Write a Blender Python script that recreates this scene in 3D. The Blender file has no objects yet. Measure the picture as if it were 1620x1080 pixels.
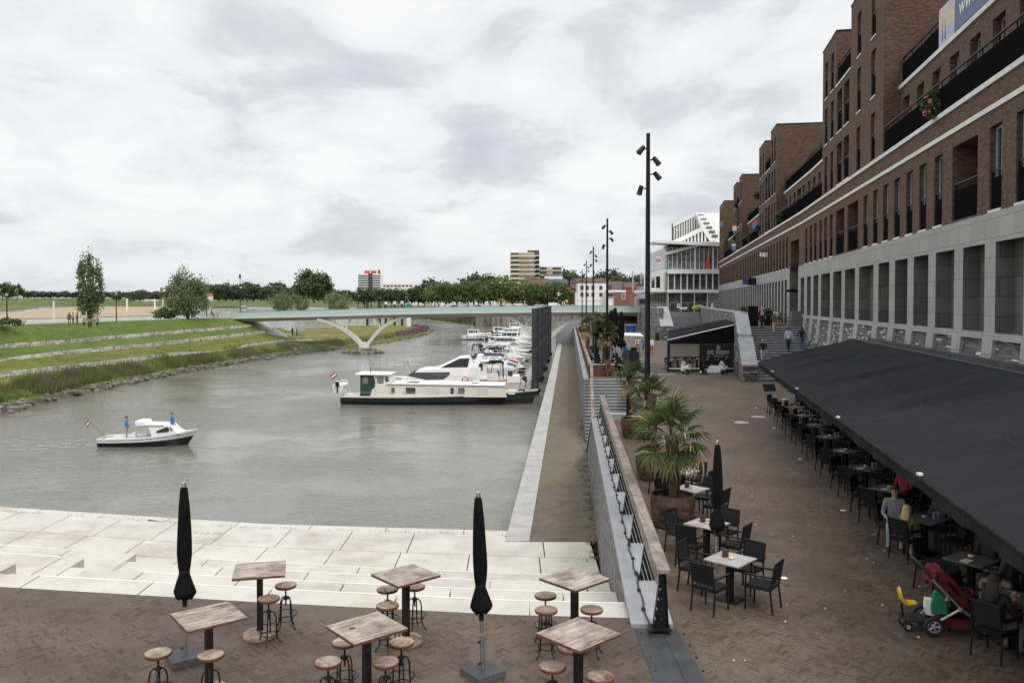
import bpy, bmesh, math, random
import numpy as np
from mathutils import Vector, Matrix
R = math.radians
PI = math.pi
rng = random.Random(11)
nrg = np.random.default_rng(5)
S = bpy.context.scene
COL = S.collection

# ------------------------------------------------------------------ camera, sky, sun, exposure
CAMZ, F, HY, PITCH = 5.4, 1308.0, 478.0, R(1.2)
cam_d = bpy.data.cameras.new('camera')
cam = bpy.data.objects.new('camera', cam_d)
COL.objects.link(cam)
cam.location = (0, 0, CAMZ)
cam.rotation_euler = (R(90) - PITCH, 0, 0)
cam_d.sensor_width = 36.0
cam_d.lens = 36.0 * F / 1620.0
SHIFT_PX = (540 - HY) - F * math.tan(PITCH)
cam_d.shift_y = -SHIFT_PX / 1620.0
cam_d.clip_start = 0.1
cam_d.clip_end = 20000
S.camera = cam
S.view_settings.view_transform = 'Standard'
S.view_settings.look = 'None'
S.view_settings.exposure = 0.0
S.view_settings.gamma = 1.0
S.cycles.max_bounces = 6
S.cycles.transparent_max_bounces = 8
S.cycles.caustics_reflective = False
S.cycles.caustics_refractive = False
S.cycles.use_denoising = True

SUN_EL, SUN_AZ = R(52), R(150)          # azimuth clockwise from the view direction
wd = bpy.data.worlds.new('World'); S.world = wd; wd.use_nodes = True
nt = wd.node_tree; nt.nodes.clear()
def wn(t, **k):
    n = nt.nodes.new(t)
    for a, b in k.items(): setattr(n, a, b)
    return n
def wmath(op, a, b=None, clamp=False):
    n = wn('ShaderNodeMath', operation=op); n.use_clamp = clamp
    for i, v in enumerate((a, b)):
        if v is None: continue
        if isinstance(v, (int, float)): n.inputs[i].default_value = v
        else: nt.links.new(v, n.inputs[i])
    return n.outputs[0]
tc = wn('ShaderNodeTexCoord'); sx = wn('ShaderNodeSeparateXYZ')
nt.links.new(tc.outputs['Generated'], sx.inputs[0])
zc = wmath('MAXIMUM', sx.outputs[2], 0.0)
den = wmath('ADD', zc, 0.3)
cx = wn('ShaderNodeCombineXYZ')
nt.links.new(wmath('DIVIDE', sx.outputs[0], den), cx.inputs[0])
nt.links.new(wmath('DIVIDE', sx.outputs[1], den), cx.inputs[1])
n1 = wn('ShaderNodeTexNoise'); n1.inputs['Scale'].default_value = 2.7; n1.inputs['Detail'].default_value = 9; n1.inputs['Roughness'].default_value = 0.56; n1.inputs['Distortion'].default_value = 0.35
n2 = wn('ShaderNodeTexNoise'); n2.inputs['Scale'].default_value = 1.3; n2.inputs['Detail'].default_value = 3
for n in (n1, n2): nt.links.new(cx.outputs[0], n.inputs['Vector'])
mixn = wmath('ADD', wmath('MULTIPLY', n1.outputs[0], 0.68), wmath('MULTIPLY', n2.outputs[0], 0.32))
rp = wn('ShaderNodeValToRGB'); cr = rp.color_ramp
cr.elements[0].position = 0.31; cr.elements[0].color = (0.63, 0.66, 0.725, 1)
cr.elements[1].position = 0.57; cr.elements[1].color = (1.03, 1.03, 1.03, 1)
e = cr.elements.new(0.425); e.color = (0.77, 0.795, 0.845, 1)
e = cr.elements.new(0.485); e.color = (0.93, 0.945, 0.965, 1)
nt.links.new(mixn, rp.inputs[0])
# low band close to the horizon: pale blue-grey veil
hz = wmath('SUBTRACT', 1.0, wmath('MULTIPLY', zc, 9.0), clamp=True)
mh = wn('ShaderNodeMixRGB'); mh.inputs[2].default_value = (0.72, 0.77, 0.82, 1)
nt.links.new(wmath('MULTIPLY', hz, 0.55), mh.inputs[0]); nt.links.new(rp.outputs[0], mh.inputs[1])
# the overcast sky brightens towards the zenith (well above the picture)
zen = wmath('ADD', 1.0, wmath('MULTIPLY', wmath('SUBTRACT', zc, 0.38, clamp=True), 1.7))
mz = wn('ShaderNodeMixRGB', blend_type='MULTIPLY'); mz.inputs[0].default_value = 1
nt.links.new(mh.outputs[0], mz.inputs[1]); nt.links.new(zen, mz.inputs[2])
sky = wn('ShaderNodeTexSky', sky_type='NISHITA'); sky.sun_disc = False
sky.sun_elevation = SUN_EL; sky.sun_rotation = SUN_AZ
b1 = wn('ShaderNodeBackground'); b1.inputs[1].default_value = 0.05
b2 = wn('ShaderNodeBackground'); b2.inputs[1].default_value = 1.0
nt.links.new(sky.outputs[0], b1.inputs[0]); nt.links.new(mz.outputs[0], b2.inputs[0])
ms = wn('ShaderNodeMixShader'); ms.inputs[0].default_value = 0.9
nt.links.new(b1.outputs[0], ms.inputs[1]); nt.links.new(b2.outputs[0], ms.inputs[2])
wo = wn('ShaderNodeOutputWorld'); nt.links.new(ms.outputs[0], wo.inputs[0])

sd = bpy.data.lights.new('sun', 'SUN'); sd.energy = 1.5; sd.angle = R(18); sd.color = (1.0, 0.96, 0.9)
so = bpy.data.objects.new('sun', sd); COL.objects.link(so)
sv = Vector((math.sin(SUN_AZ) * math.cos(SUN_EL), math.cos(SUN_AZ) * math.cos(SUN_EL), math.sin(SUN_EL)))
so.rotation_euler = sv.to_track_quat('Z', 'Y').to_euler()
so.location = sv * 100

# ------------------------------------------------------------------ helpers
def W(px, py, z):
    """point at height z seen at pixel px,py of the photograph"""
    xc, yc = (px - 810) / F, (540 - SHIFT_PX - py) / F
    dy, dz = math.cos(PITCH) + yc * math.sin(PITCH), -math.sin(PITCH) + yc * math.cos(PITCH)
    t = (z - CAMZ) / dz
    return Vector((xc * t, dy * t, z))
def PX(px, Y): return (px - 810) / F * Y
def PZ(py, Y): return CAMZ + (HY - py) / F * Y
def interp(tab, y, k=1):
    if y <= tab[0][0]: return tab[0][k]
    for a, b in zip(tab, tab[1:]):
        if y <= b[0]:
            t = (y - a[0]) / (b[0] - a[0]); return a[k] + (b[k] - a[k]) * t
    return tab[-1][k]

MATS = {}
class NT:
    """tiny node-writing helper"""
    def __init__(s, name):
        s.m = bpy.data.materials.new(name); s.m.use_nodes = True
        s.t = s.m.node_tree; s.b = s.t.nodes['Principled BSDF']; MATS[name] = s.m
    def n(s, t, **k):
        n = s.t.nodes.new(t)
        for a, b in k.items(): setattr(n, a, b)
        return n
    def set(s, inp, v):
        if hasattr(v, 'is_linked') or isinstance(v, bpy.types.NodeSocket): s.t.links.new(v, inp)
        elif isinstance(v, (tuple, list)) and len(v) == 3 and inp.type == 'RGBA': inp.default_value = (*v, 1)
        else: inp.default_value = v
    def ma(s, op, a, b=None, c=None, clamp=False):
        n = s.n('ShaderNodeMath', operation=op); n.use_clamp = clamp
        for i, v in enumerate((a, b, c)):
            if v is not None: s.set(n.inputs[i], v)
        return n.outputs[0]
    def xyz(s, kind='Object'):
        c = s.n('ShaderNodeTexCoord'); q = s.n('ShaderNodeSeparateXYZ'); s.t.links.new(c.outputs[kind], q.inputs[0])
        return q.outputs
    def vec(s, x, y, z=0.0):
        q = s.n('ShaderNodeCombineXYZ')
        for i, v in enumerate((x, y, z)): s.set(q.inputs[i], v)
        return q.outputs[0]
    def coord(s, kind='Object'): return s.n('ShaderNodeTexCoord').outputs[kind]
    def noise(s, scale, detail=4, rough=0.55, vec=None, dist=0):
        n = s.n('ShaderNodeTexNoise'); n.inputs['Scale'].default_value = scale; n.inputs['Detail'].default_value = detail
        n.inputs['Roughness'].default_value = rough; n.inputs['Distortion'].default_value = dist
        s.set(n.inputs['Vector'], vec if vec is not None else s.coord()); return n.outputs[0]
    def white(s, vec):
        n = s.n('ShaderNodeTexWhiteNoise'); n.noise_dimensions = '3D'; s.set(n.inputs['Vector'], vec); return n.outputs[0]
    def ramp(s, fac, *st):
        n = s.n('ShaderNodeValToRGB'); cr = n.color_ramp
        while len(cr.elements) < len(st): cr.elements.new(0.5)
        for e, (p, c) in zip(cr.elements, st): e.position = p; e.color = (*c, 1)
        s.set(n.inputs[0], fac); return n.outputs[0]
    def mix(s, fac, a, b, bt='MIX'):
        n = s.n('ShaderNodeMixRGB', blend_type=bt)
        s.set(n.inputs[0], fac); s.set(n.inputs[1], a); s.set(n.inputs[2], b); return n.outputs[0]
    def bump(s, h, strength=0.3, dist=0.02):
        n = s.n('ShaderNodeBump'); n.inputs['Strength'].default_value = strength; n.inputs['Distance'].default_value = dist
        s.set(n.inputs['Height'], h); s.t.links.new(n.outputs[0], s.b.inputs['Normal'])
    def out(s, col=None, rough=None, metal=None, spec=None):
        if col is not None: s.set(s.b.inputs['Base Color'], col)
        if rough is not None: s.set(s.b.inputs['Roughness'], rough)
        if metal is not None: s.set(s.b.inputs['Metallic'], metal)
        if spec is not None: s.b.inputs['Specular IOR Level'].default_value = spec
        return s.m
def mul(c, k): return tuple(min(1, x * k) for x in c)
def M(name, c, rough=0.6, metal=0.0, var=0.15, scale=6.0, bump=0.0, bscale=40.0, spec=0.5):
    """plain surface: colour with a little cloudy wear and grain"""
    if name in MATS: return MATS[name]
    t = NT(name)
    f = t.noise(scale, 5, 0.6)
    col = t.ramp(f, (0.3, mul(c, 1 - var)), (0.7, mul(c, 1 + var)))
    rr = t.ma('ADD', rough - 0.08, t.ma('MULTIPLY', t.noise(scale * 2.3, 3), 0.16))
    if bump: t.bump(t.noise(bscale, 3), bump, 0.01)
    return t.out(col, rr, metal, spec)

class MB:
    """collects shapes and links them as ONE mesh object"""
    def __init__(s): s.v = []; s.f = []; s.mi = []; s.mats = []; s.T = Matrix()
    def mid(s, m):
        if m not in s.mats: s.mats.append(m)
        return s.mats.index(m)
    def add(s, vs, fs, m):
        k = len(s.v); i = s.mid(m)
        s.v += [tuple(s.T @ Vector(v)) for v in vs]
        s.f += [tuple(k + j for j in f) for f in fs]; s.mi += [i] * len(fs)
    def box(s, x0, x1, y0, y1, z0, z1, m):
        s.add([(x0,y0,z0),(x1,y0,z0),(x1,y1,z0),(x0,y1,z0),(x0,y0,z1),(x1,y0,z1),(x1,y1,z1),(x0,y1,z1)],
              [(0,3,2,1),(4,5,6,7),(0,1,5,4),(1,2,6,5),(2,3,7,6),(3,0,4,7)], m)
    def cb(s, c, sz, m, rot=0.0, tilt=None):
        o = s.T.copy(); s.T = o @ Matrix.Translation(c) @ Matrix.Rotation(rot, 4, 'Z') @ (tilt if tilt else Matrix())
        a, b, d = sz[0]/2, sz[1]/2, sz[2]/2; s.box(-a, a, -b, b, -d, d, m); s.T = o
    def face(s, pts, m): s.add(pts, [tuple(range(len(pts)))], m)
    def loft(s, rings, m, caps=True, closed=True):
        n = len(rings[0]); vs = [p for r in rings for p in r]; fs = []
        for i in range(len(rings) - 1):
            for j in range(n if closed else n - 1):
                a, b = i*n + j, i*n + (j+1) % n; fs.append((a, b, b+n, a+n))
        if caps and closed: fs += [tuple(range(n))[::-1], tuple((len(rings)-1)*n + j for j in range(n))]
        s.add(vs, fs, m)
    def tube(s, pts, r, m, n=8, caps=True):
        pts = [Vector(p) for p in pts]; rings = []
        rs = r if isinstance(r, (list, tuple)) else [r] * len(pts)
        prev = None
        for i, p in enumerate(pts):
            d = (pts[min(i+1, len(pts)-1)] - pts[max(i-1, 0)])
            if d.length < 1e-9: d = Vector((0, 0, 1))
            d.normalize()
            if prev is None:
                u = d.orthogonal().normalized()
            else:
                u = prev - d * prev.dot(d)
                u = u.normalized() if u.length > 1e-6 else d.orthogonal().normalized()
            prev = u; w = d.cross(u)
            rings.append([p + (u * math.cos(2*PI*k/n) + w * math.sin(2*PI*k/n)) * rs[i] for k in range(n)])
        s.loft(rings, m, caps)
    def lathe(s, prof, m, c=(0,0,0), n=16, caps=True):
        s.loft([[(c[0] + r*math.cos(2*PI*k/n), c[1] + r*math.sin(2*PI*k/n), c[2] + z) for k in range(n)] for r, z in prof], m, caps)
    def ring(s, c, rad, r, m, n=20, k=6):
        rings = []
        for i in range(n + 1):
            a = 2*PI*i/n; o = Vector((math.cos(a), math.sin(a), 0))
            rings.append([Vector(c) + o*(rad + r*math.cos(2*PI*j/k)) + Vector((0,0,r*math.sin(2*PI*j/k))) for j in range(k)])
        s.loft(rings, m, caps=False)
    def extr(s, poly, y0, y1, m):
        """polygon in x,z extruded along y"""
        n = len(poly)
        s.add([(x, y0, z) for x, z in poly] + [(x, y1, z) for x, z in poly],
              [tuple(range(n)), tuple(range(n, 2*n))[::-1]] + [(j, (j+1) % n + 0, (j+1) % n + n, j + n) for j in range(n)], m)
    def prism(s, poly, z0, z1, m):
        n = len(poly)
        s.add([(x, y, z0) for x, y in poly] + [(x, y, z1) for x, y in poly],
              [tuple(range(n))[::-1], tuple(range(n, 2*n))] + [(j, (j+1) % n, (j+1) % n + n, j + n) for j in range(n)], m)
    def blob(s, c, r, m, nu=10, nv=7, jit=0.0, rnd=None):
        rings = []
        for i in range(nv + 1):
            a = -PI/2 + PI*i/nv; q = max(math.cos(a), 0.02); ring = []
            for k in range(nu):
                j = 1 + (rnd.uniform(-jit, jit) if rnd else 0)
                ring.append((c[0] + r[0]*q*math.cos(2*PI*k/nu)*j, c[1] + r[1]*q*math.sin(2*PI*k/nu)*j, c[2] + r[2]*math.sin(a)*j))
            rings.append(ring)
        s.loft(rings, m)
    def mesh(s, name, smooth=None):
        me = bpy.data.meshes.new(name); me.from_pydata(s.v, [], s.f)
        for m in s.mats: me.materials.append(m)
        me.polygons.foreach_set('material_index', s.mi)
        bm = bmesh.new(); bm.from_mesh(me); bmesh.ops.recalc_face_normals(bm, faces=bm.faces); bm.to_mesh(me); bm.free()
        if smooth:
            me.polygons.foreach_set('use_smooth', [True] * len(me.polygons)); me.set_sharp_from_angle(angle=R(smooth))
        me.update(); return me
    def build(s, name, parent=None, smooth=None, bevel=0, **props):
        return link(name, s.mesh(name, smooth), parent, bevel, **props)
def link(name, data, parent=None, bevel=0, **props):
    o = bpy.data.objects.new(name, data); COL.objects.link(o)
    if parent: o.parent = parent
    if bevel:
        b = o.modifiers.new('bevel', 'BEVEL'); b.width = bevel; b.segments = 2; b.limit_method = 'ANGLE'
    for k, v in props.items(): o[k] = v
    return o
def thing(name, label, cat, loc=(0,0,0), rz=0.0, group=None):
    o = bpy.data.objects.new(name, None); COL.objects.link(o); o.empty_display_size = 0.2
    o.location = loc; o.rotation_euler = (0, 0, rz)
    return tag(o, label, cat, group)
def tag(o, label, cat, group=None):
    o['label'] = label; o['category'] = cat
    if group: o['group'] = group
    return o
def struct(o): o['kind'] = 'structure'; return o
def stuff(o, label, cat): o['kind'] = 'stuff'; return tag(o, label, cat)
def dup(root, loc, rz=None, label=None, group=None, scale=None):
    def cp(o, par):
        c = o.copy(); COL.objects.link(c)
        if par: c.parent = par
        for ch in o.children: cp(ch, c)
        return c
    r = cp(root, None); r.location = loc
    if rz is not None: r.rotation_euler = (0, 0, rz)
    if label: r['label'] = label
    if group: r['group'] = group
    if scale: r.scale = scale if isinstance(scale, (tuple, list)) else (scale,)*3
    return r
def text_mesh(txt, size, m, ext=0.01, shear=0.0, align='CENTER'):
    c = bpy.data.curves.new('txt', 'FONT'); c.body = txt; c.size = size; c.extrude = ext; c.shear = shear
    c.align_x = align; c.align_y = 'CENTER'
    o = bpy.data.objects.new('txt', c); COL.objects.link(o)
    bpy.context.view_layer.update()
    me = bpy.data.meshes.new_from_object(o.evaluated_get(bpy.context.evaluated_depsgraph_get()))
    bpy.data.objects.remove(o); bpy.data.curves.remove(c)
    me.materials.clear(); me.materials.append(m); return me
ORD = ['first','second','third','fourth','fifth','sixth','seventh','eighth','ninth','tenth','eleventh','twelfth','thirteenth','fourteenth','fifteenth','sixteenth',
       'seventeenth','eighteenth','nineteenth','twentieth'] + ['%d%s' % (k, {1:'st',2:'nd',3:'rd'}.get(k % 10, 'th')) for k in range(21, 120)]

# ------------------------------------------------------------------ materials
def herringbone(name, c_lo, c_hi, wd_=0.07, n=3, ang=45, mort=(0.035,0.03,0.026), patch=0.35):
    t = NT(name); p = t.xyz()
    a = R(ang); ca, sa = math.cos(a)/wd_, math.sin(a)/wd_
    x = t.ma('ADD', t.ma('MULTIPLY', p[0], ca), t.ma('MULTIPLY', p[1], sa))
    y = t.ma('SUBTRACT', t.ma('MULTIPLY', p[1], ca), t.ma('MULTIPLY', p[0], sa))
    i, j = t.ma('FLOOR', x), t.ma('FLOOR', y)
    fx, fy = t.ma('SUBTRACT', x, i), t.ma('SUBTRACT', y, j)
    k = t.ma('FLOORED_MODULO', t.ma('SUBTRACT', i, j), 2.0*n)
    ver = t.ma('GREATER_THAN', k, n - 0.5)
    hor = t.ma('SUBTRACT', 1.0, ver)
    kk = t.ma('SUBTRACT', 2.0*n - 1, k)
    def sel(a_, b_): return t.ma('ADD', t.ma('MULTIPLY', a_, hor), t.ma('MULTIPLY', b_, ver))
    u = sel(t.ma('ADD', k, fx), t.ma('ADD', kk, fy)); v = sel(fy, fx)
    ix, iy = sel(t.ma('SUBTRACT', i, k), i), sel(j, t.ma('SUBTRACT', j, kk))
    d = t.ma('MINIMUM', t.ma('MINIMUM', v, t.ma('SUBTRACT', 1.0, v)), t.ma('MINIMUM', u, t.ma('SUBTRACT', float(n), u)))
    br = t.ma('MULTIPLY', d, 12.0, clamp=True)
    rnd = t.white(t.vec(ix, iy, 3.0))
    big = t.noise(0.35, 5, 0.65); mid = t.noise(1.7, 4, 0.6)
    f = t.ma('ADD', t.ma('MULTIPLY', rnd, 0.34), t.ma('MULTIPLY', t.ma('ADD', big, t.ma('MULTIPLY', mid, 0.6)), patch))
    col = t.ramp(f, (0.15, c_lo), (0.85, c_hi))
    wet = t.ramp(t.noise(0.22, 6, 0.7), (0.47, (1, 1, 1)), (0.62, (0.62, 0.62, 0.63)))
    damp = t.ma('GREATER_THAN', t.ma('ADD', t.white(t.vec(ix, iy, 9.0)), t.ma('MULTIPLY', t.noise(0.5, 3), 0.9)), 1.32)
    col = t.mix(t.ma('MULTIPLY', damp, 0.55), col, mul(c_lo, 0.55))
    col = t.mix(1.0, t.mix(br, mort, col), wet, 'MULTIPLY')
    t.bump(t.ma('ADD', br, t.ma('MULTIPLY', rnd, 0.25)), 0.5, 0.004)
    return t.out(col, t.ma('ADD', 0.55, t.ma('MULTIPLY', rnd, 0.25)), spec=0.35)
def masonry(name, c_lo, c_hi, L, H, mort, mw=0.1, white=0.0, cw=(0.6,0.6,0.58), vary=0.5, stain=0.3, bump=0.5, rough=0.8, gap=1.0):
    """running bond on any upright face: u runs along x+y, v up z"""
    t = NT(name); p = t.xyz()
    u, v = t.ma('DIVIDE', t.ma('ADD', p[0], p[1]), L), t.ma('DIVIDE', p[2], H)
    row = t.ma('FLOOR', v); off = t.white(t.vec(row, 1.0, 2.0)) if white else t.ma('MULTIPLY', t.ma('FLOORED_MODULO', row, 2.0), 0.5)
    uu = t.ma('ADD', u, off); col_ = t.ma('FLOOR', uu)
    fu, fv = t.ma('SUBTRACT', uu, col_), t.ma('SUBTRACT', v, row)
    du = t.ma('MULTIPLY', t.ma('MINIMUM', fu, t.ma('SUBTRACT', 1.0, fu)), L / H); dv = t.ma('MINIMUM', fv, t.ma('SUBTRACT', 1.0, fv))
    br = t.ma('GREATER_THAN', t.ma('MINIMUM', t.ma('MULTIPLY', du, gap), dv), mw)
    rnd = t.white(t.vec(col_, row, 5.0)); st = t.noise(0.4, 5, 0.65)
    f = t.ma('ADD', t.ma('MULTIPLY', rnd, vary), t.ma('MULTIPLY', st, stain))
    c = t.ramp(f, (0.1, c_lo), (0.75, c_hi))
    if white:
        w = t.ma('GREATER_THAN', t.white(t.vec(col_, row, 8.0)), 1 - white)
        c = t.mix(w, c, cw)
    t.bump(t.ma('ADD', br, t.ma('MULTIPLY', rnd, 0.4)), bump, 0.01)
    return t.out(t.mix(br, mort, c), rough, spec=0.3)
m_pave = herringbone('herringbone_clay_pavers', (0.074,0.05,0.035), (0.196,0.138,0.097), .046, 4)
m_quaypave = NT('mossy_quay_pavers')
def _qp(t):
    p = t.xyz(); n = t.noise(0.45, 6, 0.7); n3 = t.noise(9, 4, 0.7)
    base = t.ramp(t.ma('ADD', t.ma('MULTIPLY', n3, 0.5), t.ma('MULTIPLY', t.noise(1.4, 4), 0.5)), (0.3, (0.085,0.068,0.055)), (0.7, (0.2,0.165,0.135)))
    moss = t.ramp(t.noise(0.16, 6, 0.72), (0.47, (0,0,0)), (0.6, (1,1,1)))
    col = t.mix(t.ma('MULTIPLY', moss, 0.65), base, (0.165,0.15,0.085))
    t.bump(n3, 0.4, 0.02); t.out(col, 0.9, spec=0.2)
_qp(m_quaypave); m_quaypave = m_quaypave.m
m_brick = masonry('red_brown_facade_brick', (0.058,0.031,0.019), (0.168,0.093,0.058), 0.21, 0.075, (0.075,0.063,0.055), 0.09, vary=0.42, stain=0.42)
m_slate = masonry('slate_wall_with_white_stones', (0.045,0.047,0.05), (0.2,0.2,0.2), 0.5, 0.052, (0.03,0.03,0.032), 0.06, white=0.07, cw=(0.72,0.72,0.7), vary=0.6, stain=0.35, bump=0.9, gap=3)
m_slate2 = masonry('grey_stacked_stone', (0.07,0.07,0.072), (0.26,0.255,0.25), 0.4, 0.06, (0.04,0.04,0.042), 0.08, vary=0.75, stain=0.3, bump=0.9, gap=3)
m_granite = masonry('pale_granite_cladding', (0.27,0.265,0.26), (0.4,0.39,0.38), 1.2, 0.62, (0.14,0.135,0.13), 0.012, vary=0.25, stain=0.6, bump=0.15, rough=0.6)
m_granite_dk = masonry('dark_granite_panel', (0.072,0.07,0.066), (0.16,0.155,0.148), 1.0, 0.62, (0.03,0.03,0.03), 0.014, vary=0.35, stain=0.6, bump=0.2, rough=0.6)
m_band = M('white_stone_band', (0.66,0.65,0.63), 0.7, var=0.12, scale=2)
m_cap = M('grey_cap_stone', (0.34,0.345,0.355), 0.75, var=0.16, scale=1.6, bump=0.2)
m_conc = NT('pale_concrete')
def _pc(t):
    rnd = t.n('ShaderNodeNewGeometry').outputs['Random Per Island']
    f = t.ma('ADD', t.ma('MULTIPLY', t.noise(0.7, 6, 0.65), 0.85), t.ma('MULTIPLY', rnd, 0.13))
    c = t.ramp(f, (0.25, (0.45,0.42,0.36)), (0.5, (0.55,0.52,0.465)), (0.75, (0.62,0.595,0.545)))
    st = t.ramp(t.noise(0.28, 7, 0.75), (0.5, (1,1,1)), (0.7, (0.66,0.6,0.5)))
    t.bump(t.noise(30, 3), 0.12, 0.01); t.out(t.mix(0.8, c, st, 'MULTIPLY'), 0.85, spec=0.25)
_pc(m_conc); m_conc = m_conc.m
m_nose = M('pale_step_nosing', (0.68,0.66,0.62), .8, var=.08)
m_joint = M('dark_joint', (0.03,0.027,0.022), 0.95)
m_curb = M('pale_curb_stone', (0.38,0.37,0.345), 0.8, var=0.18, scale=1.2, bump=0.2)
m_black = M('black_powder_coated_steel', (0.009,0.009,0.0095), 0.5, var=0.3, spec=.25)
m_blackmat = M('matt_black_fabric', (0.008,0.008,0.0085), 0.9, var=0.3, spec=.1)
m_steel = M('brushed_steel', (0.5,0.5,0.5), 0.35, 0.9)
m_dsteel = M('dark_steel_plate', (0.055,0.057,0.062), 0.55, 0.3, var=0.35, scale=2.5)
m_white = M('white_paint', (0.76,0.76,0.75), 0.4, var=0.05)
m_gel = M('white_gelcoat', (0.8,0.8,0.79), 0.22, var=0.04, scale=1.5)
m_cream = M('cream_paint', (0.74,0.69,0.58), 0.35, var=0.05, scale=1.5)
m_green = M('dark_green_hull_paint', (0.014,0.034,0.034), 0.3, var=0.2)
m_navy = M('navy_canvas', (0.02,0.03,0.075), 0.8, var=0.2)
m_navyhull = M('navy_hull_paint', (0.008,0.011,0.022), 0.2)
m_red = M('red_paint', (0.55,0.03,0.025), 0.45)
m_orange = M('orange_paint', (0.75,0.13,0.03), 0.5)
m_blue = M('blue_plastic', (0.02,0.11,0.45), 0.45)
m_yellow = M('yellow_plastic', (0.85,0.5,0.03), 0.4)
m_teak = M('teak_wood', (0.25,0.14,0.075), 0.6, var=0.3, scale=8)
m_rubber = M('black_rubber', (0.02,0.02,0.02), 0.75)
m_skin = M('skin', (0.5,0.29,0.2), 0.55, var=0.08)
def woodmat(name, c_lo, c_hi, sx_=3.0, sy_=40.0, pl=0.0):
    t = NT(name); p = t.xyz()
    rnd = t.n('ShaderNodeObjectInfo').outputs['Random']
    v = t.vec(t.ma('ADD', t.ma('MULTIPLY', p[0], sx_), t.ma('MULTIPLY', rnd, 50.0)), t.ma('MULTIPLY', p[1], sy_), t.ma('MULTIPLY', p[2], 8.0))
    n = t.noise(1.0, 7, 0.72, v, 0.5)
    f = t.ma('ADD', n, t.ma('MULTIPLY', t.ma('SUBTRACT', t.noise(2.6, 4, 0.6, t.vec(p[0], t.ma('ADD', p[1], t.ma('MULTIPLY', rnd, 9.0)), p[2])), 0.5), 0.9))
    c = t.ramp(f, (0.28, c_lo), (0.5, tuple((a+b)/2 for a, b in zip(c_lo, c_hi))), (0.68, c_hi))
    if pl:
        q = t.ma('FRACT', t.ma('DIVIDE', t.ma('ADD', p[1], 50.0), pl)); line = t.ma('GREATER_THAN', t.ma('MINIMUM', q, t.ma('SUBTRACT', 1.0, q)), 0.02)
        c = t.mix(line, mul(c_lo, 0.5), c)
    t.bump(n, 0.35, 0.004); return t.out(c, 0.75, spec=0.25)
m_wood = woodmat('weathered_table_wood', (0.13,0.092,0.07), (0.5,0.43,0.37), 3, 36, 0.13)
m_seat = woodmat('worn_stool_seat_wood', (0.1,0.062,0.042), (0.5,0.4,0.31), 4, 22)
m_edge = M('reddish_wood_edge', (0.15,0.062,0.032), 0.6, var=0.35, scale=12)
m_rail = woodmat('grey_brown_handrail_wood', (0.12,0.096,0.078), (0.34,0.29,0.245), 30, 1.2)
m_iron = M('blackened_iron', (0.03,0.028,0.027), 0.5, 0.7, var=0.4, scale=20)
m_postt = M('bronze_steel_post', (0.055,0.05,0.044), 0.42, 0.8, var=0.2)
m_glass = NT('dark_window_glass')
def _gl(t):
    rnd = t.n('ShaderNodeObjectInfo').outputs['Random']
    c = t.ramp(t.ma('ADD', t.ma('MULTIPLY', rnd, 0.8), t.ma('MULTIPLY', t.noise(1.3, 3), 0.25)), (0.2, (0.01,0.012,0.014)), (0.68, (0.04,0.045,0.047)), (0.74, (0.19,0.19,0.18)), (0.95, (0.24,0.235,0.22)))
    t.out(c, 0.06, spec=0.7)
_gl(m_glass); m_glass = m_glass.m
def leafmat(name, lo, hi, cl=0.5):
    t = NT(name); g = t.n('ShaderNodeNewGeometry').outputs['Random Per Island']; o = t.n('ShaderNodeObjectInfo').outputs['Random']
    f = t.ma('ADD', t.ma('MULTIPLY', g, 0.5), t.ma('ADD', t.ma('MULTIPLY', t.noise(cl, 3), 0.6), t.ma('MULTIPLY', o, 0.18)))
    c = t.ramp(f, (0.3, lo), (0.85, hi))
    t.b.inputs['Subsurface Weight'].default_value = 0.0
    tr = t.n('ShaderNodeBsdfTranslucent'); t.set(tr.inputs[0], t.mix(0.5, c, hi)); mx = t.n('ShaderNodeMixShader'); mx.inputs[0].default_value = 0.3
    t.out(c, 0.6, spec=0.25)
    t.t.links.new(t.b.outputs[0], mx.inputs[1]); t.t.links.new(tr.outputs[0], mx.inputs[2])
    t.t.links.new(mx.outputs[0], t.t.nodes['Material Output'].inputs[0]); return t.m
m_leaf = leafmat('broadleaf_foliage', (0.03,0.054,0.018), (0.115,0.155,0.052))
m_leaf_lt = leafmat('fresh_green_foliage', (0.05,0.088,0.022), (0.19,0.25,0.075))
m_leaf_wil = leafmat('silvery_willow_foliage', (0.08,0.115,0.045), (0.24,0.29,0.14), 1.2)
m_leaf_dk = leafmat('hazed_dark_foliage', (0.045,0.066,0.038), (0.13,0.16,0.085), 0.2)  # leaf colour lightened to stand in for haze over the far trees
m_bark = M('bark', (0.1,0.075,0.055), 0.9, var=0.4, scale=9, bump=0.6)
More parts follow.
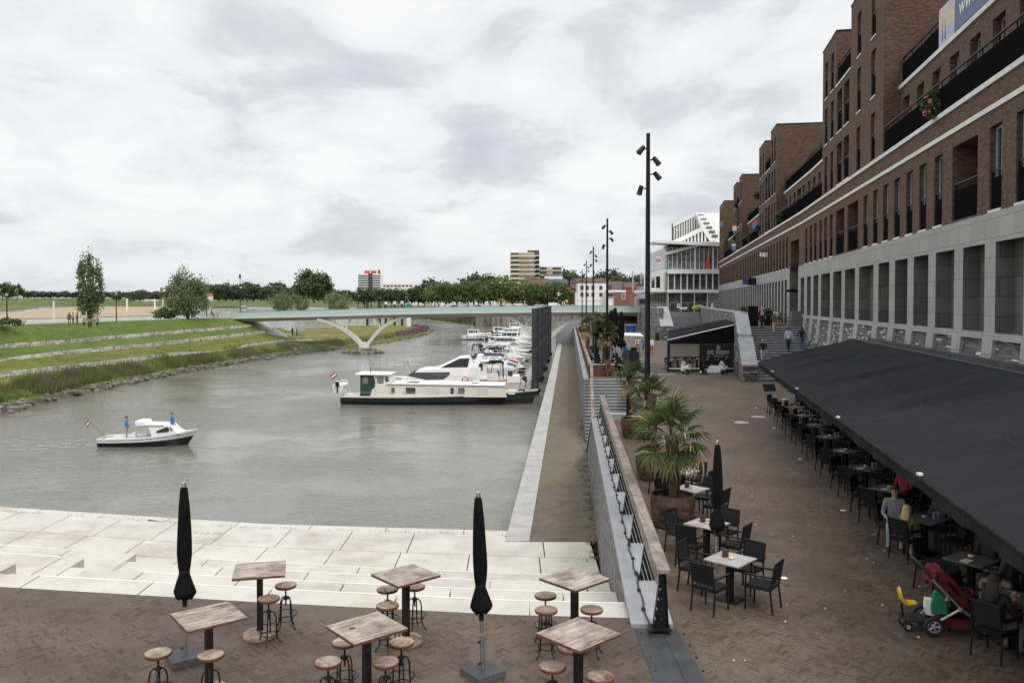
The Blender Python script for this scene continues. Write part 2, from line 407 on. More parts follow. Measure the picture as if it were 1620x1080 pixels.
# ------------------------------------------------------------------ water
QD = 0.0688                                   # the quay runs this much to the right per metre forward
def q(a, Y): return a + QD * Y
XW, CL, CR = 1.08, -2.36, -1.46               # retaining wall, curb left, curb right (offsets of the quay line)
ZQ, ZW = -3.5, -5.0
t = NT('grey_green_harbour_water')
def _w(t):
    p = t.coord('Object'); mp = t.n('ShaderNodeMapping'); mp.inputs['Scale'].default_value = (1.0, 1.5, 1); t.set(mp.inputs[0], p)
    a = t.noise(2.6, 4, 0.6, mp.outputs[0], 0.5); b = t.noise(0.6, 3, 0.5, mp.outputs[0], .3); calm = t.noise(0.05, 5, 0.65)
    ruf = t.ramp(calm, (.42, (.1,.1,.1)), (.66, (1,1,1)))
    h = t.ma('MULTIPLY', t.ma('ADD', a, t.ma('MULTIPLY', b, .7)), ruf)
    t.bump(h, 0.6, 0.2)
    c = t.ramp(t.ma('ADD', t.ma('MULTIPLY', calm, 0.5), t.ma('MULTIPLY', a, 0.5)), (0.35, (0.128,0.13,0.104)), (0.65, (0.21,0.207,0.172)))
    t.out(c, 0.1, spec=0.5)
_w(t); m_water = t.m
w = MB(); w.face([(-9000,-20,ZW),(9000,-20,ZW),(9000,9000,ZW),(-9000,9000,ZW)], m_water)
struct(w.build('water'))

# ------------------------------------------------------------------ brick terrace, promenade, upper street
def edge0(X): return interp([(-60,32),(-30,20.6),(-20,17.7),(-9.7,15.6),(-4.57,14.8),(-0.1,14.2),(2.08,14.05)], X)
g = MB()
xs = [-40,-30,-20,-15,-9.7,-7,-4.57,-2.3,-0.1,1,2.04]
for a, b in zip(xs, xs[1:]):
    g.face([(a,2,0),(b,2,0),(b,edge0(b),0),(a,edge0(a),0)], m_pave)
def FX(Y): return 10.3 + 0.1919 * Y           # facade line
WT = 0.66                                      # wall thickness
PIT = 3.9
def gr(a, b, Y0, Y1): g.face([(a(Y0),Y0,0),(b(Y0),Y0,0),(b(Y1),Y1,0),(a(Y1),Y1,0)], m_pave)
wl = lambda Y: q(XW + WT - .02, Y); rt = lambda Y: FX(Y) + 0.5; pr = lambda Y: q(PIT, Y)
gr(lambda Y: 2.04, rt, 2, 13.6); gr(wl, rt, 13.6, 38); gr(pr, rt, 38, 58); gr(wl, rt, 58, 180); gr(wl, lambda Y: 60, 180, 345)
struct(g.build('promenade_paving'))

def steps_mesh(mb, x0, x1, Y0, Y1, z0, z1, n, mt, mr, x0b=None, x1b=None):
    """n steps from z0 at Y0 to z1 at Y1; x bounds may drift with Y"""
    for i in range(n):
        ya, yb = Y0 + (Y1-Y0)*i/n, Y0 + (Y1-Y0)*(i+1)/n
        za, zb = z0 + (z1-z0)*i/n, z0 + (z1-z0)*(i+1)/n
        f = (i + .5)/n; xa = x0 if x0b is None else x0 + (x0b-x0)*f; xb = x1 if x1b is None else x1 + (x1b-x1)*f
        lo = min(z0, z1) - .2; hi = max(za, zb)
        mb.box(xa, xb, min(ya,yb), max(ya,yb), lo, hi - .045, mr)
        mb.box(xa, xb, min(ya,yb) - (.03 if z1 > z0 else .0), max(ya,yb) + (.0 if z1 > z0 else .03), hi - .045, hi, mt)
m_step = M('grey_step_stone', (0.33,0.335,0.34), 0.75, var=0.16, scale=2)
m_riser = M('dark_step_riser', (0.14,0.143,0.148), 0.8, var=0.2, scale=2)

# upper street (3.5 m above the promenade)
def RW(Y): return 16.2 + 0.188 * (Y - 56.5)   # retaining wall of the upper street
def AB(Y): return 21.2 + 0.0967 * (Y - 118)   # wall towards the bridge
ZU = 3.5
u = MB()
u.face([(RW(64)+.4,64,ZU),(FX(64)+3,64,ZU),(FX(150)+14,150,ZU),(RW(138)+.3,138,ZU)], m_pave)
u.face([(AB(138),138,ZU),(RW(138)+.3,138,ZU),(FX(150)+14,150,ZU),(80,345,ZU),(30,345,ZU),(AB(178),178,ZU)], m_pave)
struct(u.build('street_paving'))

# ------------------------------------------------------------------ pale concrete harbour steps
sm = MB(); GAP = .02
lv = [(-.1, 0, 1.0), (-.97, 1.0, 4.0), (-1.85, 4.0, 7.2), (-2.7, 7.2, 10.4)]
def slab(mb, xa, xb, fa, fb, z, th, m=None):
    """slab between two curves fa(X) and fb(X)"""
    xa += GAP; xb -= GAP; n = 3; top = []; bot = []
    xx = [xa + (xb-xa)*k/n for k in range(n+1)]
    pts = [(x, fa(x)+GAP) for x in xx] + [(x, fb(x)-GAP) for x in xx[::-1]]
    mb.prism(pts, z - th, z, m or m_conc)
for r, (z, a, b) in enumerate(lv):
    x = -34 + .8*r
    while x < 2.05:
        x2 = min(x + 2.45, q(XW, 14 + b) - .03)
        if x2 - x < .25: break
        z0, z1 = (-12.1, -10.2)
        if x2 > z0 and x < z1:      # the cut flight: half-height steps
            for (p0, p1, cut) in ((x, max(x, z0), 0), (max(x, z0), min(x2, z1), 1), (min(x2, z1), x2, 0)):
                if p1 - p0 < .08: continue
                if cut:
                    slab(sm, p0, p1, lambda X: edge0(X)+a, lambda X: edge0(X)+b-.75, z, .95)
                    slab(sm, p0, p1, lambda X: edge0(X)+b-.75, lambda X: edge0(X)+b, z-.44, .5)
                else: slab(sm, p0, p1, lambda X: edge0(X)+a, lambda X: edge0(X)+b, z, .95)
        else:
            slab(sm, x, x2, lambda X: edge0(X)+a, lambda X: edge0(X)+b-.06, z, .95)
            slab(sm, x, x2, lambda X: edge0(X)+b-.09, lambda X: edge0(X)+b+.02, z+.004, .95, m_nose)
        x += 2.45
def lip(X): return interp([(-70,62),(-40,45),(-22.5,36.4),(-10,33.6),(-.18,32.6),(3,32.3)], X)
for k, (f0, f1) in enumerate(((0, .34), (.34, .62), (.62, 1.0))):
    x = -36 + .2*k
    while x < 4:
        x2 = min(x + 2.45, 3.3)
        if x2 - x < .3: break
        mid = (x + x2)/2; st = 14 + 10.4
        def fa(X, f=f0): return (edge0(min(X,2.05))+10.4)*(1-f) + (lip(X)-1.15)*f
        def fb(X, f=f1): return (edge0(min(X,2.05))+10.4)*(1-f) + (lip(X)-1.15)*f
        slab(sm, x, min(x2, q(XW, 27)-.03), fa, (fb if f1 < 1 else lambda X: min(fb(X), 30.58) if X > q(CL,31) - .2 else fb(X)), ZQ, .4)
        x += 2.45
x = -36
while x < .2:
    slab(sm, x, min(x+3.1, .12), lambda X: lip(X)-1.1, lambda X: lip(X)-.02, ZQ-.14, 1.9); x += 3.1
struct(sm.build('harbour_steps'))
jb = MB()
for a, b in zip(xs, xs[1:]): jb.face([(a,edge0(a)+9,ZQ-.06),(b,edge0(b)+9,ZQ-.06),(b,31.2,ZQ-.06),(a,31.2 - .0 if a > -12 else 34,ZQ-.06)], m_joint)
jb.face([(-36,30,ZQ-.3),(2.6,26,ZQ-.3),(2.6,30.5,ZQ-.3),(-.2,31.5,ZQ-.3),(-22,35,ZQ-.3),(-36,42,ZQ-.3)], m_joint)
struct(jb.build('step_joint_bed'))
# engraved level mark on the slab
lm = text_mesh('+12.30', .42, M('engraved_grey', (0.36,0.33,0.28), .9), .004)
pt = W(328, 843, ZQ + .006); o = link('engraved_level_mark', lm); o.location = pt; o.rotation_euler = (0, 0, R(-6))
tag(o, 'engraved height figures on the pale concrete slab beside the left parasol', 'inscription')

# ------------------------------------------------------------------ lower quay
lq = MB()
Y0, Y1 = 30.6, 345
lq.face([(q(CR,Y0),Y0,ZQ),(q(XW,Y0)+.1,Y0,ZQ),(q(XW,Y1)+.1,Y1,ZQ),(q(CR,Y1),Y1,ZQ)], m_quaypave)
lq.face([(q(XW,26),26,ZQ-.004),(q(PIT,26),26,ZQ-.004),(q(PIT,58),58,ZQ-.004),(q(XW,58),58,ZQ-.004)], m_quaypave)
struct(lq.build('lower_quay_paving'))
cb = MB(); y = Y0
while y < 340:
    L = 2.0 if y < 120 else 6.0
    ya, yb = y + .006, y + L - .006
    za = ZQ + rng.uniform(.03, .045)
    cb.add([(q(CL,ya),ya,ZW-.6),(q(CR,ya),ya,ZW-.6),(q(CR,yb),yb,ZW-.6),(q(CL,yb),yb,ZW-.6),(q(CL,ya),ya,za),(q(CR,ya),ya,za),(q(CR,yb),yb,za),(q(CL,yb),yb,za)],
           [(0,3,2,1),(4,5,6,7),(0,1,5,4),(1,2,6,5),(2,3,7,6),(3,0,4,7)], m_curb)
    y += L
struct(cb.build('quay_kerb'))
# weeds: tufts along wall foot, slab joints and lip
m_weed = leafmat('dry_weeds', (0.05,0.055,0.015), (0.2,0.17,0.06), 2)
wv, wf = [], []
def tuft(x, y, z, h, n, spread=.12):
    for _ in range(n):
        a = rng.uniform(0, 6.3); d = rng.uniform(0, spread); hh = h*rng.uniform(.4, 1.1); w_ = rng.uniform(.008, .02)
        bx, by = x + math.cos(a)*d, y + math.sin(a)*d; tx, ty = bx + math.cos(a)*hh*.6, by + math.sin(a)*hh*.6
        k = len(wv); px_, py_ = -math.sin(a)*w_, math.cos(a)*w_
        wv.extend([(bx-px_,by-py_,z),(bx+px_,by+py_,z),(tx,ty,z+hh)]); wf.append((k,k+1,k+2))
for i in range(260):
    Y = 14 + 50*rng.random()**1.3; z = ZQ
    if Y < 26: continue
    c = .5 + .5*math.sin(Y*.9) + .4*math.sin(Y*2.3)
    if rng.random() < .45 + .4*c: tuft(q(XW, Y) - abs(rng.gauss(.05, .22)), Y, ZQ, .13, 10, .2)
for i in range(420):
    X = rng.uniform(-26, .0)
    if math.sin(X*1.1) + math.sin(X*2.7+1) + rng.uniform(-1, 1) > -.3: tuft(X, lip(X) - 1.12, ZQ-.12, .16, 9, .12)
for i in range(60):
    X = rng.uniform(-16, 1.5); r = rng.choice(lv); tuft(X, edge0(X) + r[2] + .05, r[0] - .6, .1, 4, .05)
me = bpy.data.meshes.new('weeds'); me.from_pydata(wv, [], wf); me.materials.append(m_weed)
stuff(link('weeds', me), 'dry weeds growing in the quay and step joints', 'weeds')

# ------------------------------------------------------------------ quay retaining walls with caps
def qwall(name, Y0, Y1, label, endslope=None, z0=ZQ-.3):
    r = thing(name, label, 'wall')
    b = MB()
    def pt(a, Y, z): return (q(a, Y), Y, z)
    A = [pt(XW,Y0,z0),pt(XW+WT-.06,Y0,z0),pt(XW+WT-.06,Y1,z0),pt(XW,Y1,z0)]
    B = [pt(XW,Y0,-.05),pt(XW+WT-.06,Y0,-.05),pt(XW+WT-.06,Y1,-.05),pt(XW,Y1,-.05)]
    b.add(A + B, [(0,3,2,1),(0,1,5,4),(1,2,6,5),(2,3,7,6),(3,0,4,7),(4,5,6,7)], m_slate2)
    if endslope:
        Ye = endslope
        b.add([pt(XW,Y1,z0),pt(XW+.4,Y1,z0),pt(XW+.4,Ye,z0),pt(XW,Ye,z0),pt(XW,Y1,-.06),pt(XW+.4,Y1,-.06)], [(0,3,4),(1,5,2),(3,2,5,4),(0,4,5,1)], m_slate2)
    b.build('stone_face', r)
    c = MB(); y = Y0
    while y < Y1 - .05:
        L = min(2.4 if y < 60 else 8, Y1 - y); ya, yb = y + .004, y + L - .004
        c.add([pt(XW-.04,ya,-.05),pt(XW+WT,ya,-.05),pt(XW+WT,yb,-.05),pt(XW-.04,yb,-.05),pt(XW-.04,ya,.06),pt(XW+WT,ya,.06),pt(XW+WT,yb,.06),pt(XW-.04,yb,.06)],
              [(0,3,2,1),(4,5,6,7),(0,1,5,4),(1,2,6,5),(2,3,7,6),(3,0,4,7)], m_cap)
        y += L
    if endslope:
        Ye = endslope
        for dz, m in ((.0, m_cap),):
            c.add([pt(XW-.04,Y1,-.06),pt(XW+.44,Y1,-.06),pt(XW+.44,Ye,ZQ),pt(XW-.04,Ye,ZQ),pt(XW-.04,Y1,.06),pt(XW+.44,Y1,.06),pt(XW+.44,Ye,ZQ+.14),pt(XW-.04,Ye,ZQ+.14)],
                  [(4,5,6,7),(0,1,5,4),(1,2,6,5),(2,3,7,6),(3,0,4,7)], m)
    c.build('cap_stones', r)
    return r
qwall('quay_wall', 13.62, 38, 'grey stacked stone quay wall with pale cap beside the near terrace', 49.5)
qwall('quay_wall', 58, 176, 'long grey stone quay wall running from the quay stairs towards the bridge')
pw = MB()      # side and back walls of the stair pit
pw.add([(q(PIT,38),38,ZQ),(q(PIT,58),58,ZQ),(q(PIT,58),58,0),(q(PIT,38),38,0),(q(PIT,38)+.3,38,ZQ),(q(PIT,58)+.3,58,ZQ),(q(PIT,58)+.3,58,-.01),(q(PIT,38)+.3,38,-.01)],
       [(0,1,2,3),(4,7,6,5),(3,2,6,7)], m_slate2)
pw.add([(q(XW+.6,38),38,ZQ),(q(PIT,38),38,ZQ),(q(PIT,38),38,-.01),(q(XW+.6,38),38,-.01),(q(XW+.6,37.7),37.7,-.01),(q(PIT,37.7),37.7,-.01)], [(0,1,2,3),(3,2,5,4)], m_slate2)
tag(pw.build('stair_pit_wall'), 'stone side wall of the sunken stairs behind the palms', 'wall')
st = MB(); steps_mesh(st, q(XW,58), q(PIT,58), 58, 52.4, 0, ZQ, 19, m_step, m_riser, q(XW,52.4), q(PIT,52.4))
tag(st.build('quay_stairs'), 'grey stone stairs dropping from promenade to lower quay', 'stairs')
ew = MB(); ew.box(9.4, 14.5, 176, 178, ZQ-1.5, 1.2, m_cap); tag(ew.build('quay_end_wall'), 'plain grey wall closing the lower quay under the bridge', 'wall')

# dark steel ramp plate at the near end
sp = MB()
sp.add([(2.02,2,0.012),(2.92,2,.012),(2.72,13.55,.012),(2.02,13.55,.012)], [(0,1,2,3)], m_dsteel)
for y in (4, 6.4, 8.8, 11.2): sp.box(2.46, 2.475, y, y+2.38, .013, .016, m_joint)
for i in range(10):
    for x in (2.1, 2.8): sp.lathe([(.022,.012),(.018,.02),(.001,.021)], m_iron, (x, 9.3+i*.45, 0), 8)
tag(sp.build('steel_ground_plate'), 'dark steel cover plate in the paving at the railing end', 'ground plate')

# ------------------------------------------------------------------ railings
m_cable = M('bright_steel_cable', (0.5,0.5,0.5), .5)
def railing(name, label, Y0, Y1, step, zb=.06, detail=True):
    r = thing(name, label, 'railing', (q(XW+.3, Y0), Y0, 0))
    inv = Matrix.Translation((-q(XW+.3, Y0), -Y0, 0))
    a = XW + .44
    n = int(round((Y1 - Y0)/step)); first = None
    for i in range(n + 1):
        Y = Y0 + .15 + i*(Y1 - Y0 - .3)/n
        x = q(a, Y)
        if first is None:
            p = MB()
            p.box(-.17, .15, -.14, .14, 0, .025, m_black)
            p.add([(-.14,-.012,.02),(.12,-.012,.02),(.07,-.012,.93),(-.02,-.012,.93),(-.14,.012,.02),(.12,.012,.02),(.07,.012,.93),(-.02,.012,.93)],
                  [(0,1,2,3),(4,7,6,5),(0,3,7,4),(1,5,6,2),(3,2,6,7)], m_black)
            p.add([(-.14,-.05,.02),(-.125,-.05,.02),(-.005,-.05,.93),(-.02,-.05,.93),(-.14,.05,.02),(-.125,.05,.02),(-.005,.05,.93),(-.02,.05,.93)],
                  [(0,1,2,3),(4,7,6,5),(0,3,7,4),(1,5,6,2),(3,2,6,7)], m_black)
            p.add([(.105,-.05,.02),(.12,-.05,.02),(.07,-.05,.93),(.055,-.05,.93),(.105,.05,.02),(.12,.05,.02),(.07,.05,.93),(.055,.05,.93)],
                  [(0,1,2,3),(4,7,6,5),(0,3,7,4),(1,5,6,2),(3,2,6,7)], m_black)
            for z in (.15,.32,.49,.66,.83): p.lathe([(.012,0),(.012,.01)], m_steel, (.0, -.016, z), 6)
            first = p.mesh('post')
        o = link('post', first, r); o.location = (x - q(XW+.3, Y0), Y - Y0, zb)
    h = MB(); h.T = inv
    y = Y0
    while y < Y1 - .01:
        yb = min(y + 4.8, Y1)
        xa, xb = q(a+.02, y), q(a+.02, yb)
        h.add([(xa-.11,y,1.0),(xa+.11,y,1.0),(xb+.11,yb-.008,1.0),(xb-.11,yb-.008,1.0),(xa-.11,y,1.075),(xa+.11,y,1.075),(xb+.11,yb-.008,1.075),(xb-.11,yb-.008,1.075)],
              [(0,3,2,1),(4,5,6,7),(0,1,5,4),(1,2,6,5),(2,3,7,6),(3,0,4,7)], m_rail)
        y = yb
    h.build('handrail', r, bevel=.008)
    h = MB(); h.T = inv                           # wooden fascia board below the handrail
    h.add([(q(a-.1,Y0),Y0,.84),(q(a-.07,Y0),Y0,.84),(q(a-.07,Y1),Y1,.84),(q(a-.1,Y1),Y1,.84),(q(a-.1,Y0),Y0,.998),(q(a-.07,Y0),Y0,.998),(q(a-.07,Y1),Y1,.998),(q(a-.1,Y1),Y1,.998)],
          [(0,3,2,1),(4,5,6,7),(0,1,5,4),(1,2,6,5),(2,3,7,6),(3,0,4,7)], m_rail)
    h.build('rail_board', r)
    c = MB(); c.T = inv
    for k, z in enumerate((.2,.36,.52,.68)):
        c.tube([(q(a-.11+.025*k, Y0),Y0,z+zb),(q(a-.11+.025*k, Y1),Y1,z+zb)], .005, m_cable, 5)
    c.build('cables', r)
    if detail:
        c = MB(); c.T = inv; pts = []
        for i in range(80):
            Y = Y0 + (Y1-Y0)*i/79; pts.append((q(a-.2+.02*math.sin(i*1.7), Y), Y, zb+.02+.008*math.sin(i)))
        c.tube(pts, .014, m_rubber, 6)
        for i in range(0, 80, 3): c.cb(pts[i], (.06,.09,.04), m_iron)
        c.build('light_cable', r)
    return r
railing('terrace_railing', 'near railing of weathered wood handrail on black tapered posts beside the tables', 13.3, 38.3, 2.5)
fr = railing('quay_railing', 'far railing with pale handrail running along the quay to the bridge', 58, 170, 2.5, detail=False)
b = MB(); b.T = Matrix.Translation((-q(XW+.3,58), -58, 0))
Y = 58.2
while Y < 150:      # the far railing carries dense black bars
    b.cb((q(XW+.42,Y),Y,.5), (.03,.05,.95), m_black); Y += .32
b.build('bars', fr)
hr = MB()
pts = [(q(XW+.5,58.2),58.2,1.05),(q(XW+.5,57.6),57.6,1.0),(q(XW+.45,51.8),51.8,-2.45)]
for dx in (-.09, .0):
    pass
hr.loft([[(p[0]-.1,p[1],p[2]-.04),(p[0]+.1,p[1],p[2]-.04),(p[0]+.1,p[1],p[2]+.04),(p[0]-.1,p[1],p[2]+.04)] for p in pts], m_rail)
sh = thing('stair_handrail', 'pale wooden handrail sloping down the quay stairs', 'handrail')
hr.build('rail', sh)
for f in (.08, .4, .7, .97):
    hp = MB(); Yp = 57.6 - 5.8*f; hp.cb((q(XW+.47,Yp), Yp, 1.0 - 3.45*f - .5), (.05,.05,.95), m_black); hp.build('post', sh)
gb = thing('glass_balustrade', 'white framed glass balustrade beside the palms at the sunken stairs', 'balustrade')
m_clear = NT('greenish_clear_glass'); m_clear.out((0.35,0.5,0.46), .1); m_clear.b.inputs['Alpha'].default_value = .55; m_clear = m_clear.m
for k, z in enumerate((-.1, -1.15)):
    f = MB(); p = MB()
    y = 40.5 + k*.8
    xa, xb = q(XW+1.0, y), q(PIT-.15, y)
    f.box(xa, xb, y-.03, y+.03, z, z+.07, m_white); f.box(xa, xb, y-.03, y+.03, z-.85, z-.79, m_white)
    for x in (xa, (xa+xb)/2, xb): f.box(x-.03, x+.03, y-.035, y+.035, z-.85, z+.08, m_white)
    p.box(xa+.04, xb-.04, y-.008, y+.008, z-.79, z, m_clear); f.build('frame', gb); p.build('pane', gb)

# ------------------------------------------------------------------ left bank
def grassmat(name, lo, hi, sc=.8):
    t = NT(name); n = t.ma('ADD', t.ma('MULTIPLY', t.noise(sc, 6, .7), .6), t.ma('MULTIPLY', t.noise(.07, 4, .6), .4)); f2 = t.noise(9, 3, .7)
    c = t.ramp(t.ma('ADD', t.ma('MULTIPLY', n, .7), t.ma('MULTIPLY', f2, .3)), (.3, mul(lo, .85)), (.46, lo), (.62, hi), (.74, tuple(min(1, x*y) for x, y in zip(hi, (1.35,1.12,1.2)))))
    t.bump(f2, .8, .08); return t.out(c, .9, spec=.15)
m_gr_top = grassmat('dike_grass', (0.07,0.112,0.022), (0.15,0.2,0.045))
m_gr_low = grassmat('olive_bank_grass', (0.1,0.12,0.024), (0.2,0.205,0.05), .5)
m_stone_st = masonry('pale_bank_stone_blocks', (0.2,0.185,0.16), (0.47,0.45,0.41), .9, .3, (0.07,0.065,0.05), .05, vary=.6, stain=.4, bump=.8)
m_rockbed = M('dark_wet_bank', (0.07,0.06,0.045), .9, var=.4, scale=1.2)
m_path = M('grey_asphalt_path', (0.22,0.215,0.21), .9, var=.12)
L0 = [(40,-46.5),(60,-47.5),(77.7,-48),(105,-49),(129.6,-47.5),(160,-44),(189,-36),(219,-31.8)]
T3 = [(40,-58,-3.0),(93,-57.4,-3.0),(104.6,-55.2,-2.9),(116.6,-52.8,-2.8),(136,-49.6,-2.7),(170,-47,-2.7),(189,-43,-3)]
T2 = [(40,-64,-1.6),(103,-61,-1.6),(117,-57.6,-1.45),(129,-54.8,-1.3),(150,-52.6,-1.1),(171,-50.9,-.9),(189,-47,-2.2)]
T1 = [(40,-69,-.6),(107.5,-66.4,-.6),(122.4,-63.4,-.4),(142,-58.4,.0),(165,-54.2,.3),(178,-52.6,.4),(189,-49,-1.5)]
TP = [(40,-74,2.2),(113,-70.6,2.2),(127,-68.6,2.2),(149.5,-64,2.2),(167.4,-58.3,2.2),(178,-57,2.0),(189,-54,-.6)]
lb = MB(); stations = [40,60] + list(range(70, 190, 3)) + [189]
rows = []
for Y in stations:
    wob = .35*math.sin(Y*.33) + .25*math.sin(Y*.91)
    l0 = interp(L0, Y); row = [(l0+.8, ZW-.6), (l0-.6+wob*.5, ZW+.55), (l0-2.6+wob, -3.75)]
    for tab in (T3, T2, T1):
        x, z = interp(tab, Y), interp(tab, Y, 2)
        hgt = .55*min(1, max(.02, (185-Y)/12))
        if tab is T3 and Y > 128: hgt *= max(.05, 1-(Y-128)/10) if Y < 150 else .9
        if tab is T2 and Y < 108: hgt *= max(.1, (Y-92)/16)
        row += [(x, z - .06), (x-.3, z + hgt - .06)]
    x, z = interp(TP, Y), interp(TP, Y, 2)
    x1, z1 = row[-1]
    row += [((x1*.6+x*.4)+0, (z1*.62+z*.38)), (x+.6, z-.06), (x, z), (x-4.2, z+.02), (x-5, z-.1), (x-24, ZW-.6)]
    rows.append([(a, Y, b) for a, b in row])
strip_m = [m_rockbed, m_gr_top, m_gr_low, m_stone_st, m_gr_low, m_stone_st, m_gr_top, m_stone_st, m_gr_top, m_gr_top, m_gr_top, m_path, m_gr_top, m_gr_top]
for A, B in zip(rows, rows[1:]):
    for j in range(len(A)-1):
        lb.face([A[j], A[j+1], B[j+1], B[j]], strip_m[j])
o = lb.build('river_bank', smooth=40); struct(o)
pn = MB()   # low tongue of land beyond the bridge
m_dry = grassmat('dry_meadow', (0.12,0.115,0.03), (0.26,0.225,0.075), .25)
pp = [(-36,185),(-31.4,219),(-28.2,250),(-27.5,272),(-29,300),(-36,326),(-50,336),(-66,326),(-74,290),(-70,250),(-66,215),(-60,185)]
cxp = (-48, 260)
inner = [(x*.86+cxp[0]*.14, y*.9+cxp[1]*.1) for x, y in pp]; inn2 = [(x*.6+cxp[0]*.4, y*.6+cxp[1]*.4) for x, y in pp]
pn.loft([[(x,y,ZW-.6) for x, y in pp], [(x*.985+cxp[0]*.015,y*.99+cxp[1]*.01,ZW+.5) for x, y in pp], [(x,y,-3.75) for x, y in inner], [(x,y,-3.1) for x, y in inn2]], m_dry)
struct(pn.build('headland', smooth=60))
ab = MB()   # stone cone under the left bridge end
ab.loft([[(-58+13*math.cos(a)*1.0, 176+11*math.sin(a), -3.6) for a in np.linspace(0, 2*PI, 17)[:-1]], [(-59+5.5*math.cos(a), 175+5*math.sin(a), 1.7) for a in np.linspace(0, 2*PI, 17)[:-1]]], m_stone_st)
tag(ab.build('abutment_cone', smooth=60), 'pale stone cone carrying the left end of the bridge', 'abutment')

# rocks along the waterline and reeds with purple flowers
m_rock = M('bank_rock', (0.19,0.17,0.145), .9, var=.45, scale=.5)
rk = MB()
wline = L0 + [(250,-28.2),(272,-27.5),(300,-29),(326,-36)]
for i in range(1500):
    Y = 62 + 262*rng.random()**1.5
    s_ = rng.uniform(.2, .55); x = interp(wline, Y) + rng.gauss(-.75, .75)
    up = rng.random() if Y > 165 else rng.random()*.55
    rk.blob((x - up*2.2, Y, ZW + .1 + up*1.05), (s_*rng.uniform(.8,1.5), s_*rng.uniform(.7,1.2), s_*.6), m_rock, 6, 3, .25, rng)
for i in range(110):      # rocks added round the left bridge pier's foot to hide its reflection
    a, d = rng.uniform(0, 2*PI), rng.uniform(.9, 3.6); s_ = rng.uniform(.3, .6)
    rk.blob((-30.3+d*1.15*math.cos(a), 168.9+d*.9*math.sin(a), ZW+.15+max(0, 3.2-d)*.3), (s_*1.2, s_, s_*.7), m_rock, 6, 3, .25, rng)
stuff(rk.build('bank_rocks'), 'tumbled rocks lying along the far waterline', 'rocks')
def blades(n, fn, h0, h1, w, name, m, lab, cat):
    v = np.zeros((n, 3, 3)); 
    for i in range(n):
        x, y, z, hs = fn(); h = rng.uniform(h0, h1)*hs; a = rng.uniform(0, PI); ww = w*rng.uniform(.6, 1.4)
        lx, ly = rng.gauss(0, .18)*h, rng.gauss(0, .18)*h
        v[i] = [(x-math.cos(a)*ww, y-math.sin(a)*ww, z), (x+math.cos(a)*ww, y+math.sin(a)*ww, z), (x+lx, y+ly, z+h)]
    me = bpy.data.meshes.new(name); me.from_pydata(v.reshape(-1,3).tolist(), [], [(3*i,3*i+1,3*i+2) for i in range(n)]); me.materials.append(m)
    return stuff(link(name, me), lab, cat)
def dens(Y): return .5 + .3*math.sin(Y*.21) + .25*math.sin(Y*.57+1) + .15*math.sin(Y*1.3)
def rf():
    while 1:
        Y = 58 + 132*rng.random()**1.25
        if rng.random() < dens(Y) + .3: break
    a = rng.random(); x = interp(L0, Y) - .9 - 3.6*a
    return x, Y, ZW + .35 + 1.15*a, (.65 + .5*dens(Y)) * (.6 if Y > 150 else 1)
m_reed = leafmat('reed_leaves', (0.045,0.062,0.02), (0.17,0.19,0.07), .6)
blades(34000, rf, .6, 1.6, .055, 'bank_reeds', m_reed, 'tall reeds and weeds lining the far bank', 'reeds')
m_purp = leafmat('purple_loosestrife', (0.12,0.045,0.12), (0.3,0.12,0.28), 2)
def pf():
    while 1:
        Y = 60 + 125*rng.random()**1.2
        if math.sin(Y*.35) + math.sin(Y*.83+2) + rng.gauss(0,.6) > .8: break
    a = rng.random(); return interp(L0, Y) - 1.6 - 2.2*a, Y, ZW + 1.25 + 1.1*a, 1
blades(900, pf, .3, .65, .045, 'purple_loosestrife', m_purp, 'purple flower spikes among the bank reeds', 'flowers')
def pf2():
    Y = rng.uniform(235, 300); return interp(wline, Y) - rng.uniform(1.2, 4), Y, ZW + 1.0, 1
blades(650, pf2, .8, 1.7, .16, 'purple_headland_flowers', m_purp, 'purple flowers along the headland edge beyond the bridge', 'flowers')
def rf2():
    Y = 190 + 140*rng.random(); return interp(wline, Y) - rng.uniform(.8, 6), Y, ZW + .6, 1
blades(3500, rf2, .6, 1.5, .16, 'headland_reeds', m_reed, 'green scrub along the headland beyond the bridge', 'scrub')

def tf():
    tab = rng.choice((T1, T2, T3)); Y = 62 + 118*rng.random()**1.2
    if math.sin(Y*.6+tab[0][1]) + math.sin(Y*1.7) + rng.gauss(0,.7) < .3: return interp(tab, Y)+rng.uniform(.3,5), Y, interp(tab, Y, 2) - .12 - (.35 if tab is not T3 else .1), .6
    return interp(tab, Y) - .3 + rng.choice((.45,-.15)), Y, interp(tab, Y, 2) + rng.choice((-.05,.3)), 1
m_tuft = leafmat('terrace_grass_tufts', (0.07,0.1,0.022), (0.2,0.23,0.07), .6)
blades(9000, tf, .12, .45, .045, 'terrace_grass_tufts', m_tuft, 'rough grass tufts along the stone terraces of the bank', 'grass')
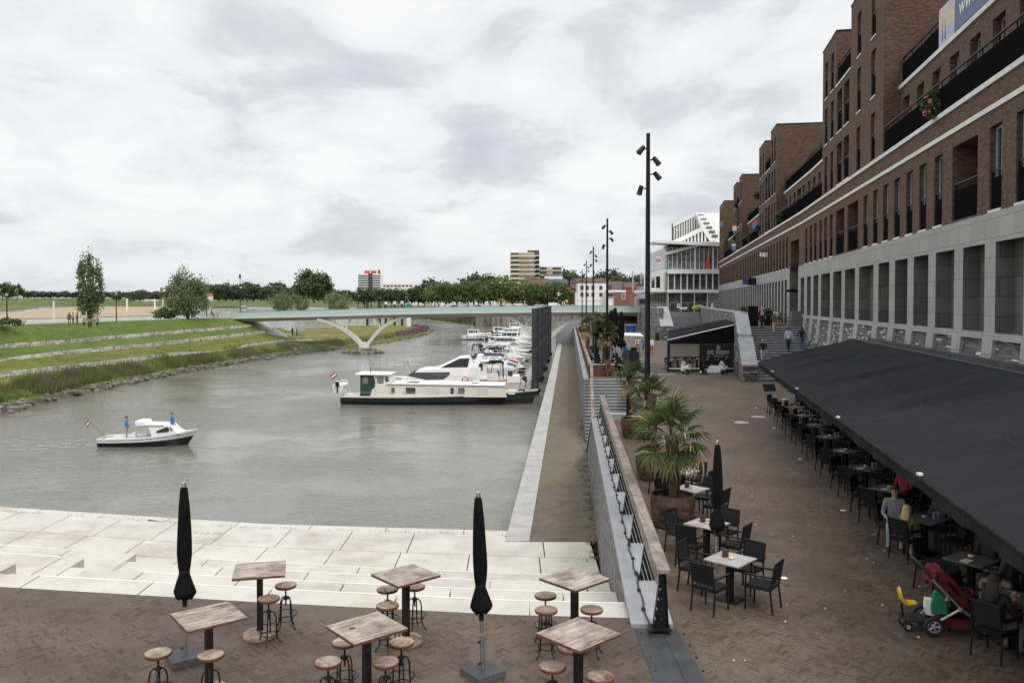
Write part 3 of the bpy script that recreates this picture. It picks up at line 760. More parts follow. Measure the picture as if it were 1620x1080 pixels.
# ------------------------------------------------------------------ far land
fl = MB(); m_far = grassmat('far_meadow_grass', (0.075,0.105,0.03), (0.17,0.185,0.06), .02)
m_sand = M('sandy_river_bank', (0.36,0.27,0.175), .95, var=.22, scale=.02)
m_farquay = M('far_quay_paving', (0.3,0.28,0.26), .9, var=.15, scale=.05)
sb = MB(); sb.prism([tuple(W(a,b_,-4.7)[:2]) for a, b_ in ((-80,498),(30,494),(75,489),(110,486),(160,485),(270,485.2),(266,495),(240,499),(120,502.5),(-80,506))], -5.5, -4.5, m_sand)
struct(sb.build('sand_bank'))
def meadow(name, front, back_y, back_z, m):
    mb = MB(); n = len(front)
    A = [(PX(a, Y), Y, ZW-.3) for a, Y in front]; B = [(PX(a, Y+60), Y+60, -2.5) for a, Y in front]; C = [(PX(a, back_y*.97), back_y*.97, back_z-.5) for a, Y in front]; D = [(PX(a, back_y*2.2), back_y*2.2, back_z+1) for a, Y in front]
    for P, Q in ((A,B),(B,C),(C,D)):
        for j in range(n-1): mb.face([P[j],P[j+1],Q[j+1],Q[j]], m)
    return struct(mb.build(name, smooth=60))
meadow('far_meadow', [(-700,1900),(-80,1900),(80,2050),(200,2100),(330,1900),(420,1650),(560,1550),(640,1500)], 2300, 17, m_far)
mb = MB(); mb.prism([tuple(W(a,b_,-4.4)[:2]) for a, b_ in ((-80,491.5),(20,490.5),(62,486.5),(55,483.6),(0,483.6),(-80,483.6))], -5.5, -4.2, m_dry); struct(mb.build('near_meadow'))
# land on the other side of the harbour mouth
fq = MB()
fe = [(PX(560,1200),1200),(PX(600,800),800),(PX(650,560),560),(PX(690,470),470),(PX(752,368),368)]
fb_ = [(x+14, y+16) for x, y in fe]
for (a, b_, c, d) in zip(fe, fe[1:], fb_, fb_[1:]):
    fq.face([(*a,ZW-.3),(*b_,ZW-.3),(*d,2.6),(*c,2.6)], m_gr_top)
fq.face([(*p_,2.6) for p_ in fb_] + [(-8,352,2.6),(200,352,2.6),(600,1200,2.6)], m_farquay)
struct(fq.build('far_bank'))
def rf3():
    k = rng.randrange(3) + 1; f_ = rng.random(); a, b_ = fe[k], fe[k+1]; c = rng.random()*.7
    return a[0]+(b_[0]-a[0])*f_ + c*14, a[1]+(b_[1]-a[1])*f_ + c*16, ZW + c*7.6, 1
blades(3500, rf3, .8, 2.2, .35, 'far_bank_scrub', m_reed, 'dark scrub on the bank across the harbour mouth', 'scrub')
m_oldwall = NT('stained_concrete_wall')
def _ow(t):
    p = t.xyz(); n = t.noise(1.0, 5, .65, t.vec(t.ma('MULTIPLY', t.ma('ADD', p[0], p[1]), .9), t.ma('MULTIPLY', p[2], .12), 0))
    t.out(t.ramp(n, (.35, (0.1,0.085,0.065)), (.65, (0.36,0.32,0.27))), .9, spec=.2)
_ow(m_oldwall); m_oldwall = m_oldwall.m
ow = MB(); ow.prism([(PX(752,366),366),(-8,351),(40,346),(200,346),(200,352),(-8,352.5),(PX(752,366)+14,384)], ZW-.5, 2.9, m_oldwall)
tag(ow.build('harbour_wall'), 'stained concrete harbour wall beyond the moored boats', 'wall')
# ------------------------------------------------------------------ footbridge
m_bridge = M('pale_bridge_concrete', (0.6,0.58,0.53), .7, var=.08, scale=.4)
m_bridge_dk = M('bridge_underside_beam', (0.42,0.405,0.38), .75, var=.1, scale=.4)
m_bglass = NT('teal_glass_parapet'); m_bglass.out((0.5,0.66,0.62), .12); m_bglass.b.inputs['Alpha'].default_value = .62; m_bglass = m_bglass.m
br = thing('footbridge', 'pale curved footbridge with teal glass parapet crossing the harbour', 'bridge', (-16, 168, 0))
BP = [(365,493.5,169.5),(440,491.6,169),(520,489.6,168.6),(600,487.3,168.2),(680,485.6,168),(760,484.4,167.8),(840,483.6,167.6),(920,483.2,167.3),(1008,483.4,167)]
bp = [(PX(a, Y), Y, PZ(b_, Y)) for a, b_, Y in BP]; iT = Matrix.Translation((16, -168, 0))
def bloft(prof, m, name, par=br, pts=bp, smooth=None):
    mb = MB(); mb.T = iT
    mb.loft([[(x, y+dy, z+dz) for dy, dz in prof] for x, y, z in pts], m); return mb.build(name, par, smooth)
bloft([(-.2,-1.42),(3.9,-1.42),(3.9,-1.12),(-.2,-1.12)], m_bridge, 'deck')
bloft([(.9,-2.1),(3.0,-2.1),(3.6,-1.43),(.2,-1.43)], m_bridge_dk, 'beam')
bloft([(-.12,-1.1),(-.08,-1.1),(-.08,-.06),(-.12,-.06)], m_bglass, 'glass_parapet')
bloft([(3.74,-1.1),(3.78,-1.1),(3.78,-.06),(3.74,-.06)], m_bglass, 'glass_parapet')
for yy in (-.1, 3.76): bloft([(yy-.06,-.06),(yy+.06,-.06),(yy+.06,.0),(yy-.06,.0)], M('rail_top', (0.35,0.3,0.27), .6), 'handrail')
eb = MB(); eb.T = iT
x, y, z = bp[0]; eb.box(x-1.6, x, y-.25, y+4, z-1.5, z+.02, m_bridge); eb.build('end_block', br)
eb = MB(); eb.T = iT; x, y, z = bp[-1]; eb.box(x, x+1.2, y-.25, y+4, z-1.4, z+.02, m_bridge)
eb.build('end_block', br)
def deckz(px): return interp([(a, p[2]-2.0) for (a,_,_), p in zip(BP, bp)], px)
def vpier(pf, zf, l, r_, nl, nr):
    mb = MB(); mb.T = iT; Y = 169.5; fx = PX(pf, Y)
    zt = zf + .6
    mb.loft([[(fx-w_, Y-d, z), (fx+w_, Y-d, z), (fx+w_, Y+d, z), (fx-w_, Y+d, z)] for w_, d, z in ((1.1,1.2,zf-1.6),(1.05,1.1,zf+.2),(1.0,1.0,zt),(1.25,.9,zt+.7))], m_bridge)
    for pe, n in ((l, nl), (r_, nr)):
        ex = PX(pe, Y); sgn = -1 if ex < fx else 1; ez = deckz(pe) + .1; rings = []
        c0 = (fx + sgn*.75, zt+.3)
        cv = (fx + sgn*abs(ex-fx)*.42, zt + (ez-zt)*.78)
        for k in range(13):
            f_ = k/12; X = (1-f_)**2*c0[0] + 2*f_*(1-f_)*cv[0] + f_*f_*ex; Z = (1-f_)**2*c0[1] + 2*f_*(1-f_)*cv[1] + f_*f_*ez; h_ = .42 - .18*f_
            rings.append([(X-sgn*h_*.55, Y-.8, Z+h_*.8), (X+sgn*h_*.55, Y-.8, Z-h_*.8), (X+sgn*h_*.55, Y+.8, Z-h_*.8), (X-sgn*h_*.55, Y+.8, Z+h_*.8)])
        mb.loft(rings, m_bridge)
        for k in range(n):
            f_ = .42 + .27*k; X = (1-f_)**2*c0[0] + 2*f_*(1-f_)*cv[0] + f_*f_*ex; Z = (1-f_)**2*c0[1] + 2*f_*(1-f_)*cv[1] + f_*f_*ez
            tx = X - sgn*(1.0 - .9*k)*1.0; 
            mb.loft([[(X-.18,Y-.3,Z),(X+.18,Y-.3,Z),(X+.18,Y+.3,Z),(X-.18,Y+.3,Z)],[(tx-.26,Y-.4,deckz(pf)+.15),(tx+.26,Y-.4,deckz(pf)+.15),(tx+.26,Y+.4,deckz(pf)+.15),(tx-.26,Y+.4,deckz(pf)+.15)]], m_bridge)
    mb.build('pier', br, smooth=40)
vpier(577, -4.1, 503, 640, 2, 2)
vpier(856, -4.1, 795, 930, 2, 2)

# ------------------------------------------------------------------ slate walls of the upper street
def swall(name, label, P, z0, z1, th, cap=.14, capw=.1, ends=None):
    """wall along plan points P with cap; z1 may be a list"""
    r = thing(name, label, 'wall', (P[0][0], P[0][1], 0)); iv = Matrix.Translation((-P[0][0], -P[0][1], 0))
    zz = z1 if isinstance(z1, (list, tuple)) else [z1]*len(P)
    for nm, m, lo, hi, w_ in (('stone_face', m_slate, None, 0, th), ('cap', m_cap, 0, cap, th + capw)):
        mb = MB(); mb.T = iv; rings = []
        for i, (x, y) in enumerate(P):
            a, b_ = P[max(i-1,0)], P[min(i+1,len(P)-1)]; d = Vector((b_[0]-a[0], b_[1]-a[1])).normalized(); n = Vector((-d.y, d.x))
            o1, o2 = n*(w_-th)/2, n*(-(th + (w_-th)/2))
            l_ = z0 if lo is None else zz[i]+lo; h_ = zz[i]+hi
            rings.append([(x+o1.x,y+o1.y,l_),(x+o2.x,y+o2.y,l_),(x+o2.x,y+o2.y,h_),(x+o1.x,y+o1.y,h_)])
        mb.loft(rings, m); mb.build(nm, r)
    return r
u_f = Vector((.1848, .9828))
swall('street_wall', 'slate wall with scattered white stones between pavilion and upper street', [(RW(63.2),63.2),(RW(116),116),(RW(138),138)], -.2, 4.5, .5)
swall('abutment_wall', 'slate wall with white stones running from wide stairs to the bridge', [(AB(178),178),(AB(140),140),(21.3,119.5)], -.2, 4.5, -.6)
ep = MB(); 
ep.prism([(21.2,117.9),(23.0,117.9),(23.0,119.5),(21.3,119.5)], -.1, 1.9, m_slate)
ep.add([(21.15,117.85,1.9),(23.05,117.85,1.9),(23.05,122.5,4.64),(21.5,122.5,4.64),(21.15,117.85,2.05),(23.05,117.85,2.05),(23.1,122.5,4.78),(21.5,122.5,4.78)], [(4,5,6,7),(0,1,5,4),(1,2,6,5),(3,0,4,7)], m_cap)
ep.add([(21.2,117.9,1.9),(23.0,117.9,1.9),(23.0,122.5,1.9),(21.5,122.5,1.9),(23.0,122.5,4.6),(21.5,122.5,4.6)], [(1,2,4),(0,5,3),(0,1,4,5)], m_slate)
ep.prism([(21.3,119.5),(23,119.5),(23,138),(22.5,138)], -.1, 1.95, m_slate)
tag(ep.build('wall_end_block'), 'sloped pale cap block at the near end of the bridge wall', 'wall')
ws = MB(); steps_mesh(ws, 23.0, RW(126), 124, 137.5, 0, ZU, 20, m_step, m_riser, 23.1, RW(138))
tag(ws.build('wide_stairs'), 'wide grey stairs behind the dark pavilion', 'stairs')
# main stairs beside the awning
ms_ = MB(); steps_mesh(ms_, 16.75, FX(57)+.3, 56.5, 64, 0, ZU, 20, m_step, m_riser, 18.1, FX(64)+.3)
tag(ms_.build('street_stairs'), 'grey stone stairs with people between slate walls', 'stairs')
sp_ = thing('stair_parapet', 'stone stair parapet with wide sloping grey cap', 'parapet', (15.8, 56.5, 0)); b = MB(); c = MB()
b.T = c.T = Matrix.Translation((-15.8,-56.5,0))
def sx_(Y): return .188*(Y-56.5)
prof = [(56.5,1.0),(57.0,1.05),(60.0,2.75),(60.05,2.95),(63.3,4.5),(64.4,4.5)]
for (ya, za), (yb, zb) in zip(prof, prof[1:]):
    xa, xb = 15.8+sx_(ya), 15.8+sx_(yb); w1 = 1.0 if yb <= 60 else .9
    b.add([(xa,ya,-.1),(xa+w1,ya,-.1),(xb+w1,yb,-.1),(xb,yb,-.1),(xa,ya,za),(xa+w1,ya,za),(xb+w1,yb,zb),(xb,yb,zb)], [(0,1,5,4),(1,2,6,5),(2,3,7,6),(3,0,4,7)], m_slate)
    c.add([(xa-.05,ya-.03,za),(xa+w1+.05,ya-.03,za),(xb+w1+.05,yb,zb),(xb-.05,yb,zb),(xa-.05,ya-.03,za+.13),(xa+w1+.05,ya-.03,za+.13),(xb+w1+.05,yb,zb+.13),(xb-.05,yb,zb+.13)],
          [(0,3,2,1),(4,5,6,7),(0,1,5,4),(1,2,6,5),(2,3,7,6),(3,0,4,7)], m_cap)
b.build('stone_face', sp_); c.build('cap', sp_)

# ------------------------------------------------------------------ brick apartment buildings
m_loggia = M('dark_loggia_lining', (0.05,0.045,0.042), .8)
m_frame = M('grey_window_frame', (0.4,0.41,0.42), .4, .3)
m_balc = NT('black_balcony_bars')
def _bb(t):
    p = t.xyz(); f_ = t.ma('FRACT', t.ma('MULTIPLY', p[0], 9.0))
    t.bump(t.ma('GREATER_THAN', f_, .5), .9, .02)
    t.out(t.mix(t.ma('GREATER_THAN', f_, .55), (0.006,0.006,0.0065), (0.014,0.014,0.015)), .8, spec=0.0)
_bb(m_balc); m_balc = m_balc.m
def wall_holes(mb, x0, x1, z0, z1, y, holes, m, mback=None, mrev=None):
    """upright wall in the local x,z plane at y, with recesses going to -y"""
    xs_ = sorted({x0, x1, *[h[0] for h in holes], *[h[1] for h in holes]}); zs_ = sorted({z0, z1, *[h[2] for h in holes], *[h[3] for h in holes]})
    for a, b_ in zip(xs_, xs_[1:]):
        for c_, d in zip(zs_, zs_[1:]):
            mx, mz = (a+b_)/2, (c_+d)/2
            if not any(h[0] < mx < h[1] and h[2] < mz < h[3] for h in holes):
                mb.face([(a,y,c_),(b_,y,c_),(b_,y,d),(a,y,d)], m)
    for a, b_, c_, d, dp in holes:
        k = y - dp; r_ = mrev or m
        mb.face([(a,y,c_),(a,y,d),(a,k,d),(a,k,c_)], r_); mb.face([(b_,y,c_),(b_,y,d),(b_,k,d),(b_,k,c_)], r_)
        mb.face([(a,y,d),(b_,y,d),(b_,k,d),(a,k,d)], r_); mb.face([(a,y,c_),(b_,y,c_),(b_,k,c_),(a,k,c_)], r_)
        mb.face([(a,k,c_),(b_,k,c_),(b_,k,d),(a,k,d)], mback or m)
WIN = {}
def window(par, x, z, w_, h_, y, rail=True, name='window'):
    key = (round(w_,2), round(h_,2), rail)
    if key not in WIN:
        f = MB(); t_ = .07
        f.box(-w_/2, -w_/2+t_, -.04, .04, 0, h_, m_frame); f.box(w_/2-t_, w_/2, -.04, .04, 0, h_, m_frame)
        f.box(-w_/2+t_, w_/2-t_, -.04, .04, 0, t_, m_frame); f.box(-w_/2+t_, w_/2-t_, -.04, .04, h_-t_, h_, m_frame)
        f.box(-.03, .03, -.035, .035, t_, h_-t_, m_frame)
        p = MB(); p.box(-w_/2+t_, w_/2-t_, -.02, .0, t_, h_-t_, m_glass)
        r_ = None
        if rail:
            r_ = MB(); r_.box(-w_/2, w_/2, .12, .16, .02, 1.0, m_balc); r_.box(-w_/2, w_/2, .12, .16, 1.2, 1.25, m_black)
            for xx in (-w_/2+.02, w_/2-.02): r_.box(xx-.02, xx+.02, .12, .16, 1.0, 1.2, m_black)
        WIN[key] = (f.mesh('window'), p.mesh('pane'), r_.mesh('railing') if r_ else None)
    a, b_, c_ = WIN[key]
    o = link(name, a, par); o.location = (x, y, z)
    link('pane', b_, o)
    if c_: link('railing', c_, o)
def balcony(par, x0, x1, y, z, h_=1.05):
    r_ = MB(); n = max(1, int((x1-x0)/1.4))
    r_.box(x0, x1, y-.03, y, z+.03, z+h_, m_balc); r_.box(x0, x1, y-.05, y+.02, z+h_+.22, z+h_+.28, m_black)
    for k in range(n+1):
        xx = x0 + .03 + (x1-x0-.06)*k/n; r_.box(xx-.025, xx+.025, y-.07, y-.031, z, z+h_+.22, m_black)
    r_.build('balcony_railing', par)
Z1, Z2, Z3, ZT = 12.58, 15.8, 18.9, 22.3
def facade(par, segs, s0, s1, fwin, loggias, niche=None):
    bk = MB(); wh = MB(); lin = MB()
    holes = [(x-.5, x+.5, 8.36, 11.04, .26) for x in fwin] + [(a, b_, 8.36, 11.04, 1.3) for a, b_ in loggias]
    if niche: holes.append((niche[0], niche[1], 8.28, 10.5, 2.2))
    wall_holes(bk, s0, s1, 8.27, 11.55, 0, [h for h in holes if h[2] >= 8.27], m_brick)
    for x in fwin: window(par, x, 8.38, .98, 2.64, -.215)
    for a, b_ in loggias: balcony(par, a+.02, b_-.02, -.06, 8.38)
    for x in fwin: wh.box(x-.52, x+.52, -.3, .045, 8.275, 8.355, m_band)
    wh.box(s0, s1, -.2, .05, 11.55, 11.72, m_band)
    bk.face([(s0,0,11.72),(s1,0,11.72),(s1,0,12.4),(s0,0,12.4)], m_brick)
    wh.box(s0, s1, -.9, .07, 12.4, Z1, m_band)
    dep = -9
    for kind, a, b_ in segs:
        w_ = b_-a
        if kind in ('tower', 'sub'):
            cols = [a + w_*.28, a + w_*.72]; ww = min(.95, w_*.24)
            hs = [(c_-ww/2, c_+ww/2, z, z+2.35, .26) for c_ in cols for z in (Z1+.12, Z2+.1, Z3+.05)]
            wall_holes(bk, a, b_, Z1, ZT, 0, hs, m_brick)
            for c_ in cols:
                for z in (Z1+.12, Z2+.1, Z3+.05):
                    window(par, c_, z+.01, ww-.02, 2.33, -.215)
                    if z > Z1+1: wh.box(c_-ww/2-.02, c_+ww/2+.02, -.2, .04, z-.09, z-.005, m_band)
            for x in (a, b_): bk.face([(x,0,Z1),(x,dep,Z1),(x,dep,ZT),(x,0,ZT)], m_brick)
            bk.face([(a,0,ZT),(b_,0,ZT),(b_,dep,ZT),(a,dep,ZT)], m_brick); bk.face([(a,dep,Z1),(b_,dep,Z1),(b_,dep,ZT),(a,dep,ZT)], m_brick)
            lin.box(a-.03, b_+.03, dep, .03, ZT+.003, ZT+.09, m_black)
        elif kind == 'notch':
            cols = [a + w_*.27, a + w_*.75]; ww = w_*.36
            hs = [(c_-ww/2, c_+ww/2, z, z+2.5, 1.4) for c_ in cols for z in (Z1+.1, Z2+.1)]
            wall_holes(bk, a, b_, Z1, Z3-.12, 0, hs, m_brick)
            for c_ in cols:
                for z in (Z1+.1, Z2+.1): balcony(par, c_-ww/2+.02, c_+ww/2-.02, -.08, z); wh.box(c_-ww/2, c_+ww/2, -.3, .04, z-.1, z-.005, m_band)
            wh.box(a, b_, -.3, .05, Z3-.12, Z3, m_band); balcony(par, a+.05, b_-.05, -.1, Z3)
            bk.face([(a,0,Z3-.06),(b_,0,Z3-.06),(b_,-3,Z3-.06),(a,-3,Z3-.06)], m_brick)
            wall_holes(bk, a, b_, Z3-.06, ZT-.2, -2.6, [((a+b_)/2-.8,(a+b_)/2+.8,Z3+.05,Z3+2.3,.2)], m_brick, m_glass)
        else:
            n = max(2, int(w_/2.1)); c2 = [a + w_*(k+.5)/n for k in range(n)]
            lg = 2 if n > 4 else -1
            hs = [(c_-.55, c_+.55, Z1+.05, 15.1, .35) for k, c_ in enumerate(c2) if k != lg]
            if lg >= 0: hs.append((c2[lg]-1.0, c2[lg]+1.0, Z1+.05, 15.1, 1.6))
            wall_holes(bk, a, b_, Z1, 15.66, -.75, hs, m_brick)
            for k, c_ in enumerate(c2):
                if k != lg: window(par, c_, Z1+.06, 1.08, 2.46, -1.06, rail=False)
            bk.face([(a,-.8,15.64),(b_,-.8,15.64),(b_,-3.2,15.64),(a,-3.2,15.64)], m_brick)
            wh.box(a, b_, -1.3, -.68, 15.66, 15.84, m_band)
            balcony(par, a+.05, b_-.05, -.06, Z1); balcony(par, a+.05, b_-.05, -.85, 15.84)
            n = max(2, int(w_/3)); hs = [(a+w_*(k+.5)/n-.8, a+w_*(k+.5)/n+.8, 15.9, 18.3, .3) for k in range(n)]
            wall_holes(bk, a, b_, 15.64, 19.2, -3.0, hs, m_brick, m_glass); lin.box(a, b_, -9, -2.95, 19.2, 19.32, m_black)
    bk.face([(s0,-9,8),(s1,-9,8),(s1,-9,19),(s0,-9,19)], m_brick)
    for x in (s0, s1): bk.face([(x,0,8),(x,-9,8),(x,-9,Z1),(x,0,Z1)], m_brick)
    bk.build('brick_wall', par); wh.build('stone_bands', par); lin.build('roof_edge', par)
k1 = 1.0182
B1 = thing('apartment_building', 'near brick apartment block with granite base above the black awning', 'building', (10.3, 0, 0), math.atan2(.9821, .1885))
sY = lambda *Y: [y*k1 for y in Y]
fw1 = sY(63.1,61,59.1,57.1,55.2,53.3,43.9,41.8,39.8,37.8,35.85,33.95,32.0,26.35,24.3,20.4,18.4)
lg1 = [tuple(sorted(sY(*p_))) for p_ in ((51.8,49.3),(48.4,45.7),(30.4,27.9),(22.8,20.9))]
facade(B1, [('low',*sY(14,40.4)),('tower',*sY(40.4,47.8)),('notch',*sY(47.8,52.0)),('sub',*sY(52.0,56.6)),('low',*sY(56.6,65.5))], 14*k1, 65.5*k1, fw1, lg1)
gb_ = MB(); bays = [(65.2,63.5),(62.2,60.5),(59.4,57.4),(56.4,53.2),(52.2,49.6),(48.7,46.0),(45,41.8),(40.8,38.8),(37.8,35.8),(34.9,32.9),(32,29.9),(29,27),(26.1,24),(23,20.8),(19.8,17.6)]
hs = [(b_*k1, a*k1, 4.43, 7.3, .55) for a, b_ in bays]
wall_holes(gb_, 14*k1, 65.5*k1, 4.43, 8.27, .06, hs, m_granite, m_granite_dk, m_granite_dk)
gb_.face([(14*k1,.06,8.27),(65.5*k1,.06,8.27),(65.5*k1,-.1,8.27),(14*k1,-.1,8.27)], m_granite)
gb_.build('granite_wall', B1)
sl = MB()
for a, b_ in bays: sl = MB(); sl.box(b_*k1, a*k1, -.5, .1, 4.2, 4.425, m_cap); sl.build('sill', B1)
bs = MB()      # battered slate base
bs.face([(14*k1,.5,-.1),(65.5*k1,.5,-.1),(65.5*k1,-.02,4.2),(14*k1,-.02,4.2)], m_slate)
bs.face([(65.5*k1,.5,-.1),(65.5*k1,-4,-.1),(65.5*k1,-4,4.2),(65.5*k1,-.02,4.2)], m_slate)
bs.build('slate_base', B1)
pl = MB(); ed = sorted([x for p_ in bays for x in p_]); prs = [(bays[i+1][0], bays[i][1]) for i in range(len(bays)-1)]
for a, b_ in prs:
    a, b_ = a*k1, b_*k1
    w_ = (b_-a)*.05
    pl = MB(); pl.add([(a,.09,4.43),(b_,.09,4.43),(b_-w_,.26,2.6),(a+w_,.26,2.6),(a,-.1,4.43),(b_,-.1,4.43),(b_-w_,.1,2.6),(a+w_,.1,2.6)], [(0,1,2,3),(0,3,7,4),(1,5,6,2),(2,6,7,3)], m_granite)
    pl.build('pilaster_foot', B1)
# roof strip of the restaurant between wall and awning
rs = MB(); rs.box(8*k1, 39*k1, .75, 1.9, 3.15, 3.55, M('dark_flat_roof', (0.06,0.062,0.065), .6, var=.3)); rs.box(8*k1, 39*k1, .75, .95, 3.55, 3.72, m_dsteel)
rs.build('restaurant_roof', B1)
# banner on the upper balcony
bn = thing('banner', 'blue and pastel web address banner hanging on the upper balcony railing', 'banner', (10.3, 0, 0), math.atan2(.9821, .1885))
m_bb = M('banner_blue', (0.1,0.13,0.24), .6); m_bp = M('banner_pink', (0.55,0.45,0.5), .6); m_by = M('banner_sand', (0.55,0.5,0.33), .6); m_bl = M('banner_lavender', (0.4,0.42,0.6), .6); m_bt = M('banner_purple', (0.2,0.13,0.22), .6)
f = MB(); e1 = 34.8*k1
f.box(24*k1, 32.9*k1, -.82, -.8, 15.9, 17.5, m_bb); f.box(24*k1, 32.9*k1, -.799, -.797, 15.9, 16.02, M('banner_deep_blue', (0.05,0.07,0.17), .6))
for z0, z1, m in ((15.9,16.55,m_bl),(16.55,17.1,m_by),(17.1,17.5,m_bp)): f.box(32.9*k1, e1, -.82, -.8, z0, z1, m)
for x in (34.0*k1, 34.35*k1): f.add([(x-.1,-.795,16.1),(x+.1,-.795,16.1),(x,-.795,17.0)], [(0,1,2)], m_bt)
f.build('sheet', bn)
tx = text_mesh('www.', .95, m_white, .004, .15, 'LEFT'); o = link('lettering', tx, bn); o.location = (32.4*k1, -.79, 16.75); o.rotation_euler = (R(90), 0, R(180))
# flower baskets on balconies
def flowers(loc, s_, lab, n=420, pink=True):
    r = thing('balcony_plant', lab, 'plant', loc)
    v = nrg.normal(0, 1, (n,3)); v /= np.linalg.norm(v, axis=1)[:,None]; v *= (nrg.random((n,1))**.4)*np.array([[.55,.45,.75]])*s_
    link('foliage', leaf_arr('foliage', v, .11*s_**.5, m_leaf), r)
    if pink:
        w_ = v[:34]*1.1; link('blossom', leaf_arr('blossom', w_, .09, M('pink_blossom', (0.55,0.16,0.2), .7)), r)
    b_ = MB(); b_.box(-.5*s_, .5*s_, -.15, .15, .1*s_, .32*s_, m_black); b_.build('planter_box', r)
def leaf_arr(name, pts, size, m, aspect=1.0, up=0.0):
    n = len(pts); a = nrg.normal(0, 1, (n,3)); a[:,2] += up; a /= np.linalg.norm(a, axis=1)[:,None]
    b_ = np.cross(a, nrg.normal(0, 1, (n,3))); b_ /= np.linalg.norm(b_, axis=1)[:,None]; c_ = np.cross(a, b_)
    s_ = (size*(.6 + .8*nrg.random((n,1))))
    V = np.stack([pts-b_*s_, pts-c_*s_*aspect, pts+b_*s_, pts+c_*s_*aspect], 1).reshape(-1,3)
    me = bpy.data.meshes.new(name); me.vertices.add(4*n); me.vertices.foreach_set('co', V.ravel())
    me.loops.add(4*n); me.loops.foreach_set('vertex_index', np.arange(4*n)); me.polygons.add(n)
    me.polygons.foreach_set('loop_start', np.arange(n)*4); me.polygons.foreach_set('loop_total', np.full(n, 4)); me.update(calc_edges=True)
    me.materials.append(m); return me
def onf(Y, z, out=.0): return (FX(Y) - out*.982, Y + out*.188, z)
flowers(onf(32.2, 13.05, .15), .75, 'trailing plant with pink blossom on the near black balcony railing')
# far block
k2 = 1.0147; a2 = math.atan(.172)
B2 = thing('apartment_building', 'far brick apartment block stretching away to the glass theatre', 'building', (10.3 + .1919*65.5, 65.5, 0), PI/2 - a2)
sB = lambda *Y: [(y-65.5)*k2 for y in Y]
fw2 = [v for v in sB(*np.arange(72.5, 148, 1.95))]
facade(B2, [('low',*sB(65.5,79.1)),('tower',*sB(79.1,83)),('notch',*sB(83,87.3)),('sub',*sB(87.3,92.3)),('low',*sB(92.3,110)),('tower',*sB(110,113.6)),('notch',*sB(113.6,117.5)),('sub',*sB(117.5,122)),
            ('low',*sB(122,138.5)),('tower',*sB(138.5,141.5)),('sub',*sB(141.5,148))], *sB(65.5,148), fw2, [], niche=sB(66.4,70.6))
g2 = MB(); bay2 = [(v-.62, v+.62) for v in sB(*np.arange(72.6, 148, 1.95))]
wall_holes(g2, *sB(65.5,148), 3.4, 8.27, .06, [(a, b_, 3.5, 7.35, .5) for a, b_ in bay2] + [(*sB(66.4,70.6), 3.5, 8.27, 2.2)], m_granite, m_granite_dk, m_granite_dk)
g2.face([(0,.06,8.27),(84,.06,8.27),(84,-.1,8.27),(0,-.1,8.27)], m_granite)
g2.build('granite_wall', B2)
for a, b_ in bay2: window(B2, (a+b_)/2, 3.55, 1.2, 3.78, -.3, rail=False, name='shop_window')
# plants, estate boards and hanging signs on the far block
def onf2(Y, z, out=0.0): return (22.87 + .172*(Y-65.5) - out*.985, Y + out*.17, z)
for (px_, py_, Yb, lab, s_) in ((1234,343,76,'small potted bush on the far block balcony just above the cornice',.5),(1214,310,92,'climbing plant in the tower opening left of the hanging estate board',.6),(1210,361,91,'green balcony plant below the estate board on the far block',.5),
                                (1166,326,115,'bush on the upper balcony of the third brick tower',.6),(1187,379,100,'small plant at the corner of the third low balcony',.45),(1156,377,118,'dark bush beside the red and white estate board',.4)):
    flowers(onf2(Yb, PZ(py_, Yb), .25), s_, lab, 160, False)
def board(px_, py_, Y, w_, h_, lab, c1, c2, out=.3):
    r = thing('estate_board', lab, 'sign', onf2(Y, PZ(py_, Y), out), PI/2 - a2 + R(60), group='estate agent boards on the far block')
    f = MB(); f.box(-w_/2, w_/2, -.02, .02, -h_/2, h_/2*.35, c1); f.box(-w_/2, w_/2, -.02, .02, h_/2*.35, h_/2, c2); f.box(-w_*.3, w_*.3, -.025, -.021, -h_*.3, h_*.1, m_white); f.build('panel', r)
    f = MB(); f.tube([(w_/2,0,0),(w_/2+.3,0,0)], .02, m_black); f.build('bracket', r)
m_eb = M('board_blue', (0.12,0.22,0.5), .5); m_er = M('board_red', (0.6,0.06,0.05), .5)
board(1202,355,93,.62,.95,'blue estate board with red top strip hanging on the second tower',m_eb,m_er)
board(1162,360,117,.6,.95,'white and red estate board on the third tower',m_white,m_er)
board(1161,391,118,.6,.9,'blue and white estate board below the white and red one',m_eb,m_white)
board(1144.5,354,140,.55,.9,'small blue estate board on the farthest tower',m_eb,m_er)
hs_ = thing('hanging_shop_sign', 'black and blue shop sign projecting above the granite arcade', 'sign', onf2(92.5, PZ(445, 92.5), .1), PI/2 - a2 + R(90))
f = MB(); f.box(.1, .95, -.06, .06, -.42, .42, m_black); f.build('panel', hs_)
f = MB(); f.box(.96, 1.6, -.07, .07, -.36, .3, M('sign_blue', (0.05,0.06,0.2), .5)); f.build('blue_panel', hs_)
f = MB(); f.box(.16, .9, -.065, -.061, -.04, .04, m_white); f.box(1.0, 1.5, -.075, -.071, -.1, .0, m_white); f.build('lettering', hs_)
for k, (px_, Yl) in enumerate(((1212,87),(1218,84))):
    f = MB(); f.cb((0,0,0), (.36,.3,.45), m_white); f.cb((0,0,.28), (.22,.22,.1), m_black)
    o = f.build('wall_lantern', bevel=.03); o.location = onf2(Yl, PZ(403, Yl), .3); tag(o, 'white box lantern on the brick wall, %s of two' % ('farther' if k == 0 else 'nearer'), 'lamp', 'white lanterns on the far block')

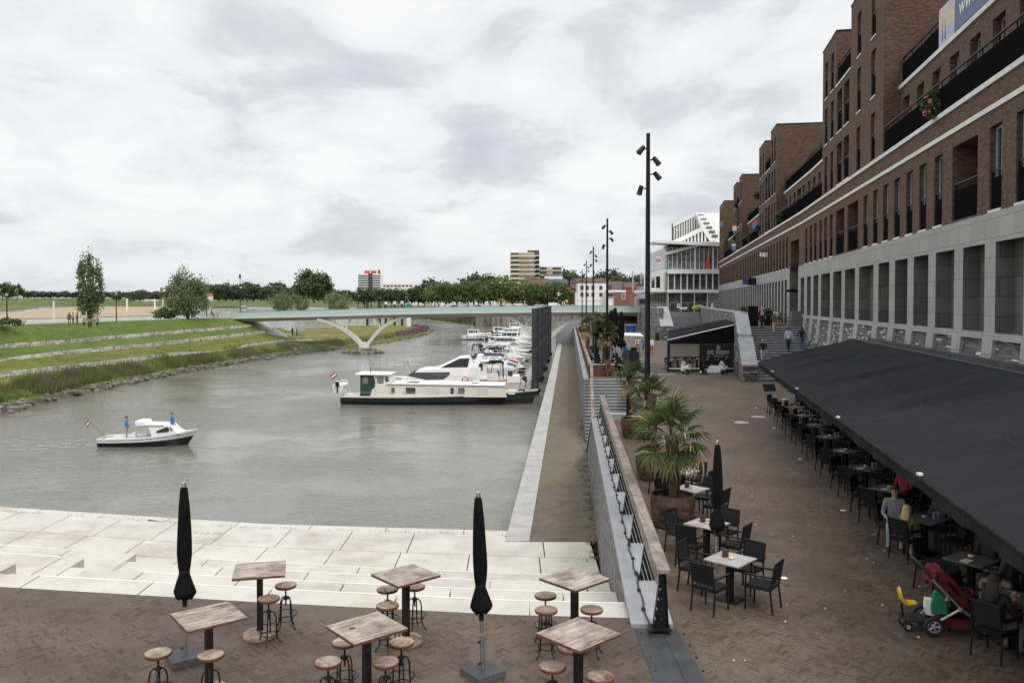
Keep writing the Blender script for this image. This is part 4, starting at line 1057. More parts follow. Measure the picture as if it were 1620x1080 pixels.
# ------------------------------------------------------------------ glass theatre behind
m_tw = M('theatre_white_cladding', (0.8,0.8,0.78), .5, var=.05, scale=.3)
m_tg = NT('theatre_glass')
def _tg(t):
    n = t.noise(.35, 5, .7); t.out(t.ramp(n, (.38, (0.02,0.026,0.028)), (.62, (0.12,0.135,0.14))), .08, spec=.7)
_tg(m_tg); m_tg = m_tg.m
m_tg2 = NT('theatre_glass_sky_reflection'); m_tg2.out(m_tg2.ramp(m_tg2.noise(.5, 5, .7, m_tg2.vec(m_tg2.xyz()[0], m_tg2.xyz()[2], 0)), (.35, (0.07,0.08,0.085)), (.65, (0.3,0.32,0.33))), .08, spec=.8); m_tg2 = m_tg2.m  # sky reflection of the upper glass put into a paler, mottled base colour
th = thing('theatre', 'modern white and glass theatre with folded ribbed roof at the end of the street', 'building', (28.5, 152, 0))
def tz(y): return 5.4 + (478-y)*.1162 - 0
def txx(p_): return (p_-810)/1308*152 - 28.5
f = MB(); gl = MB(); bars = MB(); rf_ = MB()
x0, x1 = txx(1056), txx(1152)
gl.box(x0, x1, .3, 20, 3.4, tz(430), m_tg); gl.box(x0, x1, .3, 20, tz(430), tz(391), m_tg2)
for ya, yb in ((463,458),(433,426)): f.box(x0-.1, x1, -.4, 20.2, tz(ya), tz(yb), m_tw)
# upper raked white edge and long canopy beam
f.add([(x0-.4,-.3,tz(404)),(txx(1132),-.3,tz(383)),(txx(1132),-.3,tz(379)),(x0-.4,-.3,tz(399)),(x0-.4,3,tz(404)),(txx(1132),3,tz(383)),(txx(1132),3,tz(379)),(x0-.4,3,tz(399))], [(0,1,2,3),(4,7,6,5),(0,4,5,1),(3,2,6,7),(0,3,7,4)], m_tw)
f.add([(txx(1031),-1.5,tz(385)),(x1,-1.5,tz(391.5)),(x1,-1.5,tz(384.5)),(txx(1031),-1.5,tz(382)),(txx(1031),4,tz(385)),(x1,4,tz(391.5)),(x1,4,tz(384.5)),(txx(1031),4,tz(382))], [(0,1,2,3),(4,7,6,5),(0,4,5,1),(3,2,6,7),(0,3,7,4)], m_tw)
for k in range(10):
    x = x0 + .1 + (x1-x0)*k/9.5; bars.box(x-.09, x+.09, -.05, .29, tz(458), tz(433), m_tw)
for k in range(5): x = x0 + .1 + (x1-x0)*k/4.6; bars.box(x-.08, x+.08, .0, .29, 3.4, tz(463), m_tw)
for k in range(14): x = x0 + .1 + (x1-x0)*k/13.5; w_ = .14 if k in (6, 10) else .04; bars.box(x-w_, x+w_, .05, .29, tz(426), tz(391), m_tw)
bars.box(x0, x1, .05, .28, tz(409)-.03, tz(409)+.03, m_steel)
# roof: two gables facing the harbour
def gable(p0, p1, p2, zb, y0, y1, mset, fin):
    (ax, az), (bx, bz), (cx_, cz) = [(txx(a), tz(b_)) for a, b_ in (p0, p1, p2)]
    rf_.add([(ax,y0,zb),(cx_,y0,zb),(cx_,y0,cz),(bx,y0,bz),(ax,y0,az),(ax,y1,zb),(cx_,y1,zb),(cx_,y1,cz),(bx,y1,bz),(ax,y1,az)], [(0,1,2,3,4),(0,4,9,5),(4,3,8,9),(3,2,7,8),(5,9,8,7,6)], m_granite_dk)
    ln = lambda P, Q, t_: rf_.add([(P[0],y0-.5,P[1]-t_),(Q[0],y0-.5,Q[1]-t_),(Q[0],y0-.5,Q[1]+.1),(P[0],y0-.5,P[1]+.1),(P[0],y1,P[1]-t_),(Q[0],y1,Q[1]-t_),(Q[0],y1,Q[1]+.1),(P[0],y1,P[1]+.1)],
        [(0,1,2,3),(3,2,6,7),(0,4,5,1),(0,3,7,4),(1,5,6,2)], m_tw)
    ln((ax,az),(bx,bz),.75); ln((bx,bz),(cx_,cz),.75)
    for k in range(fin):
        x = ax + .3 + (bx-ax+ (cx_-bx)*.5)*k/fin; zt = az + (bz-az)*(x-ax)/(bx-ax) if x < bx else bz + (cz-bz)*(x-bx)/(cx_-bx)
        rf_.box(x-.13, x+.13, y0-.35, y0-.01, zb, zt-.7, m_tw)
gable((1058,386),(1117,357),(1131,377), tz(392), 3.2, 4.4, None, 12)
rf_.build('gabled_roof', th); rf_ = MB()
gable((1079,346.5),(1115,329),(1134,378), tz(374), 9.2, 10.2, None, 11)
rr = MB(); m_rib = NT('ribbed_white_roof')
def _rb(t):
    p = t.xyz(); f_ = t.ma('FRACT', t.ma('MULTIPLY', t.ma('ADD', p[0], t.ma('MULTIPLY', p[2], .3)), 1.6)); t.bump(t.ma('GREATER_THAN', f_, .8), 1.0, .1); t.out(t.mix(t.ma('GREATER_THAN', f_, .82), (0.7,0.7,0.69), (0.45,0.45,0.45)), .5)
_rb(m_rib); m_rib = m_rib.m
rr.add([(txx(1116),8.6,tz(329)),(txx(1165),8.6,tz(329)),(txx(1165),3.1,tz(382)),(txx(1133),3.1,tz(382))], [(0,1,2,3)], m_rib)
for k in range(6):
    x = txx(1119+k*3.0); z = tz(333+k*7.4); rr.box(x, x+1.1, 8.0-k*.85, 8.6-k*.85, z-.25, z+.15, m_steel)
rr.build('ribbed_roof', th)
# left wing going back
xl = txx(1055); 
gl.add([(xl,0,3.4),(3.8,40,3.4),(3.8,40,15.1),(xl,0,tz(388)+.2),(xl,0,tz(391)),(xl+3,20,3.4)], [(0,1,2,3)], m_tg2)
wz = MB()
for k in range(22):
    f_ = k/21; xw = xl + (3.8-xl)*f_; wz.box(xw-.12, xw-.02, 40*f_-.05, 40*f_+.05, 3.4, tz(388)+.2 + (15.1-tz(388)-.2)*f_, m_cap)
wz.add([(xl-.05,-.02,tz(388)),(xl+.3,-.02,tz(388)),(4.1,40,15.1),(3.7,40,15.1),(xl-.05,-.02,tz(388)+.6),(xl+.3,-.02,tz(388)+.6),(4.1,40,15.8),(3.7,40,15.8)],
    [(0,3,7,4),(4,5,6,7),(0,1,5,4),(1,2,6,5)], m_tw)
wz.box(xl-2.0, xl-.1, .5, 14, tz(458), tz(430), m_tw); wz.box(xl-3.6, xl-.1, .5, 16, tz(462), tz(458), m_tw)
wz.box(xl-2.02, xl-2.0, 1.5, 5, tz(455), tz(438), m_glass); wz.box(xl-1.9, xl-1.2, .42, .48, tz(455), tz(437), m_glass)
for k in range(7): wz.box(xl-3.4+k*.55, xl-3.34+k*.55, .5, .56, 3.4, tz(462), m_steel)
wz.build('side_wing', th)
f.build('white_slabs', th); gl.build('glazing', th); bars.build('mullions', th); rf_.build('gabled_roof', th)
sg = thing('theatre_sign', 'white panel with red ring and letters on the theatre side wall', 'sign', (28.5+txx(1041), 151.6, tz(412)))
f = MB(); f.box(-.42, .42, -.04, .04, -.65, .65, m_white); f.build('panel', sg)
f = MB(); f.T = Matrix.Translation((-.14,-.06,0)) @ Matrix.Rotation(R(90), 4, 'X'); f.ring((0,0,0), .24, .07, m_red); f.T = Matrix(); f.build('ring', sg)
o = link('lettering', text_mesh('ii', .7, m_red, .01), sg); o.location = (.26, -.06, 0); o.rotation_euler = (R(90), 0, 0)
ol = MB(); ol.cb((0,0,0), (.5,.5,2.8), m_orange); o = ol.build('orange_banner'); o.location = (28.5+txx(1120), 152.1, tz(421)); 
tag(o, 'orange upright banner standing in front of the theatre upper glazing', 'banner')
def clutter(name, px_, py_, Y, sz, m, lab, cat, jit=True):
    r = MB()
    for k in range(7 if jit else 1): r.blob((rng.uniform(-.5,.5)*sz[0], rng.uniform(-.3,.3)*sz[1], rng.uniform(.2,.5)*sz[2]), (sz[0]*.3, sz[1]*.3, sz[2]*.5), m, 7, 5, .15, rng)
    o = r.build(name); o.location = (PX(px_, Y), Y, PZ(py_, Y)); return tag(o, lab, cat)
clutter('material_bags', 1105, 489, 146, (1.6,1.0,.8), M('pale_yellow_bags', (0.6,0.55,0.15), .7), 'heap of yellow building material bags behind the site fence', 'bags')
clutter('white_bag_heap', 1081, 490, 147, (.9,.8,.5), m_white, 'heap of white bags behind the site fence', 'bags')
sf = thing('site_fence', 'grey mesh site fence with a notice in front of the theatre', 'fence', (PX(1060,145), 145, ZU)); f = MB(); L_ = PX(1117,145)-PX(1060,145)
for k in range(5): f.tube([(L_*k/4,0,0),(L_*k/4,0,1.9)], .04, m_steel, 6)
for z in (.1, 1.85): f.tube([(0,0,z),(L_,0,z)], .025, m_steel, 6)
for k in range(40): f.tube([(L_*k/40,0,.1),(L_*k/40,0,1.85)], .008, m_steel, 4)
f.box(1.2, 1.75, -.06, -.03, .9, 1.6, m_white); f.build('panels', sf)
f = MB(); f.box(1.3, 1.65, -.065, -.061, 1.2, 1.45, M('notice_blue', (0.1,0.12,0.4), .6)); f.build('notice', sf)
# ------------------------------------------------------------------ bar tables, stools, parasols on the left terrace
def bar_table():
    r = thing('bar_table', '', 'table')
    e = MB(); e.box(-.4,.4,-.385,.385,1.06,1.096,m_edge); e.build('table_edge', r, bevel=.004)
    t_ = MB(); t_.box(-.398,.398,-.3,.3,1.0965,1.1005,m_wood); t_.build('tabletop', r)
    for s_ in (-1, 1):
        f = MB(); f.T = Matrix.Translation((0, s_*.344, 0)); f.box(-.398,.398,-.042,.04,1.0965,1.1,m_wood); f.build('breadboard_end', r)
    p = MB(); p.box(-.048,.048,-.048,.048,.07,1.06,m_postt); p.box(-.16,.16,-.16,.16,1.045,1.0605,m_postt); p.build('post', r, bevel=.006)
    b = MB(); b.lathe([(.255,0),(.27,.02),(.272,.05),(.25,.085),(.18,.115),(.07,.125)], m_seat, n=28); b.build('foot', r, smooth=50)
    return r
BT = [((330,973),38,'bar table with weathered top standing in front of the left parasol'),((411,900),14,'bar table farthest to the left and back, its top skewed to the others'),
      ((642,908),42,'bar table with three stools behind it, in the middle back row'),((580,991),40,'bar table whose weathered top shows a dark round knot'),
      ((909,914),43,'bar table at the back beside the quay wall end'),((915,1001),43,'pale bar table nearest the steel ground plate')]
bt0 = bar_table()
for k, (p_, a, lab) in enumerate(BT):
    c = W(*p_, 1.1); o = bt0 if k == 0 else dup(bt0, (0,0,0))
    o.location = (c.x, c.y, 0); o.rotation_euler = (0,0,R(a)); o['label'] = lab; o['group'] = 'bar tables on the brick terrace'
    if k == 3:
        kn = MB(); kn.lathe([(.045,0),(.04,.0008)], M('dark_knot', (0.07,0.045,0.035), .8), (0,0,0), 14); o2 = kn.build('knot', o); o2.location = (-.17,.08,1.1008)
def stool():
    r = thing('bar_stool', '', 'stool')
    s_ = MB(); s_.lathe([(.165,.675),(.176,.69),(.176,.715),(.168,.722)], m_edge, n=28); s_.lathe([(.166,.7222),(.02,.7232),(.001,.7233)], m_seat, n=28, caps=False); s_.build('seat', r, smooth=40)
    p = MB(); p.tube([(0,0,.38),(0,0,.675)], .014, m_iron, 8); p.lathe([(.08,.655),(.08,.674)], m_iron, n=12); p.lathe([(.03,.47),(.045,.49),(.03,.53)], m_iron, n=10); p.build('screw_stem', r, smooth=40)
    for k in range(4):
        a = PI/4 + k*PI/2; ca, sa = math.cos(a), math.sin(a)
        l = MB(); l.tube([(ca*d, sa*d, z) for d, z in ((.02,.51),(.06,.505),(.095,.47),(.112,.4),(.118,.25),(.122,.13),(.14,.07),(.19,.012),(.205,.012))], .0115, m_iron, 6); l.build('leg', r, smooth=60)
    f = MB(); f.ring((0,0,.24), .185, .007, m_iron, 28, 5); f.ring((0,0,.14), .12, .008, m_iron, 20, 5)
    for k in range(4):
        a = PI/4 + k*PI/2; f.tube([(math.cos(a)*.116, math.sin(a)*.116, .16),(math.cos(a)*.185, math.sin(a)*.185, .24)], .006, m_iron, 5)
    f.build('foot_ring', r, smooth=60); return r
ST = [((250,1031),'pale stool in the lower left corner, left of the left parasol base'),((333,1034),'stool right of the left parasol base, in front of the nearest left table'),
      ((425,945),'tan stool overlapping the post of the skewed back table'),((452,924),'stool right of the skewed back table, silhouetted against pale steps'),
      ((613,930),'farthest stool left of the middle back table'),((613,956),'nearer stool left of the middle back table post'),((656,926),'stool half behind the middle back table post on its right'),
      ((519,1045),'pale stool lowest and leftmost around the table with the knot'),((545,1014),'stool partly hidden under the corner of the table with the knot'),
      ((635,1014),'upper right stool beside the table with the knot'),((610,1045),'lower right stool beside the table with the knot'),
      ((863,940),'farther stool left of the table by the quay wall'),((864,963),'nearer stool left of the table by the quay wall'),((936,962),'stool right of the table by the quay wall, above the pale table'),
      ((874,1052),'striped-grain stool left in front of the pale table'),((950,1068),'pale stool at the bottom edge in front of the steel ground plate')]
s0_ = stool()
for k, (p_, lab) in enumerate(ST):
    c = W(*p_, .722); o = s0_ if k == 0 else dup(s0_, (0,0,0))
    o.location = (c.x, c.y, 0); o.rotation_euler = (0,0,rng.uniform(0,6)); o['label'] = lab; o['group'] = 'industrial bar stools'
m_base = M('speckled_granite_base', (0.11,0.105,0.1), .6, var=.6, scale=60)
def parasol(loc, rz, lab, tilt=(0,0), base=True):
    r = thing('closed_parasol', lab, 'parasol', loc, rz, 'closed black parasols')
    if base:
        b = MB(); b.box(-.24,.24,-.24,.24,0,.085,m_base); b.box(-.243,.243,-.243,.243,.0855,.1,m_dsteel); b.build('base_slab', r, bevel=.006)
    TT = Matrix.Rotation(R(tilt[0]),4,'X') @ Matrix.Rotation(R(tilt[1]),4,'Y')
    p = MB(); p.T = TT; p.tube([(0,0,.1),(0,0,.62)], .034, m_steel, 12); p.tube([(0,0,.6),(0,0,2.62)], .024, m_steel, 12); p.build('pole', r, smooth=50)
    for z in (.2,.52):
        k_ = MB(); k_.T = TT; k_.tube([(-.03,0,z),(-.065,0,z)], [.012,.02], m_black, 8); k_.build('knob', r)
    n, pr_ = 48, [(.035,2.63),(.05,2.6),(.072,2.35),(.088,2.05),(.098,1.8),(.1,1.62),(.086,1.45),(.072,1.36),(.07,1.33),(.085,1.27),(.115,1.17),(.142,1.08),(.15,1.03),(.125,.98),(.08,.96)]
    rings = []
    for i, (rr_, z) in enumerate(pr_):
        am = .11 if i > 8 else .09; rings.append([])
        for j in range(n):
            a = 2*PI*j/n; f = 1 + am*math.cos(8*a + .3*i) + .05*math.sin(3*a+i*.7)
            dz = -.03*max(0, math.cos(8*a+.3*i)) if i == len(pr_)-1 else 0
            rings[-1].append((math.cos(a)*rr_*f, math.sin(a)*rr_*f, z+dz))
    c = MB(); c.T = TT; c.loft(rings, m_blackmat); c.build('folded_canopy', r, smooth=70)
    t_ = MB(); t_.T = TT; t_.lathe([(.074,1.32),(.078,1.335),(.078,1.355),(.074,1.37)], m_black, n=20); t_.build('tie_strap', r)
    t_ = MB(); t_.T = TT; t_.lathe([(.03,2.62),(.034,2.64),(.03,2.7),(.014,2.71)], m_steel, n=12); t_.build('finial', r, smooth=50)
    h = MB(); h.T = TT; h.tube([(0,0,.83),(0,0,1.02)], .036, m_black, 10); h.tube([(.03,0,.93),(.1,.02,.91),(.13,.02,.93)], .008, m_edge, 6); h.build('crank', r)
    return r
c = W(764,1058,.1); parasol((c.x,c.y,0), R(38), 'closed black parasol leaning slightly, between the knot table and the quay wall tables', (1.2,-2.6))
c = W(293,1034,.1); parasol((c.x,c.y,0), R(34), 'closed black parasol at the left, behind the nearest left bar table')
c = W(1135,697,2.7); PAR3 = (c.x, c.y); parasol((c.x,c.y,0), 0, 'slim closed black parasol standing among the marble tables on the right', base=False)

# ------------------------------------------------------------------ restaurant tables and chairs
m_mesh = M('black_chair_mesh', (0.017,0.017,0.018), .8, var=.15, scale=20, spec=.2)
m_chair = M('black_chair_frame', (0.008,0.008,0.0085), .45, var=.2, spec=.3)
m_marble = M('pale_stone_tabletop', (0.36,0.34,0.325), .45, var=.22, scale=7)
m_darktop = M('dark_grey_tabletop', (0.13,0.125,0.12), .35, var=.2, scale=7)
def chair(simple=False):
    """chair facing +y; its back at -y"""
    r = thing('terrace_chair', '', 'chair')
    def P(n, f, bev=0):
        b = MB(); f(b); b.build(n, r, bevel=bev)
    P('seat', lambda b: b.box(-.22,.22,-.22,.22,.425,.455,m_mesh), .006)
    def bk(b):
        b.add([(-.2,-.25,.52),(.2,-.25,.52),(.2,-.31,.86),(-.2,-.31,.86),(-.2,-.235,.52),(.2,-.235,.52),(.2,-.295,.86),(-.2,-.295,.86)], [(0,1,2,3),(4,7,6,5),(0,4,5,1),(3,2,6,7),(0,3,7,4),(1,5,6,2)], m_mesh)
        for s_ in (-1,1): b.tube([(s_*.215,-.225,.4),(s_*.215,-.245,.52),(s_*.215,-.305,.88)], .017, m_chair, 6)
        b.tube([(-.23,-.305,.875),(.23,-.305,.875)], .015, m_chair, 6)
    P('backrest', bk)
    for sx_0 in (-1,1):
        P('leg', lambda b: b.tube([(sx_0*.225,.22,0),(sx_0*.225,.21,.44)], .018, m_chair, 6))
        P('leg', lambda b: b.tube([(sx_0*.225,-.27,0),(sx_0*.22,-.215,.44)], .018, m_chair, 6))
        P('armrest', lambda b: (b.tube([(sx_0*.235,.21,.44),(sx_0*.235,.205,.63)], .016, m_chair, 6), b.box(sx_0*.24-.022,sx_0*.24+.022,-.26,.24,.63,.655,m_chair)))
    P('seat_frame', lambda b: (b.box(-.235,.235,.205,.235,.4,.435,m_chair), b.box(-.235,.235,-.235,-.205,.4,.435,m_chair), b.box(-.24,-.21,-.22,.22,.4,.435,m_chair), b.box(.21,.24,-.22,.22,.4,.435,m_chair)))
    return r
def table(m):
    r = thing('terrace_table', '', 'table')
    b = MB(); b.box(-.35,.35,-.35,.35,.72,.75,m); b.build('tabletop', r, bevel=.006)
    b = MB(); b.box(-.055,.055,-.055,.055,.02,.72,m_black); b.build('column', r)
    b = MB(); b.box(-.21,.21,-.21,.21,0,.02,m_black); b.build('base_plate', r)
    return r
ch0 = chair(); tb0 = table(m_marble); tb1 = table(m_darktop); used = {'c': 0, 'm': 0, 'd': 0}
def place_chair(x, y, rz, lab, grp):
    if not used['c']: used['c'] = 1; o = ch0; o.location = (x,y,0); o.rotation_euler = (0,0,rz); o['label'] = lab; o['group'] = grp; return o
    return dup(ch0, (x,y,0), rz, lab, grp)
def place_table(x, y, rz, lab, grp, dark=False):
    k = 'd' if dark else 'm'; s_ = tb1 if dark else tb0
    if not used[k]: used[k] = 1; o = s_; o.location = (x,y,0); o.rotation_euler = (0,0,rz); o['label'] = lab; o['group'] = grp; return o
    return dup(s_, (x,y,0), rz, lab, grp)
m_bowl = {'red': m_red, 'yellow': m_yellow, 'blue': M('turquoise_glaze', (0.03,0.3,0.4), .4), 'green': M('lime_glaze', (0.3,0.5,0.05), .4)}
def bowl(x, y, z, col, lab):
    b = MB(); b.lathe([(.03,0),(.05,.012),(.055,.03),(.045,.042)], m_white, n=14); b.lathe([(.046,.0425),(.044,.052),(.03,.056),(.001,.057)], m_bowl[col], n=14, caps=False)
    o = b.build('candle_bowl', smooth=40); o.location = (x,y,z+.001); tag(o, lab, 'candle bowl', 'candle bowls on the tables')
def menu(x, y, z, lab, m=None, sz=(.1,.07,.13)):
    b = MB(); b.cb((0,0,sz[2]/2), sz, m or M('brown_menu_holder', (0.07,0.03,0.02), .6)); o = b.build('menu_holder'); o.location = (x,y,z+.001); o.rotation_euler = (0,0,.6); tag(o, lab, 'menu holder', 'menu holders on the tables')
TT_ = [((1155,883),'yellow','nearest marble table'),((1118,827),'red','second marble table, beside the slim parasol'),((1092,772),'blue','third marble table, behind the front palm'),((1080,744),'green','fourth marble table, farthest of the row by the railing')]
for k, (p_, col, nm) in enumerate(TT_):
    c = W(*p_, .75); rz = R(47)
    place_table(c.x, c.y, rz, 'square pale stone table, ' + nm.replace(' marble table', ' from the camera'), 'pale stone tables by the railing')
    for j, side in enumerate(('front left','front right','back right','back left')):
        a = rz + PI + PI/4*0 + j*PI/2 + PI/2*0
        d = .62 if (k + j) % 3 else .7
        dx, dy = math.cos(a)*d, math.sin(a)*d
        place_chair(c.x+dx, c.y+dy, a + PI/2 + rng.uniform(-.12,.12), 'black armchair, %s of the %s' % (side, nm), 'black chairs around the pale tables')
    bowl(c.x+.02, c.y-.02, .75, col, '%s candle bowl on the %s' % (col, nm)); menu(c.x-.06, c.y+.1, .75, 'brown holder on the %s' % nm)
# row under the awning
def EX(Y): return 3.96 + 0.1959*Y             # awning eave line (plan)
AW = [12.9,14.9,17.7,20.6,23.2,25.9,28.6,31.3,34.0,36.7,39.6]
ua = math.atan2(.9821,.1885)
for k, Y in enumerate(AW):
    x = EX(Y) + 1.45; rz = ua + R(45); nm = '%s awning table from the camera' % ORD[k]
    place_table(x, Y, rz, 'dark square table, %s' % nm, 'dark tables under the awning', True)
    for j, side in enumerate(('far street side','far river side','near river side','near wall side')):
        a = ua - R(45) + R(90)*j + R(0); d = .68
        if (k, j) in ((0,3),): continue
        place_chair(x+math.cos(a)*d, Y+math.sin(a)*d, a + PI/2 + rng.uniform(-.15,.15), 'black armchair, %s of the %s' % (side, nm), 'black chairs under the awning')
    bowl(x+.05, Y+.1, .75, ('red','yellow','blue','red','green')[k % 5], 'candle bowl on the %s' % nm)
    if k in (1,3,4,5,6,8,10): menu(x-.15, Y-.12, .75, 'white menu card lying on the %s' % nm, m_white, (.21,.15,.012))
    if k % 2 == 0:
        b = MB(); b.lathe([(.025,0),(.03,.1),(.035,.15)], m_clear, n=10); b.lathe([(.03,0),(.012,.01),(.012,.06),(.03,.09),(.035,.13)], m_clear, (.12,.05,0), 10)
        o = b.build('drinking_glasses'); o.location = (x+.2, Y, .751); tag(o, 'pair of glasses on the %s' % nm, 'glasses', 'glasses under the awning')

# ------------------------------------------------------------------ awning
m_awn = NT('charcoal_awning_cloth')
def _aw(t):
    p = t.xyz(); al = t.ma('ADD', t.ma('MULTIPLY', p[0], .19), p[1]); ac = t.ma('SUBTRACT', p[0], t.ma('MULTIPLY', p[1], .19))
    n = t.noise(1.0, 5, .6, t.vec(t.ma('MULTIPLY', al, 1.5), t.ma('MULTIPLY', ac, .22), 0), .5)
    t.bump(t.ma('ABSOLUTE', t.ma('SUBTRACT', n, .5)), .8, .25)
    s1 = t.ma('MAXIMUM', t.ma('LESS_THAN', t.ma('FRACT', t.ma('DIVIDE', t.ma('ADD', ac, .3), 2.05)), .018), t.ma('LESS_THAN', t.ma('FRACT', t.ma('DIVIDE', al, 3.3)), .009))
    c = t.ramp(t.ma('ADD', t.ma('MULTIPLY', t.noise(.5, 5, .65), .6), t.ma('MULTIPLY', n, .4)), (.3, (0.019,0.0195,0.021)), (.7, (0.032,0.0325,0.0345)))
    t.out(t.mix(t.ma('MULTIPLY', s1, .3), c, (0.055,0.055,0.055)), .9, spec=.04)
_aw(m_awn); m_awn = m_awn.m
aw = thing('awning', 'large charcoal fabric awning over the restaurant terrace along the brick building', 'awning', (EX(22), 22, 0)); iv = Matrix.Translation((-EX(22), -22, 0))
posts_Y = [38.5,33.0,26.4,19.8,13.2,6.6]
c = MB(); c.T = iv; NU, NV = 460, 26; grid = []
folds = [(rng.uniform(5,38.4), rng.uniform(-.9,.9), rng.uniform(.012,.04), rng.uniform(.05,.12), rng.uniform(0,.35), rng.uniform(.6,1)) for _ in range(46)]
def awz(Y, f):
    seam = min(abs(Y-p_) for p_ in posts_Y)
    z = 2.62 + 1.12*f - .09*math.sin(PI*f)*(1-math.exp(-seam*1.2)) + .08*math.exp(-((Y-min(posts_Y,key=lambda p_:abs(Y-p_))+.9*f*f)/.14)**2)*math.sin(PI*min(1,f*1.05))-.05*math.exp(-((Y-min(posts_Y,key=lambda p_:abs(Y-p_))+.9*f*f+.3)/.16)**2)*math.sin(PI*min(1,f*1.05))
    for fy, sl_0, am, wd0, f0, f1 in folds:
        d = (Y-fy-sl_0*f)/wd0
        if abs(d) < 3 and f0 < f < f1+.1: z += am*math.exp(-d*d)*math.sin(PI*min(1,max(0,(f-f0)/(f1-f0))))
    z += .012*math.sin(Y*5.1+f*2.3)*math.sin(PI*f) + .008*math.sin(Y*9.3-f*3.2+math.sin(Y*2))
    return z
for i in range(NU+1):
    Y = 4.5 + (38.6-4.5)*i/NU; row = []
    for j in range(NV+1):
        f = j/NV; row.append((EX(Y)+4.08*f, Y-.19*4.08*f, awz(Y, f)))
    grid.append(row)
vs = [p_ for r_ in grid for p_ in r_]; n = NV+1
c.add(vs, [(i*n+j,(i+1)*n+j,(i+1)*n+j+1,i*n+j+1) for i in range(NU) for j in range(NV)], m_awn)
c.build('canopy_cloth', aw, smooth=60)
c = MB(); c.T = iv; rings = []
for i in range(NU+1):
    Y = 4.5 + (38.6-4.5)*i/NU; z = awz(Y, 0); w_ = .02*math.sin(Y*3.1)+.015*math.sin(Y*7.7); x = EX(Y)
    seam = min(abs(Y-p_) for p_ in posts_Y); dr = .2 + .07*(1-math.exp(-seam*.9))
    rings.append([(x,Y,z+.004),(x-.05,Y,z-.012),(x-.055,Y,z-.05),(x-.025,Y,z-.07),(x-.03+w_*.5,Y,z-.13),(x-.02+w_,Y,z-dr),(x-.0+w_,Y,z-dr+.01),(x-.0,Y,z-.1)])
c.loft(rings, m_awn); c.build('valance', aw, smooth=60)
for Y in posts_Y[:-1]:
    c = MB(); c.T = iv; c.box(EX(Y)+2.96,EX(Y)+3.04,Y-.62,Y-.54,0,3.3,m_black); c.build('post', aw)
    c = MB(); c.T = iv; c.cb((EX(Y)-.01,Y,2.65), (.07,.08,.04), m_white); c.build('post_cap', aw)
    c = MB(); c.T = iv; c.tube([(EX(Y)+.1,Y,2.5),(EX(Y)+4.0,Y-.76,3.6)], .035, m_black, 6); c.build('rafter', aw)
pt_ = MB(); pt_.T = iv; pt_.tube([(EX(38.6)+4.06,37.85,3.72),(EX(4.5)+4.06,3.75,3.72)], .05, m_black, 6); pt_.build('ridge_rail', aw)
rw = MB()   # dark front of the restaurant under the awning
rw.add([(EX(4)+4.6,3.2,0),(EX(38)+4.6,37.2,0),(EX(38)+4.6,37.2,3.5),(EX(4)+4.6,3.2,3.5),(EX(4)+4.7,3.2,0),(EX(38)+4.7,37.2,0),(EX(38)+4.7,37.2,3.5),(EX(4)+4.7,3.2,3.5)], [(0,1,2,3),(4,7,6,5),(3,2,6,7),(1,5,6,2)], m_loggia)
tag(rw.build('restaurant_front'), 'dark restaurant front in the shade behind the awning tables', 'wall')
c = W(1217,612,1.25)
mbd = thing('menu_board', 'black menu board on a thin post at the far end of the awning', 'sign', (c.x, c.y, 0)); f = MB(); f.cb((0,0,1.22), (.62,.05,.36), m_black, .2, Matrix.Rotation(R(-30),4,'X')); f.build('board', mbd); f = MB(); f.tube([(0,0,0),(0,0,1.2)], .025, m_steel); f.lathe([(.2,0),(.2,.02)], m_black, n=14); f.build('stand', mbd)
for k, (px_, py_, r_) in enumerate(((1173,668,.34),(1200,659,.34))):
    c = W(px_, py_, 0); f = MB(); f.lathe([(r_,.004),(r_-.02,.012),(.001,.013)], M('worn_cover_metal', (0.42,0.4,0.37), .6, var=.25), n=28); o = f.build('manhole_cover'); o.location = c
    tag(o, 'round pale manhole cover in the paving, %s of two' % ('nearer' if k == 0 else 'farther'), 'manhole cover', 'pale manhole covers')
for k, (px_, py_) in enumerate(((1334,807),(1266,726),(1224,677),(1240,914),(1196,645))):
    c = W(px_, py_, 0); f = MB(); f.lathe([(.075,.003),(.07,.01),(.001,.011)], m_white, n=16); o = f.build('ground_stud'); o.location = c
    tag(o, 'small white round stud in the promenade paving, %s from the camera' % ORD[[1,2,3,0,4][k]], 'stud', 'white studs in the paving')
lt = MB()
for i in range(45): x, y = rng.uniform(2.5, 9), rng.uniform(10, 26); lt.cb((x,y,.006), (rng.uniform(.02,.05), rng.uniform(.012,.03), .008), m_white, rng.uniform(0,3))
stuff(lt.build('litter_scraps'), 'tiny white paper scraps scattered on the paving', 'litter')

